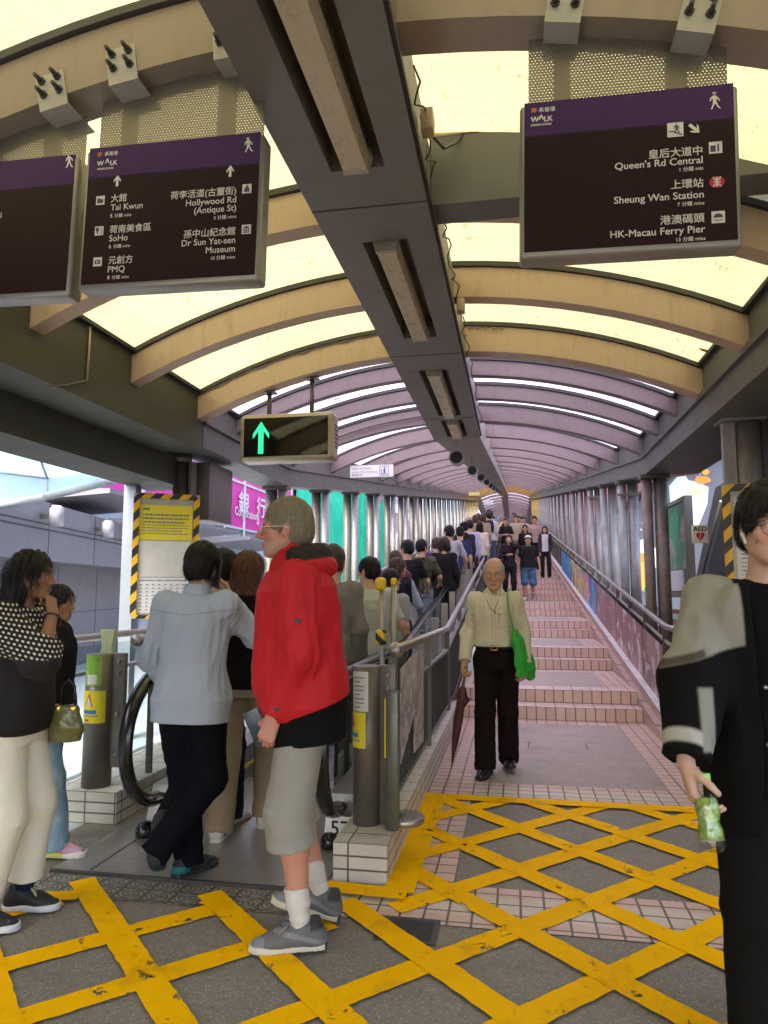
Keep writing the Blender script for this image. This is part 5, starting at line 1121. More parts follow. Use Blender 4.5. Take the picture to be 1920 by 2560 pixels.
def hand(sd, w, d, n, thumb, curl=(.35, .45, .3), spread=.06, tcurl=.4, sc=1., topp=.35):
    """palm, four fingers and a thumb; d along the fingers, n out of the palm, thumb side"""
    w = np.asarray(w, float); d = _unit(d); n = _unit(np.asarray(n, float)-d*(np.asarray(n, float)@d)); s = np.cross(d, n); s = s if s@np.asarray(thumb, float) > 0 else -s
    if np.isscalar(curl[0]): curl = [curl]*4
    for i, (o, a, b, c, r) in enumerate(FINGERS):
        k0 = w+(-s*o*1.0+d*(.088-abs(o-.0)*.25))*sc
        sd.cone(w-s*o*.55*sc, k0, .0165*sc, .0118*sc, .014); th = 0.; p = k0; fd = _unit(d-s*o*spread/.03)
        for L, q, rr in zip((a, b, c), curl[i], (r*1.06, r, r*.9)):
            th += q; dr = fd*math.cos(th)+n*math.sin(th); e = p+dr*L*sc; sd.cone(p, e, rr*sc, rr*.93*sc, .0035); p = e
    b0 = w+(d*.018+s*.020+n*.004)*sc; dr = _unit(d*.62+s*.62+n*topp); b1 = b0+dr*.042*sc; sd.cone(b0, b1, .0165*sc, .0125*sc, .016)
    dr2 = _unit(d*.85+s*(.45-tcurl*.9)+n*(topp+tcurl*.4)); b2 = b1+dr2*.031*sc; sd.cone(b1, b2, .0112*sc, .0102*sc, .005); dr3 = _unit(d*.9+s*(.25-tcurl*1.3)+n*(topp+tcurl*.6)); sd.cone(b2, b2+dr3*.025*sc, .0102*sc, .0085*sc, .004)
def head_sdf(sd, c, Rm, sc=1., sex='m', nose=1., jaw=1., ears=True, detail=True):
    def P(x, y, z): return c+Rm@(np.array([x, y, z])*sc)
    def E(x, y, z, a, b, e, k=.02, mode='u', R2=None): sd.ell(P(x, y, z), np.array([a, b, e])*sc, Rm if R2 is None else Rm@R2, k*sc, mode)
    def Cn(p, q, a, b, k=.02): sd.cone(P(*p), P(*q), a*sc, b*sc, k*sc)
    E(0, -.014, .030, .076, .096, .086, .01); E(0, .028, -.030, .061*jaw, .062, .082, .03)
    for s in (1, -1): Cn((s*.054*jaw, -.008, -.045), (s*.020*jaw, .060, -.098), .021, .017, .03); E(s*.042, .060, -.026, .024, .018, .020, .02)
    E(0, .066, -.100, .022*jaw, .019, .018, .025)
    if detail:
        Cn((-.034, .076, .020), (.034, .076, .020), .0125, .0125, .02)
        for s in (1, -1): E(s*.031, .094, -.002, .019, .016, .013, .014, 's'); E(s*.031, .0785, -.002, .0145, .0125, .0105, .004)
        Cn((0, .086, .010), (0, .106*(.6+.4*nose)+.0, -.030), .0075, .0105, .012); E(0, .101+.006*(nose-1), -.036, .0115, .012, .0095, .008)
        for s in (1, -1): E(s*.0125, .094, -.039, .0085, .011, .0075, .006)
        E(0, .0885, -.065, .022, .009, .0062, .006); E(0, .0870, -.0755, .019, .0095, .0070, .005); E(0, .100, -.0700, .022, .006, .0012, .003, 's')
    if ears:
        for s in (1, -1):
            R2 = rot('Z', -s*18)@rot('X', 12); E(s*.078, -.008, -.010, .0085, .019, .033, .008, 'u', R2)
            if detail: E(s*.086, -.003, -.008, .005, .010, .020, .005, 's', R2)
    return P
def hair_cap(sd, P, Rm, sc, top=.016, side=.010, back=.012, line=.055, nape=-.06, face=(.060, .072), burn=True):
    """short hair: swollen cranium less the face window, cut at the nape"""
    sd.ell(P(0, -.016-(back-side)*.5, .030), np.array([.076+side, .096+(side+back)/2, .086+top])*sc, Rm, .0); sd.ell(P(0, -.030, -.02), np.array([.066+side*.8, .078+back, .075])*sc, Rm, .03*sc)
    sd.ell(P(0, .118, line-.098), np.array([face[0], .085, face[1]+.022])*sc, Rm, .010*sc, 's')
    for s in (1, -1): sd.ell(P(s*.088, .034, -.060), np.array([.05, .045, .052])*sc, Rm, .012*sc, 's'); sd.ell(P(s*.095, -.006, -.012), np.array([.03, .021, .036])*sc, Rm, .006, 's')
    sd.half(P(0, 0, nape), Rm@np.array([0, .25, -1.]))
def strands(V, N, rg, n, L, flow, wd=.0011, lift=.25, seg=4, sel=None, jit=.35, droop=.0):
    """thin tapered ribbons combed over the hair"""
    idx = rg.choice(np.arange(len(V)) if sel is None else np.where(sel)[0], n); p = V[idx].copy(); nn = N[idx]; Ls = L*rg.uniform(.55, 1.15, n)[:, None]/seg
    pts = [p-nn*.002]; jd = rg.normal(size=(n, 3))*jit
    for k in range(seg):
        f = flow(pts[-1])+jd; f -= nn*((f*nn).sum(1)[:, None])*(.85 if lift < .5 else .3); f /= np.maximum(np.linalg.norm(f, axis=1), 1e-6)[:, None]; f += nn*lift*(1-k/seg)*rg.uniform(.2, 1.3, n)[:, None]; f[:, 2] -= droop*k/seg
        f /= np.maximum(np.linalg.norm(f, axis=1), 1e-6)[:, None]; pts.append(pts[-1]+f*Ls)
    Vs = []; Fs = []
    for k, q in enumerate(pts):
        t = pts[min(k+1, seg)]-pts[max(k-1, 0)]; sd_ = np.cross(t, nn+rg.normal(size=(n, 3))*.25); sd_ /= np.maximum(np.linalg.norm(sd_, axis=1), 1e-9)[:, None]; ww = wd*(1-.8*(k/seg)**2)
        Vs += [q-sd_*ww, q+sd_*ww]
    Vs = np.stack(Vs, 1).reshape(-1, 3); m = 2*(seg+1); base = np.arange(n)[:, None]*m
    for k in range(seg): Fs.append(np.concatenate([base+2*k, base+2*k+1, base+2*k+3, base+2*k+2], 1))
    return Vs.astype(np.float32), np.concatenate(Fs), np.repeat(idx, m)
def join(*parts):
    Vs, Fs, Cs, o = [], [], [], 0
    for V, F, Cc in parts: Vs.append(V); Fs.append(F+o); Cs.append(np.broadcast_to(np.asarray(Cc, np.float32), V.shape)); o += len(V)
    return np.concatenate(Vs), np.concatenate(Fs), np.concatenate(Cs)
SKIN = {'pale': (.56, .30, .215), 'ruddy': (.53, .255, .18), 'asian': (.52, .30, .19), 'tan': (.40, .20, .11), 'brown': (.30, .145, .075), 'fair': (.58, .355, .25)}
class Person:
    def __init__(s, label, loc, head_deg, H=1.7, cell=.006, sex='m', skin='asian', build=1., lean=0., hips=(0, 0), look=(0, 0, 0), arms=None, legs=None, group=None, seed=1, shw=1., belly=0., detail=None, twist=0., crouch=0.):
        """loc: floor point; head_deg: where the person faces (0 = up the walkway, +90 = to the left of the photo)"""
        s.H, s.h, s.sex, s.seed, s.b = H, cell, sex, seed, build; s.rg = np.random.RandomState(seed)
        s.root = empty('person', loc, R_(head_deg), label, 'person', group); s.detail = cell < .0065 if detail is None else detail
        s.sk = np.array(SKIN[skin]); K = H/1.75; s.K = K
        hz = .928*K-crouch; s.pel = np.array([hips[0], hips[1], hz]); tl = rot('X', -lean)@rot('Z', twist); s.tl = tl; up = tl@np.array([0, 0, 1.]); s.lat = tl@np.array([1., 0, 0]); s.fw = tl@np.array([0, 1., 0]); s.up = up
        s.base = s.pel-up*.07*K; s.neck = s.pel+up*.552*K; s.chest = s.pel+up*.40*K
        sw = (.166 if sex == 'm' else .148)*K*shw; s.sh = [s.pel+up*.492*K+s.lat*sw*q-s.fw*.012 for q in (-1, 1)]; s.sw = sw
        y, p, r = look; s.HR = rot('Z', y)@rot('X', -p)@rot('Y', r); s.hc = s.neck+up*.045*K+np.array([0, .012, 0])*K+s.fw*.018*K+s.HR@np.array([0, .012, .112])*K; s.hs = K*(1. if sex == 'm' else .97)
        s.hip = [s.pel+np.array([q*.088*K, 0, -.01]) for q in (-1, 1)]
        s.ul, s.fl, s.tg, s.sn = .295*K, .255*K, .422*K, .415*K
        arms = arms or {}; legs = legs or {}; s.el, s.wr, s.hd = [], [], []; s.kn, s.an, s.ft = [], [], []
        for i, q in enumerate((-1, 1)):
            A = arms.get('LR'[i], {}); t = A.get('w', (q*.03, .03, -.53)); t = s.sh[i]+np.asarray(t, float)*(K if A.get('rel', True) else 1) if A.get('rel', True) else np.asarray(t, float)
            e, wv = ik(s.sh[i], t, s.ul, s.fl, A.get('pole', (q*.35, -1, -.1))); s.el.append(e); s.wr.append(wv); f = _unit(wv-e)
            s.hd.append(dict(d=A.get('d', f), n=A.get('n', (-q, .1, 0)), thumb=A.get('t', (0, 1, 0)), curl=A.get('curl', (.35, .45, .3)), tcurl=A.get('tc', .4), spread=A.get('sp', .06), topp=A.get('topp', .35)))
            G = legs.get('LR'[i], {}); a = np.asarray(G.get('a', (q*.10, 0, .085*K)), float); kk, av = ik(s.hip[i], a, s.tg, s.sn, G.get('pole', (q*.12, 1, 0))); s.kn.append(kk); s.an.append(av); s.ft.append((G.get('yaw', -q*8), G.get('pitch', 0)))
        w = np.array([(0, .150, .118), (.10, .166, .125), (.22, .158, .120), (.40, .138, .108), (.56, .146, .115), (.72, .158, .118), (.84, .160, .108), (.93, .120, .085), (1.0, .062, .056)])
        if sex == 'f': w[:, 1] *= (.98, 1.0, .98, .86, .85, .88, .87, .88, .85); w[4:6, 2] *= 1.04
        w[:, 1:] *= K*build; w[-2:, 1:] /= build; s.st = w; s.belly = belly
    def foot_frame(s, i):
        y, p = s.ft[i]; Rm = rot('Z', y)@rot('X', -p); return s.an[i], Rm
    def torso_st(s, inf, t0, t1, extra=None):
        """torso sections inflated, between two heights"""
        T = s.st; ts = np.unique(np.concatenate([[t0, t1], T[(T[:, 0] > t0) & (T[:, 0] < t1), 0], np.linspace(t0, t1, 9)]))
        out = []
        for t in ts:
            w, d = np.interp(t, T[:, 0], T[:, 1]), np.interp(t, T[:, 0], T[:, 2]); bl = s.belly*math.exp(-((t-.38)/.22)**2); a, c, o = (extra(t) if extra else (0, 0, 0)); out.append((t, w+inf+a, d+inf+bl*.6+c, bl*.6+o))
        return out
    def link(s, name, V, F, mat, col, parent=None):
        return link(name, np_mesh(name, V, F, mat, True, col), parent or s.root)
    def body(s, bare_leg=0., col_fn=None, nose=1., jaw=1., ears=True, lip=(.36, .13, .11), brow=(.03, .02, .015), browz=.022, beard=None, hide_hands=()):
        K, b = s.K, s.b; sd = Sdf(); lw = b if b < 1.1 else 1.06
        sd.loft(s.base, s.neck, s.lat, s.torso_st(-.012, .04, 1.), .03)
        sd.cone(s.neck-s.up*.03*K, s.hc+s.HR@np.array([0, -.022, -.055])*K, .062*K*(1 if s.sex == 'm' else .86), .056*K*(1 if s.sex == 'm' else .86), .03)
        P = head_sdf(sd, s.hc, s.HR, s.hs, s.sex, nose, jaw, ears, s.detail)
        for i in (0, 1):
            sd.ell(s.sh[i], (.050*K, .050*K, .052*K), None, .04); sd.cone(s.sh[i], s.el[i], .044*K*lw, .036*K*lw, .03); m = s.el[i]+(s.wr[i]-s.el[i])*.3
            sd.cone(s.el[i], m, .036*K*lw, .037*K*lw, .02); sd.cone(m, s.wr[i], .037*K*lw, .0245*K, .02); h = s.hd[i]
            if i not in hide_hands:
                if s.h < .011: hand(sd, s.wr[i]+_unit(h['d'])*.012, h['d'], h['n'], h['thumb'], h['curl'], h['spread'], h['tcurl'], K*(1.0 if s.sex == 'm' else .9), h['topp'])
                else: sd.cone(s.wr[i], s.wr[i]+_unit(h['d'])*.10*K, .024*K, .028*K, .02, (h['n'], .6)); sd.cone(s.wr[i]+_unit(h['d'])*.10*K, s.wr[i]+_unit(_unit(h['d'])+_unit(h['n'])*.6)*.16*K, .024*K, .016*K, .02)
            sd.cone(s.hip[i], s.kn[i], .078*K*lw, .052*K*lw, .04); c = s.kn[i]+(s.an[i]-s.kn[i])*.28-np.array([0, .012, 0]); sd.cone(s.kn[i], c, .052*K*lw, .052*K*lw, .03); sd.cone(c, s.an[i], .052*K*lw, .033*K, .03)
            a, Rm = s.foot_frame(i); sd.cone(a+Rm@np.array([0, -.03, -.045])*K, a+Rm@np.array([0, .13, -.055])*K, .032*K, .024*K, .03)
        V, F = sd.mesh(s.h); s.P = P
        L = (V-s.hc)@s.HR/s.hs; C_ = np.tile(s.sk, (len(V), 1)); x, y, z = L[:, 0], L[:, 1], L[:, 2]
        hm = (np.abs(L) < .16).all(1); g = lambda cx, cy, cz, r: np.exp(-(((np.abs(x)-cx)/r)**2+((y-cy)/(r*1.3))**2+((z-cz)/r)**2))*hm
        red = np.clip(g(.042, .07, -.03, .022)*.7+g(0, .105, -.03, .014)*.8+g(.08, 0, -.01, .03)*.6, 0, 1)[:, None]; C_ = C_*(1-red)+C_*np.array([1.08, .78, .74])*red
        if s.detail:
            m = (hm & (y > .072) & (np.abs(x) < .021-np.abs(z+.0705)*.35) & (np.abs(z+.0705) < .0105)).astype(float)[:, None]*.75; C_ = C_*(1-m)+np.array(lip)*m
            bz = browz+.010*(1-((np.abs(x)-.033)/.022)**2)*.6; m = (hm & (y > .05) & (np.abs(x) > .012) & (np.abs(x) < .052) & (np.abs(z-bz) < .0045)).astype(float)[:, None]*.8; C_ = C_*(1-m)+np.array(brow)*m
            m = (hm & (y > .06) & (np.abs(np.abs(x)-.031) < .0165) & (z > .0055-((np.abs(x)-.031)/.0165)**2*.008) & (z < .0095-((np.abs(x)-.031)/.0165)**2*.006)).astype(float)[:, None]*.75; C_ = C_*(1-m)+np.array((.03, .02, .017))*m
        if beard is not None:
            m = (hm & (y > .0) & (z < -.045)).astype(float)*np.clip((-.045-z)/.02, 0, 1)*beard[3]; m = np.where((np.abs(x) < .02) & (np.abs(z+.0705) < .01), 0, m)[:, None]; C_ = C_*(1-m)+np.array(beard[:3])*m
        if col_fn is not None: C_ = col_fn(V, C_, L)
        o = s.link('body', V, F, m_skin, C_)
        if s.detail: s.eyes(P, brow)
        return o
    def eyes(s, P, iris=(.03, .02, .015)):
        parts = []
        for q in (-1, 1):
            t = bmesh.new(); bmesh.ops.create_uvsphere(t, u_segments=16, v_segments=12, radius=.0112*s.hs); V = np.array([v.co[:] for v in t.verts], np.float32); t.verts.index_update()
            F4 = np.array([[v.index for v in f.verts]+([f.verts[-1].index] if len(f.verts) == 3 else []) for f in t.faces]); t.free()
            ang = V@np.array([0, 1., 0])/(.0112*s.hs); Cc = np.where((ang > .90)[:, None], np.array(iris)*.4, np.array((.62, .58, .54)))
            Vw = (s.HR@V.T).T+P(q*.031, .0792, -.0025)
            m = MB(); lay = m.bm.verts.layers.float_color.new('Col'); vs_ = [m.bm.verts.new(v) for v in Vw]
            for f in F4:
                try: m.bm.faces.new([vs_[i] for i in dict.fromkeys(f)]).smooth = True
                except ValueError: pass
            for v, c in zip(vs_, Cc): v[lay] = (*c, 1)
            m.build('eye', m_gloss, s.root)
    def sleeve_pts(s, i): return s.sh[i], s.el[i], s.wr[i]
    def top(s, name, col, inf=.014, hem=.10, collar=.985, sleeve='long', r=(.060, .054, .048, .039), folds=.008, fs=(5., 5., 1.8), mat=None, col_fn=None, extra=None, cuff=0., seed=3, k=.035, hemfn=None, wristgap=.0, open_fn=None, ret=False, n=2.3, sh_r=.056, yoke=True, hemcut=None):
        K = s.K; sd = Sdf(); sd.loft(s.base, s.neck, s.lat, s.torso_st(inf, hem, collar, extra), k, n)
        if hemcut: sd.half(hemcut[0], hemcut[1])
        for i in (0, 1):
            a, e, w = s.sleeve_pts(i); sd.ell(a, np.array([sh_r, sh_r*.95, sh_r])*K, None, .05)
            if yoke: sd.cone(s.neck-s.up*.055*K+s.lat*(i*2-1)*.05*K, a, .040*K, .048*K, .05)
            if sleeve == 'long':
                we = w+(e-w)*wristgap; sd.cone(a, e, r[0]*K, r[1]*K, .035); sd.cone(e, we+_unit(we-e)*.0, r[2]*K, r[3]*K, .03, cut=1)
                if cuff: sd.cone(we-_unit(we-e)*cuff, we+_unit(we-e)*.003, (r[3]+.003)*K, (r[3]+.002)*K, .006, cut=1)
            elif sleeve == 'short': sd.cone(a, a+(e-a)*.82, r[0]*K, (r[1]+.008)*K, .035, cut=1)
        if open_fn: open_fn(sd)
        hot = (1., [(s.el[0], .09, 1.6), (s.el[1], .09, 1.6), (s.sh[0]-s.up*.1, .1, .7), (s.sh[1]-s.up*.1, .1, .7)], ((hemcut[0]+_unit(s.up)*.0 if hemcut else s.base+(s.neck-s.base)*hem), (-_unit(hemcut[1]) if hemcut else s.up), .17))
        V, F = sd.mesh(s.h, [(folds, fs, seed+s.seed*7, hot), (folds*.45, tuple(v*2.3 for v in fs), seed+1+s.seed, hot)])
        C_ = np.tile(np.array(col, float), (len(V), 1)); C_ = col_fn(V, C_) if col_fn else C_
        o = s.link(name, V, F, mat or m_cloth, C_); return (o, V, F) if ret else o
    def pants(s, col, r=(.098, .075, .058), length=1., waist=.26, inf=.012, folds=.005, col_fn=None, name='trousers', seed=11, mat=None, k=.03, fs=(5, 5, 2.4)):
        K = s.K; sd = Sdf(); sd.loft(s.base, s.neck, s.lat, s.torso_st(inf, -.02, waist), .03)
        for i in (0, 1):
            h, kn, an = s.hip[i], s.kn[i], s.an[i]; sd.cone(h+np.array([0, -.008, 0]), kn, r[0]*K, r[1]*K, k)
            if length > .99: e = an+_unit(an-kn)*.035*K; sd.cone(kn, e, r[1]*K, r[2]*K, .03, cut=1)
            elif length > .5: e = kn+(an-kn)*((length-.5)*2); sd.cone(kn, e, r[1]*K, r[2]*K, .03, cut=1)
            else:
                e = h+(kn-h)*(length*2); sd.ops.pop(); sd.cone(h, e, r[0]*K, r[2]*K, k, cut=1)
        hot = (.8, [(s.kn[0], .10, .6), (s.kn[1], .10, .6), (s.an[0], .10, 1.2), (s.an[1], .10, 1.2), (s.pel-np.array([0, 0, .08]), .12, .8)])
        V, F = sd.mesh(s.h, [(folds, fs, seed+s.seed*5, hot), (folds*.5, (4, 4, 16), seed+9+s.seed, hot)])
        C_ = np.tile(np.array(col, float), (len(V), 1)); C_ = col_fn(V, C_) if col_fn else C_
        return s.link(name, V, F, mat or m_cloth, C_)
    def shoes(s, col, sole=(.6, .58, .52), accent=None, hgt=.085, size=1., sole_t=.028, colr=None, laces=None, high=0.):
        K = s.K*size; out = []
        for i in (0, 1):
            a, Rm = s.foot_frame(i); g = a+Rm@np.array([0, 0, -.085*s.K]); Q = lambda x, y, z: g+Rm@(np.array([x, y, z])*K); sx = 1-2*i
            fp = [(0, .018, 0), (.04, .031, 0), (.14, .036, 0), (.35, .036, .0), (.55, .040, 0), (.74, .047, 0), (.90, .038, 0), (.97, .022, 0), (1., .008, 0)]
            up = Sdf(); A0, B0 = Q(0, -.095, .022), Q(sx*.012, .185, .022)
            up.cone(Q(0, -.048, .052), Q(0, -.030, hgt+.012+high), .040*K, .043*K, .02, cut=1); up.cone(Q(0, -.055, .038), Q(0, .06, .040), .038*K, .036*K, .03); up.cone(Q(0, -.01, .078), Q(sx*.006, .10, .036), .030*K, .030*K, .03); up.cone(Q(sx*.006, .09, .034), Q(sx*.010, .148, .028), .040*K, .030*K, .03, (Rm@np.array([0, 0, 1.]), .75))
            up.half(Q(0, 0, sole_t*.8), Rm@np.array([0, 0, -1.])); V, F = up.mesh(s.h*.8)
            Lc = (V-g)@Rm/K; C_ = np.tile(np.array(col, float), (len(V), 1))
            if accent is not None: C_ = accent(Lc, C_)
            so = s.link('shoe', V, F, m_shoe, C_)
            sl = Sdf(); sl.loft(A0-Rm@np.array([0, 0, .022])*K+Rm@np.array([0, 0, sole_t/2])*K, B0-Rm@np.array([0, 0, .022])*K+Rm@np.array([0, 0, sole_t/2])*K, Rm@np.array([1., 0, 0]), [(t, w_+.004, sole_t/2/K if False else sole_t*.5) for t, w_, _ in fp], .0, 4.)
            V, F = sl.mesh(min(s.h*.8, .008)); Lc = (V-g)@Rm/K; C2 = np.tile(np.array(sole, float), (len(V), 1))
            if colr is not None: C2 = colr(Lc, C2)
            s.link('sole', V, F, m_shoe, C2, so); out.append(so)
            if laces is not None:
                b = MB()
                for q in range(5):
                    y0 = .035+q*.018; zz = .098-q*.0125; b.tube([Q(-.018, y0, zz-.010), Q(0, y0+.006, zz+.003), Q(.018, y0+.012, zz-.012)], .0028, 6)
                for q in (-1, 1): b.tube([Q(0, .03, .104), Q(q*.03, .05, .102), Q(q*.038, .075, .075), Q(q*.018, .065, .085), Q(0, .035, .103)], .0026, 6)
                b.build('lace', laces, so)
        return out
    def hair_short(s, col, top=.018, side=.011, back=.013, line=.058, nape=-.06, n=2600, L=.03, flow=None, lift=.35, face=(.060, .072), jit=.35, wd=.0011, col2=None, amp=.004, hot=None):
        sd = Sdf(); hair_cap(sd, s.P, s.HR, s.hs, top, side, back, line, nape, face); h = min(s.h, .006) if s.h < .011 else s.h
        V, F = sd.mesh(h, [(amp, (16, 16, 9), 5+s.seed, None), (amp*.6, (34, 34, 20), 6+s.seed, None)]); c = np.array(col, float); C_ = np.tile(c, (len(V), 1))
        parts = [(V, F, C_)]
        if n and s.h < .011:
            N = vnormals(V, F); HR = s.HR; fl = flow or (lambda p: np.broadcast_to(HR@np.array([0, .5, -.7]), p.shape))
            Vs, Fs, ix = strands(V, N, s.rg, n, L*s.hs, fl, wd, lift, jit=jit, droop=.3); k = s.rg.uniform(.75, 1.35, len(Vs)//10)[:, None]; c2 = np.array(col2 if col2 is not None else col, float)
            mixr = s.rg.uniform(0, 1, len(k))[:, None]; parts.append((Vs, Fs, np.repeat((c*(1-mixr)+c2*mixr)*k, 10, 0)))
        V, F, C_ = join(*parts); return s.link('hair', V, F, m_hair, np.clip(C_, 0, 1))
    def hair_long(s, col, length=.42, width=.085, depth=.05, back=-.03, n=3500, front=True, wave=.006, side=.014, fwd=0., tip=.7, line=.058, col2=None, sweep=0., face=(.058, .085)):
        K = s.hs; sd = Sdf(); hair_cap(sd, s.P, s.HR, K, .016, side, .016, line, -.2, face); a = s.P(0, back+.0, .03); bt = a+np.array([sweep, fwd, -length]); bt = a+_unit(bt-a)*length
        sd.ops = [o for o in sd.ops if o[4] != 'i']
        sd.loft(a, bt, s.HR@np.array([1., 0, 0]), [(0, width*.8, depth*.9), (.3, width, depth), (.65, width*1.02, depth*.85), (1., width*tip, depth*.5)], .03)
        h = min(s.h, .006) if s.h < .011 else s.h
        V, F = sd.mesh(h, [(wave, (20, 20, 3.5), 5+s.seed, None), (wave*.6, (42, 42, 6), 8+s.seed, None)]); N = vnormals(V, F); c = np.array(col, float); C_ = np.tile(c, (len(V), 1)); parts = [(V, F, C_)]
        if n and s.h < .011:
            HR = s.HR; hc = s.hc
            def fl(p): d = p-hc; o = np.zeros_like(p); o[:, 2] = -1; o[:, :2] = d[:, :2]*1.2; return o
            sel = ~((((V-s.hc)@s.HR)[:, 1] > .055*K) & (((V-s.hc)@s.HR)[:, 2] < .075*K)); Vs, Fs, ix = strands(V, N, s.rg, n, .10*K, fl, .0011, .015, jit=.05, droop=.1, sel=sel); k = s.rg.uniform(.5, 1.9, len(Vs)//10)[:, None]; c2 = np.array(col2 if col2 is not None else col, float); mr = s.rg.uniform(0, 1, len(k))[:, None]
            parts.append((Vs, Fs, np.repeat((c*(1-mr)+c2*mr)*k, 10, 0)))
        V, F, C_ = join(*parts); return s.link('hair', V, F, m_hair, np.clip(C_, 0, 1))
    def collar(s, col, name='collar', r=.066, h=.045, tilt=.0, mat=None, parent=None, spread=0.):
        K = s.K; sd = Sdf(); c = s.neck+s.up*.0*K; t = s.up+s.fw*tilt
        sd.cone(c-s.up*.02*K, c+_unit(t)*h*K, (r+.012)*K, r*K, .0, cut=1); sd.cone(c-s.up*.03*K, c+_unit(t)*(h+.03)*K, (r+.004)*K, (r-.008)*K, .0, mode='s')
        if spread: sd.cone(c+s.fw*.09*K-s.up*.04*K, c+s.fw*.11*K+s.up*.08*K, .012*K, .05*K*spread, .005, mode='s')
        V, F = sd.mesh(s.h*.8); return s.link(name, V, F, mat or m_cloth, np.tile(np.array(col, float), (len(V), 1)), parent)
    def add(s, name, mb, mat, parent=None): return mb.build(name, mat, parent or s.root)
    def glasses(s, mat, r=.021, w=.0016, square=False, rim=True):
        b = MB(); P = s.P
        for q in (-1, 1):
            pts = []
            for i in range(21):
                t = 2*math.pi*i/20; u, v = math.cos(t), math.sin(t)
                if square: u = math.copysign(abs(u)**.5, u); v = math.copysign(abs(v)**.5, v)*.72
                pts.append(P(q*.032+u*r, .098-abs(u*r+.0)*.0, -.004+v*r))
            b.tube(pts, w*s.hs, 6, False); b.tube([P(q*(.032+r), .098, .0), P(q*.074, .075, .003), P(q*.083, .0, .004), P(q*.082, -.02, -.006)], w*s.hs, 6)
        b.tube([P(-.032+r, .098, .0), P(0, .102, .004), P(.032-r, .098, .0)], w*s.hs, 6); return b.build('glasses', mat, s.root)
# ================================================================== THE PEOPLE
m_wire = M('thin metal', (.25, .23, .2), .3, .8); m_dkwire = M('dark frame', (.03, .025, .022), .3); m_whplastic = M('white plastic', (.8, .8, .8), .25, var=.02)
m_phone = M('phone glass', (.02, .022, .028), .1, spec=.6); m_gold = M('gold buckle', (.6, .42, .14), .25, .9)
def sm(v, w=.004): return np.clip(.5+np.asarray(v)/(2*w), 0, 1)
def ssq(x, a, b): return np.clip((x-a)/(b-a), 0, 1)
def blend(C_, m, c): m = np.asarray(m, float)[:, None]; return C_*(1-m)+np.array(c)*m
def local(p, root):                       # a point of the place in a person's own frame
    a = root.rotation_euler.z; d = Vector(p)-root.location; return np.array((d.x*math.cos(a)+d.y*math.sin(a), -d.x*math.sin(a)+d.y*math.cos(a), d.z))
def world(p, root): return Matrix.Translation(root.location) @ Matrix.Rotation(root.rotation_euler.z, 4, 'Z') @ Vector(tuple(float(v) for v in p))
def held(name, mb, mat, root, label, cat):   # a thing carried by a person, built in the person's frame
    o = mb.build(name, mat, None, label, cat); o.location = root.location; o.rotation_euler = root.rotation_euler; return o
def socks(p, col, top=.12, r=.043):
    for i in (0, 1):
        a, k = p.an[i], p.kn[i]; u = _unit(k-a); sd = Sdf(); sd.cone(a+u*.02, a+u*(top-.05)*p.K, (r-.008)*p.K, (r-.001)*p.K, .0); sd.cone(a+u*(top-.055)*p.K, a+u*top*p.K, (r+.0005)*p.K, (r+.003)*p.K, .01, cut=1)
        V, F = sd.mesh(min(p.h, .005), [(.003, (3, 3, 22), 4, None)]); p.link('sock', V, F, m_cloth, np.tile(np.array(col), (len(V), 1)))
# ---- 1 man in the red jacket
p = Person('tall fair haired man in a red hooded jacket and pale knee length shorts', (-.89, 3.0, 0), 103, 1.815, .005, 'm', 'ruddy', 1.05, lean=5, look=(4, 0, 0), belly=.03, shw=1.02,
    arms={'L': dict(w=(.0, .075, -.525), pole=(-.25, -1, -.1), d=(.05, .35, -.95), n=(.9, -.3, .1), t=(.2, 1, .2), curl=(.75, 1.3, .9), tc=.7, sp=.02), 'R': dict(w=(.03, .10, -.52))},
    legs={'L': dict(a=(-.12, .0, .093), yaw=7), 'R': dict(a=(.13, -.07, .115), yaw=-6, pitch=-14)}, seed=1)
p.body(beard=(.42, .33, .26, .45), nose=1.25, brow=(.25, .18, .1))
def sh_col(V, C_): return C_
p.pants((.30, .285, .245), (.099, .092, .098), .64, .20, folds=.0035, name='shorts', col_fn=lambda V, C_: blend(C_, ssq(V[:, 2], .46, .38)*.25, (.36, .36, .33)))
p.top('undershirt', (.008, .0075, .008), .038, -.14, .12, 'none', folds=.006, yoke=False, sh_r=.001, k=0.)
RED = (.50, .012, .018)
def jac(V, C_):
    x, y, z = V[:, 0], V[:, 1], V[:, 2]; m = (np.abs(x-.0) < .014) & (y > .03) & (z < 1.42); C_ = blend(C_, m, (.02, .012, .012)); return C_
def jopen(sd): sd.loft((0, .16, .7), (0, .12, 1.62), (1., 0, 0), [(0, .03, .06), (.35, .016, .05), (.7, .014, .06), (1, .03, .08)], .0, 2.2, 's')
o, JV, JF = p.top('jacket', RED, .054, .0, .97, 'long', (.078, .080, .078, .056), .012, (3.6, 3.6, 1.5), m_nylon, jac, seed=5, cuff=.055, wristgap=.02, open_fn=jopen, ret=True, sh_r=.070, hemcut=(p.pel-np.array([0, 0, .035]), (0, -.34, -1.)), extra=lambda t: (.012*math.exp(-((t-.3)/.15)**2), .012*math.exp(-((t-.3)/.15)**2), 0))
sd = Sdf(); n0 = p.neck; b_ = -p.fw
sd.cone(n0+p.fw*.03-p.up*.01, n0-p.fw*.035+p.up*.075, .095, .082, .0, cut=1); sd.cone(n0+p.fw*.04-p.up*.05, n0-p.fw*.03+p.up*.12, .076, .068, .0, mode='s')
sd.loft(n0+p.fw*.10-p.up*.06, n0+p.fw*.12+p.up*.14, (1., 0, 0), [(0, .035, .06), (1, .07, .08)], .0, 2.2, 's')
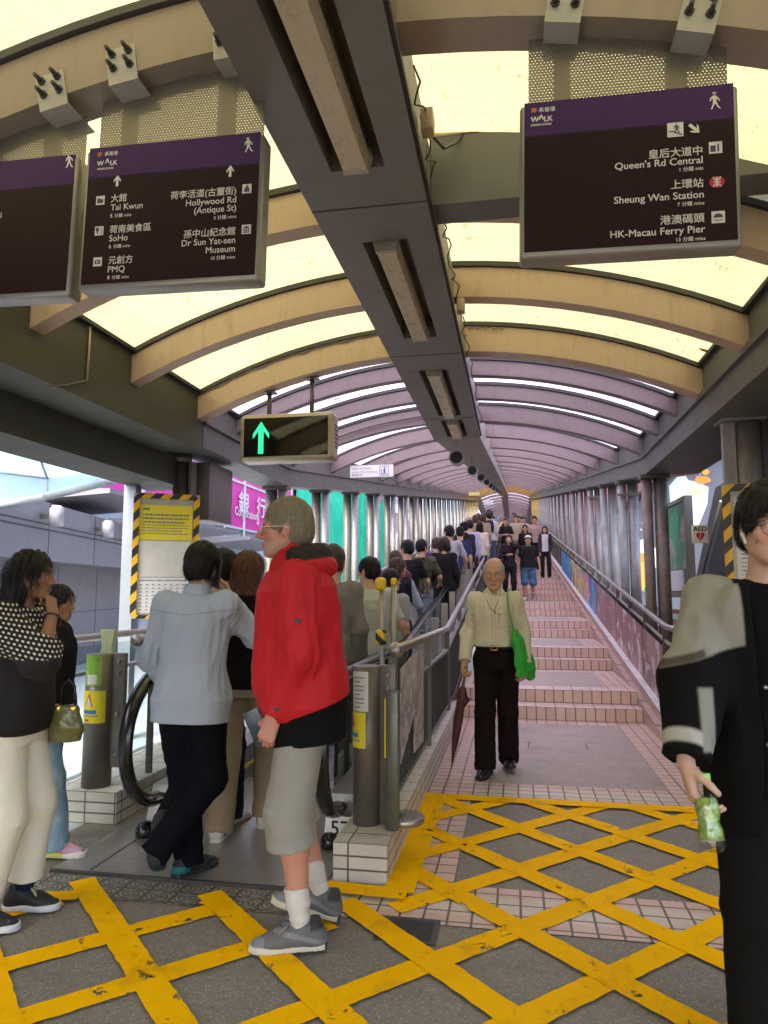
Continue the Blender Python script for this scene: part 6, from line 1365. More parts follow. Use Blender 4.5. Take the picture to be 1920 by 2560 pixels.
V, F = sd.mesh(.0045, [(.003, (9, 9, 6), 3, None)]); p.link('collar', V, F, m_nylon, np.tile(np.array(RED), (len(V), 1)))
sd = Sdf()
for x in np.linspace(-1, 1, 9): c = n0-p.fw*(.125-.085*x*x)+p.up*(-.015+.005*x*x)+p.lat*x*.125; sd.ell(c, (.052, .055, .045), None, .03)
for x in np.linspace(-1, 1, 9): c = n0-p.fw*(.11-.09*x*x)+p.up*(.045-.005*x*x)+p.lat*x*.115; sd.ell(c, (.042, .050, .040), None, .03)
sd.cone(n0-p.up*.1, n0+p.up*.2+p.fw*.01, .066, .074, .02, mode='s')
V, F = sd.mesh(.005, [(.006, (8, 8, 5), 9, None)]); zc = (V-n0)@p.up; C_ = np.tile(np.array(RED), (len(V), 1)); C_ = blend(C_, ssq(zc+((V-n0)@p.fw)*.12, .000, .006), (.022, .016, .014)); p.link('hood', V, F, m_nylon, C_)
b = MB(); w0 = p.wr[0]; f = _unit(w0-p.el[0]); s0 = np.array([-1., 0, 0])
for (q, r) in ((w0-f*.035+s0*.062, .010), (p.el[0]+(p.sh[0]-p.el[0])*.45+s0*.088, .012)):
    b.tube([q-s0*.006, q+s0*.004], [r, r*.9], 14)
p.add('snap_button', b, m_black)
p.hair_short((.20, .16, .105), .026, .008, .014, .066, -.066, 8000, .030, lambda q: np.broadcast_to(p.HR@np.array([0, .55, -.8]), q.shape)+((q-p.hc)*np.array([2., 1., 0])), .10, (.058, .066), .18, .0011, (.33, .275, .19), .004)
p.glasses(M('pale glasses frame', (.72, .66, .58), .35), .022, .0019, True)
GSO = (.125, .12, .125)
def gacc(L, C_):
    x, y, z = L[:, 0], L[:, 1], L[:, 2]; C_ = blend(C_, ssq(z, .075, .085)*(y < -.03), (.04, .042, .045)); C_ = blend(C_, ((y > .13) & (z < .055)), (.20, .20, .21)); m = (np.abs(z-.05-.25*(y+.03)) < .008) & (y < .10); return blend(C_, m, (.21, .205, .20))
p.shoes(GSO, (.58, .54, .42), gacc, .085, 1.06, .032, lambda L, C_: blend(blend(C_, L[:, 2] < .007, (.02, .02, .02)), (L[:, 1] < -.085)*1., (.05, .05, .05)), M('grey lace', (.24, .24, .25), .8))
socks(p, (.62, .59, .53), .15, .046)
b = MB(); b.rbox(-.036, .036, -.004, .004, -.075, .075, .004); b.bm.transform(Matrix.Translation(tuple(p.wr[0]+np.array([.035, .075, -.055]))) @ Matrix.Rotation(R_(-25), 4, 'X') @ Matrix.Rotation(R_(80), 4, 'Z'))
held('phone', b, M('dark blue phone', (.03, .045, .07), .25), p.root, 'dark blue phone in the hand of the man in red', 'phone')
RM = p
# ---- 2 man in the pale blue shirt, phone at his ear
p = Person('man seen from behind in a pale blue shirt, holding a phone to his ear', (-1.625, 3.45, 0), -2, 1.665, .005, 'm', 'asian', 1.0, lean=4, look=(-10, 2, 4), shw=1.05, hips=(0, .0),
    arms={'R': dict(w=(-.055, .20, .02), pole=(.75, -.25, -1), d=(-.25, -.28, .9), n=(-.8, -.4, 0), t=(-.3, .75, .5), curl=(.5, .75, .5), tc=.5, sp=.03), 'L': dict(w=(.035, .05, -.50), pole=(-.8, -.7, 0), curl=(.4, .5, .3))},
    legs={'L': dict(a=(-.02, .06, .085), yaw=-22), 'R': dict(a=(-.055, -.19, .205), yaw=14, pitch=-70, pole=(.5, 1, 0))}, seed=2)
p.body(nose=.9)
p.pants((.006, .006, .0095), (.112, .085, .074), 1., .2, folds=.007, fs=(4, 4, 3), inf=.012)
SB = (.40, .46, .56)
def shirt_st(t): return (.014*math.exp(-((t-.0)/.18)**2)+.012, .016*math.exp(-((t-.05)/.2)**2), 0)
def scol(V, C_): d = np.abs((V-p.neck)@p.up+.115-.02*np.abs((V@p.lat)/.15)); m = (d < .0028) & ((V-p.neck)@p.fw < .0); return blend(C_, m*.6, tuple(v*.55 for v in SB))
def shem(sd):
    a = p.base
    sd.ops.append((lambda X, Y, Z: (a[2]+.045)-(Z+.55*np.clip(.085-np.abs(X-a[0]), -.06, .085)+0*Y), np.array([-9.]*3), np.array([9., 9, p.sh[0][2]-.45]), 0, 'i')) if False else None
p.top('shirt', SB, .028, -.085, .985, 'long', (.070, .066, .064, .048), .011, (4.4, 4.4, 1.1), col_fn=scol, extra=shirt_st, cuff=.06, seed=21, sh_r=.062, wristgap=.05)
p.collar(SB, r=.068, h=.055, tilt=-.1)
p.hair_short((.009, .0075, .007), .026, .014, .016, .06, -.062, 7000, .032, lambda q: np.broadcast_to(p.HR@np.array([0, -.15, -1.]), q.shape)+(q-p.hc)*np.array([3., 3., 0]), .22, col2=(.025, .02, .017), amp=.005, wd=.001)
def tacc(L, C_): return blend(C_, (np.abs(L[:, 2]-.045) < .018) & (L[:, 1] < -.02), (.01, .13, .14))
p.shoes((.018, .019, .02), (.02, .02, .021), tacc, .085, 1.02, .034, lambda L, C_: blend(C_, (np.abs(L[:, 0]) < .008) & (L[:, 2] < .004), (.5, .2, .1)))
b = MB(); b.rbox(-.036, .036, -.0045, .0045, -.075, .078, .004); hh = p.P(.102, -.012, -.04)
b.bm.transform(Matrix.Translation(tuple(hh)) @ Matrix.Rotation(R_(-38), 4, 'Z') @ Matrix.Rotation(R_(14), 4, 'Y'))
held('phone', b, m_phone, p.root, 'black phone held to the ear of the man in the pale blue shirt', 'phone')
# ---- 3 woman with long chestnut hair
p = Person('woman seen from behind with long chestnut hair, black top and beige trousers', (-1.60, 4.12, 0), 0, 1.66, .006, 'f', 'fair', 1.08, arms={'L': dict(w=(-.02, .10, -.46)), 'R': dict(w=(.02, .12, -.44))}, legs={'L': dict(a=(-.10, -.10, .082), yaw=10), 'R': dict(a=(.10, .14, .11), yaw=-8, pitch=-15)}, seed=3)
p.body(); p.pants((.30, .225, .145), (.104, .090, .086), 1., .30, folds=.0045, fs=(5, 5, 3), inf=.014); p.top('jumper', (.008, .007, .0065), .020, .06, .985, 'long', (.070, .062, .056, .046), .004)
p.hair_long((.075, .030, .016), .44, .098, .058, -.055, 9000, col2=(.17, .075, .035), wave=.008, line=.06); p.shoes((.60, .56, .48), (.62, .58, .50))
# ---- 4 dark haired person in black ahead of the phone man
p = Person('person in black with white brown soled shoes, half hidden ahead of the phone man', (-1.80, 4.16, 0), -6, 1.66, .006, 'm', 'asian', 1., look=(-20, 6, 0), legs={'L': dict(a=(-.14, -.24, .17), yaw=0, pitch=-42), 'R': dict(a=(.08, .10, .085))}, seed=4)
p.body(); p.pants((.014, .013, .014), (.094, .072, .066), 1.); p.top('jumper', (.016, .015, .015), .018, .05, .985, 'long'); p.hair_short((.009, .0075, .007), .03, .018, .02, .05, -.075, 3000, .045, None, .3, col2=(.04, .03, .025)); p.shoes((.55, .52, .47), (.30, .115, .045), None, .085, 1., .03)
# ---- 5 woman in the polka dot blouse
m_dots, nt, N, L, bb = new_mat('polka dot cloth')
tc = nd(nt, 'ShaderNodeTexCoord'); sp = nd(nt, 'ShaderNodeSeparateXYZ'); L.new(tc.outputs['Object'], sp.inputs[0]); SX, SZ = 1/.024, 1/.0185
zz = mth(nt, 'ADD', mth(nt, 'MULTIPLY', mth(nt, 'ADD', sp.outputs[2], mth(nt, 'MULTIPLY', sp.outputs[1], .22)), SZ), 100.); row = mth(nt, 'FLOOR', zz)
yy2 = mth(nt, 'ADD', mth(nt, 'ADD', mth(nt, 'MULTIPLY', mth(nt, 'SUBTRACT', sp.outputs[1], mth(nt, 'MULTIPLY', sp.outputs[0], .7)), SX), 100.), mth(nt, 'MULTIPLY', mth(nt, 'MODULO', row, 2.), .5))
u = mth(nt, 'SUBTRACT', mth(nt, 'FRACT', yy2), .5); v = mth(nt, 'SUBTRACT', mth(nt, 'FRACT', zz), .5)
e2 = mth(nt, 'ADD', mth(nt, 'MULTIPLY', mth(nt, 'MULTIPLY', u, u), 1/.0745), mth(nt, 'MULTIPLY', mth(nt, 'MULTIPLY', v, v), 1/.062)); dot = mth(nt, 'LESS_THAN', e2, 1.)
at = nd(nt, 'ShaderNodeAttribute'); at.attribute_name = 'Col'; ac = nd(nt, 'ShaderNodeSeparateColor'); L.new(at.outputs['Color'], ac.inputs[0]); msk = mth(nt, 'GREATER_THAN', ac.outputs[0], .5)
L.new(mixc(nt, mth(nt, 'MULTIPLY', dot, msk), (.008, .0065, .006), (.66, .60, .50)), bb.inputs['Base Color']); bb.inputs['Roughness'].default_value = .85; bump(nt, bb, noise(nt, 300, 3), .3, .002)
p = Person('woman in polka dot sleeves and cream trousers with a hand raised to her nose', (-2.235, 2.9, 0), -80, 1.60, .0048, 'f', 'brown', 1.22, lean=3, look=(6, 3, 0), shw=1.04, belly=.02,
    arms={'R': dict(rel=False, w=(.045, .195, 1.315), pole=(.6, .35, -1), d=(-.35, -.30, .9), n=(-.3, -.95, 0), t=(-.5, -.3, .5), curl=(.9, 1.2, .8), tc=.45, sp=.03, topp=.5), 'L': dict(w=(-.02, .06, -.5))},
    legs={'L': dict(a=(-.10, .06, .085), yaw=4), 'R': dict(a=(.10, -.02, .085), yaw=-2)}, seed=5)
p.body(nose=1.05, brow=(.015, .01, .008), lip=(.20, .075, .065))
p.pants((.80, .75, .62), (.134, .098, .078), .93, .33, folds=.003, inf=.012)
p.top('blouse', (.2, 0, 0), .024, .045, .985, 'long', (.088, .086, .084, .080), .0055, (5, 5, 2), m_dots, lambda V, C_: blend(C_, (V[:, 2] > 1.135-.0*V[:, 1]) & (V[:, 0] > -.1), (.9, 0, 0)), wristgap=.62, sh_r=.085, seed=31)
p.hair_long((.008, .006, .0055), .40, .094, .054, -.068, 9000, side=.014, col2=(.02, .014, .012), wave=.010, line=.070, tip=.95, face=(.078, .104))
p.shoes((.02, .02, .022), (.62, .62, .63), lambda L, C_: blend(C_, (np.abs(L[:, 0]+.03) < .02) & (np.abs(L[:, 2]-.05) < .006) & (np.abs(L[:, 1]-.0) < .02), (.4, .4, .42)), .09, .98, .030, None, M('bead lace', (.6, .55, .42), .5)); socks(p, (.015, .02, .05), .09, .044)
b = MB(); w1 = p.wr[1]; f = _unit(p.wr[1]-p.el[1]); c0 = w1-f*.012
q1_ = _unit(np.cross(f, [0, 0, 1.])); q2_ = np.cross(f, q1_); b.tube([c0+(q1_*math.cos(t)+q2_*math.sin(t))*.0325 for t in np.linspace(0, 6.284, 19)], .0045, 8, False); p.add('bracelet', b, M('dark cord', (.03, .03, .035), .6))
# her bag
sd = Sdf(); c = np.array([-.06, .235, .83]); sd.loft(c-np.array([0, 0, .085]), c+np.array([0, 0, .075]), (0, 1., 0), [(0, .07, .03), (.4, .075, .04), (.8, .055, .03), (1, .04, .02)], .0, 2.6); V, F = sd.mesh(.005, [(.004, (10, 10, 8), 2, None)])
o = link('shoulder_bag', np_mesh('shoulder_bag', V, F, m_gloss, True, np.tile(np.array((.13, .125, .04)), (len(V), 1)))); tag(o, 'small olive shoulder bag with gold clasps at the hip of the polka dot woman', 'bag'); o.location = p.root.location; o.rotation_euler = p.root.rotation_euler
b = MB(); b.tube([c+np.array([0, -.035, .07]), c+np.array([0, -.03, .16]), c+np.array([0, .0, .19]), c+np.array([0, .03, .16]), c+np.array([0, .035, .07])], .005, 6, flat=.6); b.build('strap', m_black, o)
for q in (-.05, .02): b = MB(); b.rbox(.03, .05, q, q+.03, .06, .085, .006); b.bm.transform(Matrix.Translation(tuple(c-np.array([.02, 0, .01])))); b.build('clasp', m_gold, o)
# ---- 6 girl behind her
p = Person('girl in a black jacket, light blue jeans and pink trainers behind the polka dot woman', (-2.58, 3.66, 0), -84, 1.45, .0055, 'f', 'tan', 1.06, look=(0, 4, 0), arms={'R': dict(w=(.05, .13, -.44), pole=(.5, -1, 0), curl=(.25, .35, .25), sp=.12, n=(-.6, -.6, 0)), 'L': dict(w=(-.03, .0, -.5))}, legs={'R': dict(a=(.08, .14, .08), yaw=-4), 'L': dict(a=(-.09, -.20, .11), yaw=4, pitch=-20)}, seed=6)
p.body(); JB = (.22, .33, .44)
def jean(V, C_): n = fold_noise(V.astype(np.float32), (6, 6, 4), 77); return blend(blend(C_, ssq(n, .2, .7)*.6, (.48, .56, .62)), ssq(-n, .3, .9)*.5, (.10, .17, .27))
p.pants(JB, (.100, .082, .078), 1., .28, folds=.005, col_fn=jean, inf=.014, name='jeans'); p.top('jacket', (.017, .016, .018), .03, .06, .985, 'long', (.074, .07, .066, .05), .006)
p.hair_long((.009, .0075, .007), .34, .082, .05, -.05, 5000, side=.012, col2=(.03, .024, .02), line=.06)
p.shoes((.62, .22, .36), (.68, .66, .62), lambda L, C_: blend(blend(C_, ssq(L[:, 1], .0, .14), (.52, .33, .46)), (L[:, 1] > .165)*1., (.03, .03, .03)), .085, 1.05, .036, lambda L, C_: blend(C_, (L[:, 1] < .06) & (L[:, 2] > .010), (.72, .78, .08)), M('lime lace', (.62, .66, .25), .6))
# ---- 7 old man with the umbrella
p = Person('elderly balding man in a cream shirt and dark trousers walking down towards the camera', (-.155, 5.80, 0), 177, 1.66, .0055, 'm', 'asian', .98, lean=3, look=(2, 10, 0), shw=1.0,
    arms={'R': dict(w=(.085, .07, -.51), pole=(.3, -1, 0), curl=(.95, 1.25, .9), tc=.6, n=(-.7, .5, 0), t=(0, 1, .2), d=(0, .15, -1)), 'L': dict(w=(-.075, .05, -.52), pole=(-.3, -1, 0), curl=(.55, .7, .5), n=(.6, -.6, 0), d=(.1, .1, -1))},
    legs={'R': dict(a=(.085, .10, .085), yaw=-14), 'L': dict(a=(-.075, -.16, .10), yaw=12, pitch=-8)}, seed=7)
p.hs *= 1.09; p.hc = p.hc+np.array([0, 0, .008]); p.body(nose=1.1, brow=(.22, .19, .16), lip=(.30, .13, .10))
p.pants((.013, .0085, .0075), (.104, .084, .088), 1., .315, folds=.007, fs=(5, 5, 2.5), inf=.014)
CS = (.60, .545, .40)
def oshirt(V, C_): m = (np.abs(V[:, 0]) < .016) & (V[:, 1] > .02) & (np.abs(np.abs(V[:, 0])-.0145) < .0022); k = ((np.abs(V[:, 0]+.085) < .05) & (np.abs(V[:, 2]-1.185) < .055) & ((np.abs(np.abs(V[:, 0]+.085)-.048) < .003) | (np.abs(np.abs(V[:, 2]-1.185)-.052) < .003)) & (V[:, 1] > 0)); return blend(C_, np.maximum(m, k)*.45, (.33, .29, .2))
p.top('shirt', CS, .022, .285, .975, 'long', (.060, .062, .062, .050), .010, (5, 5, 2.), col_fn=oshirt, cuff=.055, seed=41, wristgap=.02, extra=lambda t: (.012*math.exp(-((t-.36)/.1)**2), .012*math.exp(-((t-.36)/.1)**2), 0))
sd = Sdf(); n0 = p.neck
for q in (-1, 1): sd.loft(n0+p.lat*q*.012+p.fw*.075-p.up*.015, n0+p.lat*q*.075+p.fw*.035+p.up*.02, (0, -.5, 1), [(0, .006, .004), (.25, .030, .005), (1, .026, .006)], .004, 4)
sd.cone(n0-p.up*.02, n0+p.up*.032-p.fw*.01, .074, .066, .01, cut=1); sd.cone(n0-p.up*.06, n0+p.up*.08, .064, .058, .0, mode='s'); sd.loft(n0+p.fw*.06-p.up*.08, n0+p.fw*.07+p.up*.1, (1., 0, 0), [(0, .006, .04), (1, .04, .05)], .0, 2.2, 's')
V, F = sd.mesh(.0045); p.link('collar', V, F, m_cloth, np.tile(np.array(CS), (len(V), 1)))
t0 = .295; c = p.base+(p.neck-p.base)*t0; T = p.torso_st(.030, t0, t0+.001)[0]
b = MB(); b.tube([c+p.lat*T[1]*math.cos(t)+p.fw*T[2]*math.sin(t) for t in np.linspace(0, 2*math.pi, 41)], .017, 8, False, flat=.3, up=(0, 0, 1)); bel = p.add('belt', b, m_black)
b = MB(); f0 = c+p.fw*(T[2]+.012); [b.rbox(*q, .002) for q in ((-.027, -.021, 0, .006, -.022, .022), (.021, .027, 0, .006, -.022, .022), (-.021, .021, 0, .006, .016, .022), (-.021, .021, 0, .006, -.022, -.016), (-.02, .0, .001, .004, -.003, .003))]; b.bm.transform(Matrix.Translation(tuple(f0-p.fw*.004))); b.build('buckle', m_gold, bel)
b = MB(); pts = [n0+p.lat*x+p.fw*y+p.up*z for x, y, z in ((.062, .03, .0), (.055, .10, -.05), (.02, .14, -.12), (-.02, .15, -.155), (-.06, .145, -.165))]; b.tube(pts, .0022, 6); b.tube([n0+p.lat*x+p.fw*y+p.up*z for x, y, z in ((-.05, .06, -.0), (-.03, .125, -.08), (-.005, .145, -.13), (-.02, .15, -.155))], .0022, 6); p.add('neck_cord', b, M('dark cord', (.06, .045, .03), .6))
p.hair_short((.34, .30, .25), -.012, .006, .009, .125, -.055, 2600, .016, lambda q: np.broadcast_to(p.HR@np.array([0, -.7, -.6]), q.shape), .3, (.074, .085), col2=(.55, .52, .46), amp=.002)
p.glasses(m_wire, .023, .0012, True)
p.shoes((.009, .0075, .007), (.012, .012, .012), None, .08, 1.03, .026)
for o in p.root.children:
    if o.name.startswith('shoe'): o.data.materials[0] = m_gloss
hp = p.wr[1]+np.array([-.005, .035, -.085]); tip = local((-.515, 5.74, .03), p.root); hp = np.array(hp); ax_ = _unit(tip-hp); e = empty('umbrella', p.root.location, p.root.rotation_euler.z, 'folded dark red umbrella with a wooden handle held by the elderly man', 'umbrella')
b = MB(); b.tube([hp-ax_*.05, hp+ax_*.11], .0115, 12); b.ball(tuple(hp-ax_*.05), .016); b.build('handle', M('wooden handle', (.36, .17, .05), .35), e)
Lu = np.linalg.norm(tip-hp); b = MB(); b.tube([hp+ax_*(.10+(Lu-.16)*t) for t in (0, .04, .14, .22, .45, .75, .93, 1)], [.012, .026, .046, .034, .038, .026, .012, .007], 12); q = hp+ax_*.26; sdv = _unit(np.cross(ax_, [0, 1, 0]))
for a in (-.9, .1, .7): b.tube([hp+ax_*.15, hp+ax_*.20-sdv*.05*math.cos(a)+np.array([0, .03*math.sin(a), 0]), hp+ax_*.30-sdv*.015], [.01, .022, .006], 6)
b.build('canopy', M('maroon umbrella cloth', (.085, .022, .018), .55, var=.25, scale=30), e)
b = MB(); b.tube([tip-ax_*.07, tip], [.005, .003], 8); b.build('tip', m_dark, e)
m_bag = M('bright green cloth', (.03, .36, .035), .7, var=.12, scale=10, bmp=.2, bscale=160)
e = empty('shoulder_bag', p.root.location, p.root.rotation_euler.z, 'bright green cloth bag hanging from the shoulder of the elderly man', 'bag')
sx = p.sh[0]; b = MB(); b.tube([sx+np.array([.055, .02, .078]), sx+np.array([.050, .085, .02]), sx+np.array([.035, .135, -.10]), sx+np.array([.005, .125, -.24])], [.02, .02, .02, .024], 8, flat=.22, up=(1, 0, 0)); b.tube([sx+np.array([.05, .0, .078]), sx+np.array([.03, -.09, .0]), sx+np.array([-.02, -.10, -.25])], .018, 8, flat=.22, up=(1, 0, 0)); b.build('strap', m_bag, e)
sd = Sdf(); a = sx+np.array([.0, .12, -.23]); sd.loft(a, a+np.array([-.075, -.06, -.33]), (.5, 1., 0), [(0, .03, .02), (.25, .075, .035), (.7, .11, .04), (1., .10, .03)], .02, 2.4); sd.cone(a+np.array([-.085, -.10, -.24]), a+np.array([-.10, -.14, -.36]), .045, .04, .04)
V, F = sd.mesh(.006, [(.012, (7, 7, 2), 6, None), (.004, (14, 14, 5), 8, None)]); link('bag_body', np_mesh('bag_body', V, F, m_bag), e)
# ---- 8 young man in the black and grey jacket at the right
p = Person('young man in round glasses and a black jacket with grey shoulders', (.785, 2.42, 0), 176, 1.735, .0046, 'm', 'fair', 1.0, look=(4, 2, 0), shw=1.06,
    arms={'R': dict(w=(.13, .27, -.47), pole=(.6, -1, 0), d=(-.1, .42, -.9), n=(-.85, .15, -.3), t=(-.3, .9, .3), curl=((.55, .75, .5), (.6, .8, .5), (.65, .85, .5), (.7, .9, .6)), tc=.35, sp=.05, topp=.5), 'L': dict(w=(-.08, .05, -.53))}, legs={'R': dict(a=(.10, .05, .085)), 'L': dict(a=(-.10, -.12, .10))}, seed=8)
p.body(nose=.95, brow=(.02, .015, .012)); BK = (.0075, .0072, .007); GR = (.29, .275, .225)
p.pants((.008, .0078, .0075), (.110, .095, .090), 1., .24, folds=.005, inf=.016)
p.top('t_shirt', (.007, .0068, .0065), .020, -.02, .965, 'none', folds=.004, yoke=True)
def jk(V, C_):
    x, y, z = V[:, 0], V[:, 1], V[:, 2]; a, e, w_ = p.sh[1], p.el[1], p.wr[1]; ln = z-1.24+.30*(np.abs(x)-.20)
    top = sm(ln)*sm(np.abs(x)-.112); C_ = blend(C_, top, GR); C_ = blend(C_, top*sm(.014-np.abs(ln-.008))*sm(np.abs(x)-.225), (.085, .07, .055))
    t = ((V-e)@(w_-e))/((w_-e)@(w_-e)); arm = sm(x-.19); dl = np.linalg.norm(V-e-np.clip(t, 0, 1)[:, None]*(w_-e), axis=1); bnd = sm(.135-dl, .01)*sm(.075-np.abs(t-.80), .02)*sm(1.1-z); C_ = blend(C_, bnd, (.42, .40, .33)); st = sm(x-.218)*sm(.258-x)*sm(1.15-z)*sm(z-.98)*sm(y+.02); return blend(C_, st, (.27, .255, .21))
def jopen2(sd): sd.loft((0, .17, .5), (0, .13, 1.60), (1., 0, 0), [(0, .10, .12), (.5, .085, .11), (.9, .085, .10), (1, .09, .10)], .0, 3, 's')
p.top('jacket', BK, .046, -.20, .965, 'long', (.066, .090, .102, .062), .010, (3.6, 3.6, 1.3), m_cloth, jk, seed=51, wristgap=.04, open_fn=jopen2, sh_r=.058, cuff=.07, extra=lambda t: (.02, .02, 0))
p.hair_short((.009, .0075, .007), .040, .014, .022, .078, -.052, 8000, .028, lambda q: np.broadcast_to(p.HR@np.array([.3, .5, -.6]), q.shape)+(q-p.hc)*np.array([2.5, 1., 0]), .12, (.060, .062), .2, .0011, (.03, .024, .02), .006)
p.glasses(m_dkwire, .0245, .0016)
b = MB(); q = p.P(.083, .012, -.022); b.ball(tuple(q), .008, (1, 1, 1.1)); b.tube([q+np.array([0, .004, 0]), q+np.array([-.004, .012, -.03])], .0042, 8); p.add('earbud', b, m_whplastic)
b = MB(); b.mat(M('pink white print', (.75, .55, .58), .6)); T = p.torso_st(.0245, .6, .601)[0]; c = p.base+(p.neck-p.base)*.62
for i in range(4): b.box(.018+i*.009-.02, .024+i*.009-.02, T[2], T[2]+.004, -.010, .012)
b.bm.transform(Matrix.Translation(tuple(c))); p.add('chest_print', b, None)
b = MB(); [b.ball((.07+.0*k, .185-.0*k, 1.15-.16*k), .007) for k in range(4)]; p.add('snap_button', b, m_steel)
p.shoes((.02, .02, .02), (.5, .5, .5))
h = p.hd[1]; d = _unit(h['d']); bt = p.wr[1]+d*.088+np.array([-.030, .030, -.01]); ax_ = _unit(np.array([-.06, .18, -1.])); e = empty('drink_bottle', p.root.location, p.root.rotation_euler.z, 'clear bottle of green drink with a lime cap in the hand of the young man', 'bottle')
m_pet = M_glass('clear bottle plastic', (.93, .97, .90), .03, .05); top_ = bt-ax_*.055
b = MB(); b.tube([top_+ax_*t for t in (0, .012, .028, .05, .075, .105, .125, .16, .178)], [.014, .0145, .02, .030, .033, .027, .033, .034, .028], 24); b.build('bottle_body', m_pet, e)
b = MB(); b.tube([top_+ax_*t for t in (.045, .060, .078, .105, .125, .150)], [.024, .0285, .031, .0252, .031, .0315], 20); b.build('drink', M('green drink', (.26, .36, .07), .25, var=.7, scale=60, dirt=(.55, .52, .4), dscale=30, damt=.8), e)
b = MB(); b.tube([top_-ax_*.017, top_-ax_*.016, top_+ax_*.006], [.0165, .0185, .0185], 24); b.build('cap', M('lime cap', (.30, .62, .12), .4, var=.03), e)
b = MB(); b.tube([top_-ax_*.0172, top_-ax_*.0176], .011, 20); b.build('cap_print', M('dark green print', (.08, .26, .06), .5), e.children[-1])
# ================================================================== riders and walkers farther in
FIGS = {}
def zesc(y): return ZS*1.04*max(0, y-6.3)
def zst(y):
    z, Y = 0., 8.18
    while True:
        for st in (.33, 2.09):
            if y < Y: return z
            z += RISE; Y += st
def figure(label, px, pyt, Y, top, pant, hair, sex='m', head=0., z=None, sleeve='long', look=(0, 0, 0), arms=None, legs=None, skin='asian', group='people riding up the escalator', build=1., H=None, cap=None, long=None, shoe=(.03, .03, .03), short=False, inf=.016, col_fn=None, pat=None, hcol2=None, shz=(.5, .5, .5), gl=False):
    P0 = on_y(px, pyt, Y); zf = zesc(Y)+.006 if z is None else z; Hh = H or min(1.84, max(1.52, P0[2]-zf)); cell = .0075 if Y < 9 else .010 if Y < 14 else .0135 if Y < 19 else .02
    r = np.random.RandomState(int(px*7+Y*13)); s_ = r.uniform(-.03, .03)
    p = Person(label, (P0[0], Y, zf), head, Hh, cell, sex, skin, build, look=look, arms=arms, legs=legs or {'L': dict(a=(-.10, .03+s_, .085)), 'R': dict(a=(.10, -.03-s_, .085))}, group=group, seed=int(px) % 97, detail=(cell < .0125 and abs(((head+look[0]+180) % 360)-180) > 45))
    p.body(); p.pants(pant, (.094, .074, .064) if not short else (.105, .095, .098), 1. if not short else .56, folds=.004, col_fn=pat, name='trousers' if not short else 'shorts'); p.top('top', top, inf, .05, .985, sleeve, folds=.008, col_fn=col_fn)
    if long: p.hair_long(hair, long, .092, .052, -.045, 2500 if cell < .011 else 0, col2=hcol2, line=.06)
    else: p.hair_short(hair, .022, .012, .014, .058, -.06, 2200 if cell < .011 else 0, .03, col2=hcol2)
    p.shoes(shoe, shz)
    if cap is not None:
        sd = Sdf(); sd.ell(p.P(0, -.014, .045), np.array([.092, .112, .088])*p.hs, p.HR, .0); sd.ell(p.P(0, .11, .062), np.array([.066, .075, .012])*p.hs, p.HR, .012); sd.half(p.P(0, 0, .035), p.HR@np.array([0, .12, -1.])); V, F = sd.mesh(min(cell, .009)); p.link('cap', V, F, m_cloth, np.tile(np.array(cap), (len(V), 1)))
    if gl: p.glasses(m_dkwire)
    FIGS[px] = p; return p

RH = dict(w=(.10, .30, -.36), pole=(.5, -1, -.3), d=(0, .9, -.35), n=(0, -.3, -1), t=(-1, 0, 0), curl=(.3, .4, .3))
figure('man in a dark grey cardigan and black trousers behind the red jacket', 832, 1366, 5.15, (.20, .185, .165), (.012, .012, .012), (.05, .04, .03), z=.013, group='people queueing at the escalator', build=1.1, arms={'R': dict(w=(.06, .06, -.52))}, inf=.026)
figure('man in a pale sage T-shirt with cropped black hair, looking left', 922, 1396, 6.05, (.42, .43, .36), (.02, .022, .03), (.009, .0075, .007), look=(62, 0, 0), sleeve='short', build=1.14, z=.013, group='people queueing at the escalator', arms={'R': dict(w=(.02, .30, -.22), pole=(.6, -.6, -.8), d=(-.8, .5, -.1), n=(-.3, -.6, -.7), t=(0, 0, 1), curl=(.6, .8, .6)), 'L': dict(w=(.10, .30, -.24), pole=(-.6, -.6, -.8))}, inf=.022)
figure('person with short black hair beside the yellow capped tubes', 976, 1425, 6.9, (.30, .31, .27), (.02, .02, .02), (.009, .0075, .007), look=(-50, 0, 0), sleeve='short', sex='f')
figure('woman with tied brown hair in a navy vest over a pale blue shirt', 992, 1395, 7.9, (.02, .023, .032), (.02, .02, .025), (.055, .03, .02), sex='f', look=(-58, 4, 0), long=.30, arms={'R': RH}, col_fn=lambda V, C_: blend(C_, V[:, 0] > .175, (.33, .38, .46)), hcol2=(.1, .055, .035), gl=True)
figure('brown haired woman in a plum plaid shawl behind the navy vest', 988, 1378, 8.75, (.13, .06, .075), (.02, .02, .025), (.07, .035, .022), sex='f', arms={'R': RH}, hcol2=(.12, .06, .035))
figure('heavy man in a black polo shirt looking left, hand on the handrail', 1017, 1352, 9.7, (.016, .016, .018), (.34, .34, .33), (.009, .0075, .007), look=(52, 0, 0), sleeve='short', build=1.15, arms={'R': RH}, skin='asian', gl=True)
def camo(V, C_): n = fold_noise(V.astype(np.float32), (5, 5, 5), 12); return blend(blend(C_, n > .15, (.11, .10, .06)), n < -.35, (.02, .02, .016))
figure('man in a green camouflage T-shirt with short black hair', 1053, 1350, 10.5, (.055, .06, .035), (.22, .25, .3), (.009, .0075, .007), look=(-30, 0, 0), sleeve='short', col_fn=camo, arms={'R': RH})
figure('brown haired woman in purple, partly behind the black jacket', 1090, 1345, 11.7, (.07, .04, .12), (.03, .03, .03), (.07, .035, .025), sex='f')
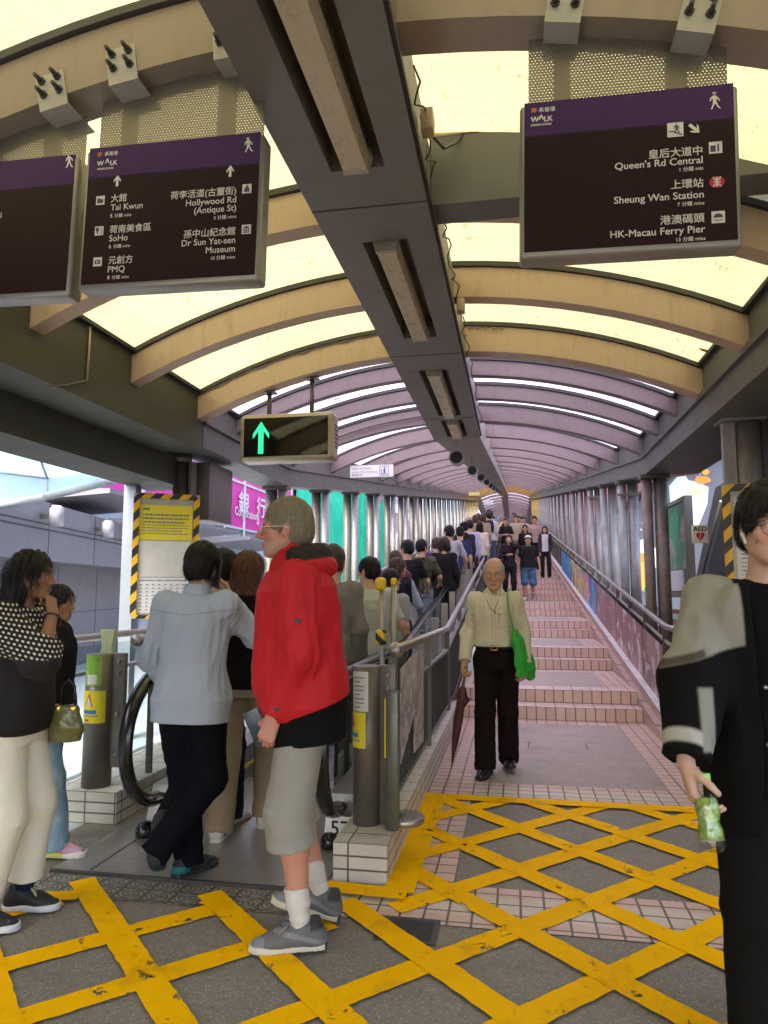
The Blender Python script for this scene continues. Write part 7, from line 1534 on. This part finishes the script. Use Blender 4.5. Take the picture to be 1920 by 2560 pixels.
figure('person in a black jacket with a brown bob, right beside the handrail', 1110, 1342, 11.0, (.016, .016, .018), (.025, .025, .03), (.05, .026, .018), sex='f', long=.14, inf=.026, arms={'R': dict(w=(.05, .1, -.5))})
figure('young man in a pale grey T-shirt with swept black hair', 1122, 1315, 12.7, (.36, .35, .37), (.3, .29, .27), (.009, .0075, .007), look=(40, 0, 0), sleeve='short', arms={'R': RH}, inf=.024)
figure('man in a navy polo shirt and dark cap', 1150, 1318, 14.0, (.03, .035, .09), (.30, .27, .21), (.009, .0075, .007), sleeve='short', cap=(.02, .02, .025), build=1.12, inf=.022)
figure('man in dark green with a black cap, left of the navy polo', 1160, 1306, 15.4, (.03, .035, .03), (.03, .03, .03), (.009, .0075, .007), cap=(.015, .015, .015))
figure('man in a lavender shirt with a black bag strap', 1174, 1301, 16.2, (.42, .40, .56), (.03, .03, .04), (.009, .0075, .007))
figure('woman in a cream blouse with long black hair at the handrail', 1199, 1305, 17.2, (.58, .52, .45), (.05, .05, .06), (.009, .0075, .007), sex='f', long=.36)
figure('person in a straw hat far up the escalator', 1172, 1294, 18.5, (.25, .22, .18), (.1, .1, .1), (.2, .15, .1), cap=(.35, .27, .18), sex='f')
figure('woman with a brown bob far up the escalator', 1188, 1287, 20.0, (.3, .2, .15), (.05, .05, .05), (.10, .05, .03), sex='f', long=.2)
figure('person in tan with long brown hair far up the escalator', 1207, 1284, 21.0, (.38, .27, .2), (.05, .05, .05), (.09, .045, .028), sex='f', long=.3)
figure('person in white by the handrail far up the escalator', 1224, 1282, 22.6, (.58, .57, .58), (.08, .1, .16), (.009, .0075, .007), inf=.03)
figure('person in a pale pink top far up the escalator', 1219, 1279, 23.6, (.5, .38, .36), (.06, .05, .05), (.03, .02, .015))
figure('black haired person in blue near the top of the escalator', 1226, 1275, 25.2, (.2, .26, .36), (.04, .04, .05), (.009, .0075, .007))
figure('person in dark brown near the top of the escalator', 1196, 1283, 26.5, (.08, .05, .04), (.04, .04, .05), (.06, .03, .02), sex='f', long=.25)
figure('person in black at the very top of the escalator crowd', 1222, 1268, 28.5, (.02, .02, .02), (.03, .03, .03), (.009, .0075, .007))
G2 = 'people walking down the stairs'
figure('woman in black with a hand over her mouth and a phone in the other', 1272, 1337, 17.0, (.028, .020, .028), (.018, .017, .02), (.03, .018, .014), sex='f', head=180, z=zst(17.0), group=G2, long=.30, arms={'L': dict(w=(.13, .17, .10), pole=(-1, -.2, -.6), d=(.3, -.2, .9), n=(.5, -.8, 0), t=(0, .5, 1)), 'R': dict(w=(-.10, .26, -.22), pole=(.8, -.4, -.6))}, inf=.024)
def den(V, C_): n = fold_noise(V.astype(np.float32), (6, 6, 4), 5); return blend(C_, ssq(n, .0, .8)*.5, (.22, .33, .48))
figure('stocky man in a white cap, black T-shirt and denim shorts', 1320, 1339, 17.35, (.022, .022, .026), (.07, .13, .24), (.009, .0075, .007), head=178, z=zst(17.3), group=G2, sleeve='short', cap=(.66, .63, .58), short=True, build=1.14, shoe=(.65, .65, .65), legs={'R': dict(a=(.10, .0, .085)), 'L': dict(a=(-.08, -.22, .16), pitch=-35)}, pat=den, arms={'R': dict(w=(.10, .02, -.52)), 'L': dict(w=(-.12, .02, -.52))}, inf=.024)
figure('woman in a white top under a black and grey cardigan with black trousers', 1362, 1316, 20.85, (.05, .05, .055), (.022, .022, .025), (.035, .018, .014), sex='f', head=176, z=zst(20.85), group=G2, long=.24, col_fn=lambda V, C_: blend(C_, (np.abs(V[:, 0]) < .085) & (V[:, 1] > 0), (.62, .60, .62)))
figure('woman in a black T-shirt with hands clasped, top left of the stairs', 1264, 1298, 24.0, (.02, .02, .022), (.11, .10, .08), (.05, .03, .02), sex='f', head=180, z=zst(24.0)+.05, group=G2, sleeve='short', H=1.74, arms={'L': dict(w=(.12, .25, -.25), pole=(-.8, -.3, -.6)), 'R': dict(w=(-.12, .25, -.25), pole=(.8, -.3, -.6))})
figure('man in a pale yellow shirt among the stairs walkers', 1289, 1291, 25.2, (.52, .46, .30), (.38, .33, .26), (.03, .02, .015), head=180, z=zst(25.2)+.05, group=G2, H=1.82)
figure('long haired woman in black in the middle of the stairs walkers', 1312, 1302, 22.6, (.018, .018, .02), (.04, .04, .045), (.009, .0075, .007), sex='f', head=180, z=zst(22.6), group=G2, long=.38, H=1.72)
figure('man in a dusty pink T-shirt and dark trousers, hands together', 1336, 1289, 24.6, (.46, .33, .30), (.02, .02, .025), (.009, .0075, .007), head=176, z=zst(24.6)+.05, group=G2, sleeve='short', H=1.84, build=1.1, arms={'R': dict(w=(.03, .2, -.42)), 'L': dict(w=(.02, .26, -.36), pole=(-.8, -.3, -.6))})
figure('dark haired person at the back left of the stairs walkers', 1268, 1286, 29.0, (.06, .05, .05), (.03, .03, .03), (.03, .02, .015), head=180, z=zst(29.), group=G2, H=1.78)
figure('man in grey at the back of the stairs walkers', 1284, 1281, 31.0, (.15, .16, .16), (.05, .05, .06), (.03, .02, .016), head=180, z=zst(31.), group=G2, H=1.84)
figure('person in white and black at the back of the stairs walkers', 1308, 1284, 29.5, (.5, .5, .52), (.03, .03, .03), (.009, .0075, .007), head=180, z=zst(29.5), group=G2, H=1.8)
figure('person in dark blue at the back of the stairs walkers', 1298, 1287, 31.5, (.04, .05, .09), (.03, .03, .03), (.009, .0075, .007), head=180, z=zst(31.5), group=G2, H=1.74)

def backpack(p_, col, label):
    sd = Sdf(); c = p_.chest-p_.fw*.20*p_.K; sd.loft(c-p_.up*.20, c+p_.up*.18, p_.lat, [(0, .12, .06), (.3, .14, .085), (.8, .13, .075), (1, .09, .05)], .0, 2.8); V, F = sd.mesh(.014)
    o = link('backpack', np_mesh('backpack', V, F, m_cloth, True, np.tile(np.array(col), (len(V), 1)))); tag(o, label, 'backpack'); o.location = p_.root.location; o.rotation_euler = p_.root.rotation_euler
backpack(FIGS[1224], (.03, .04, .06), 'dark backpack on the person in white far up the escalator')
backpack(FIGS[1160], (.02, .02, .02), 'black backpack on the man in dark green on the escalator')
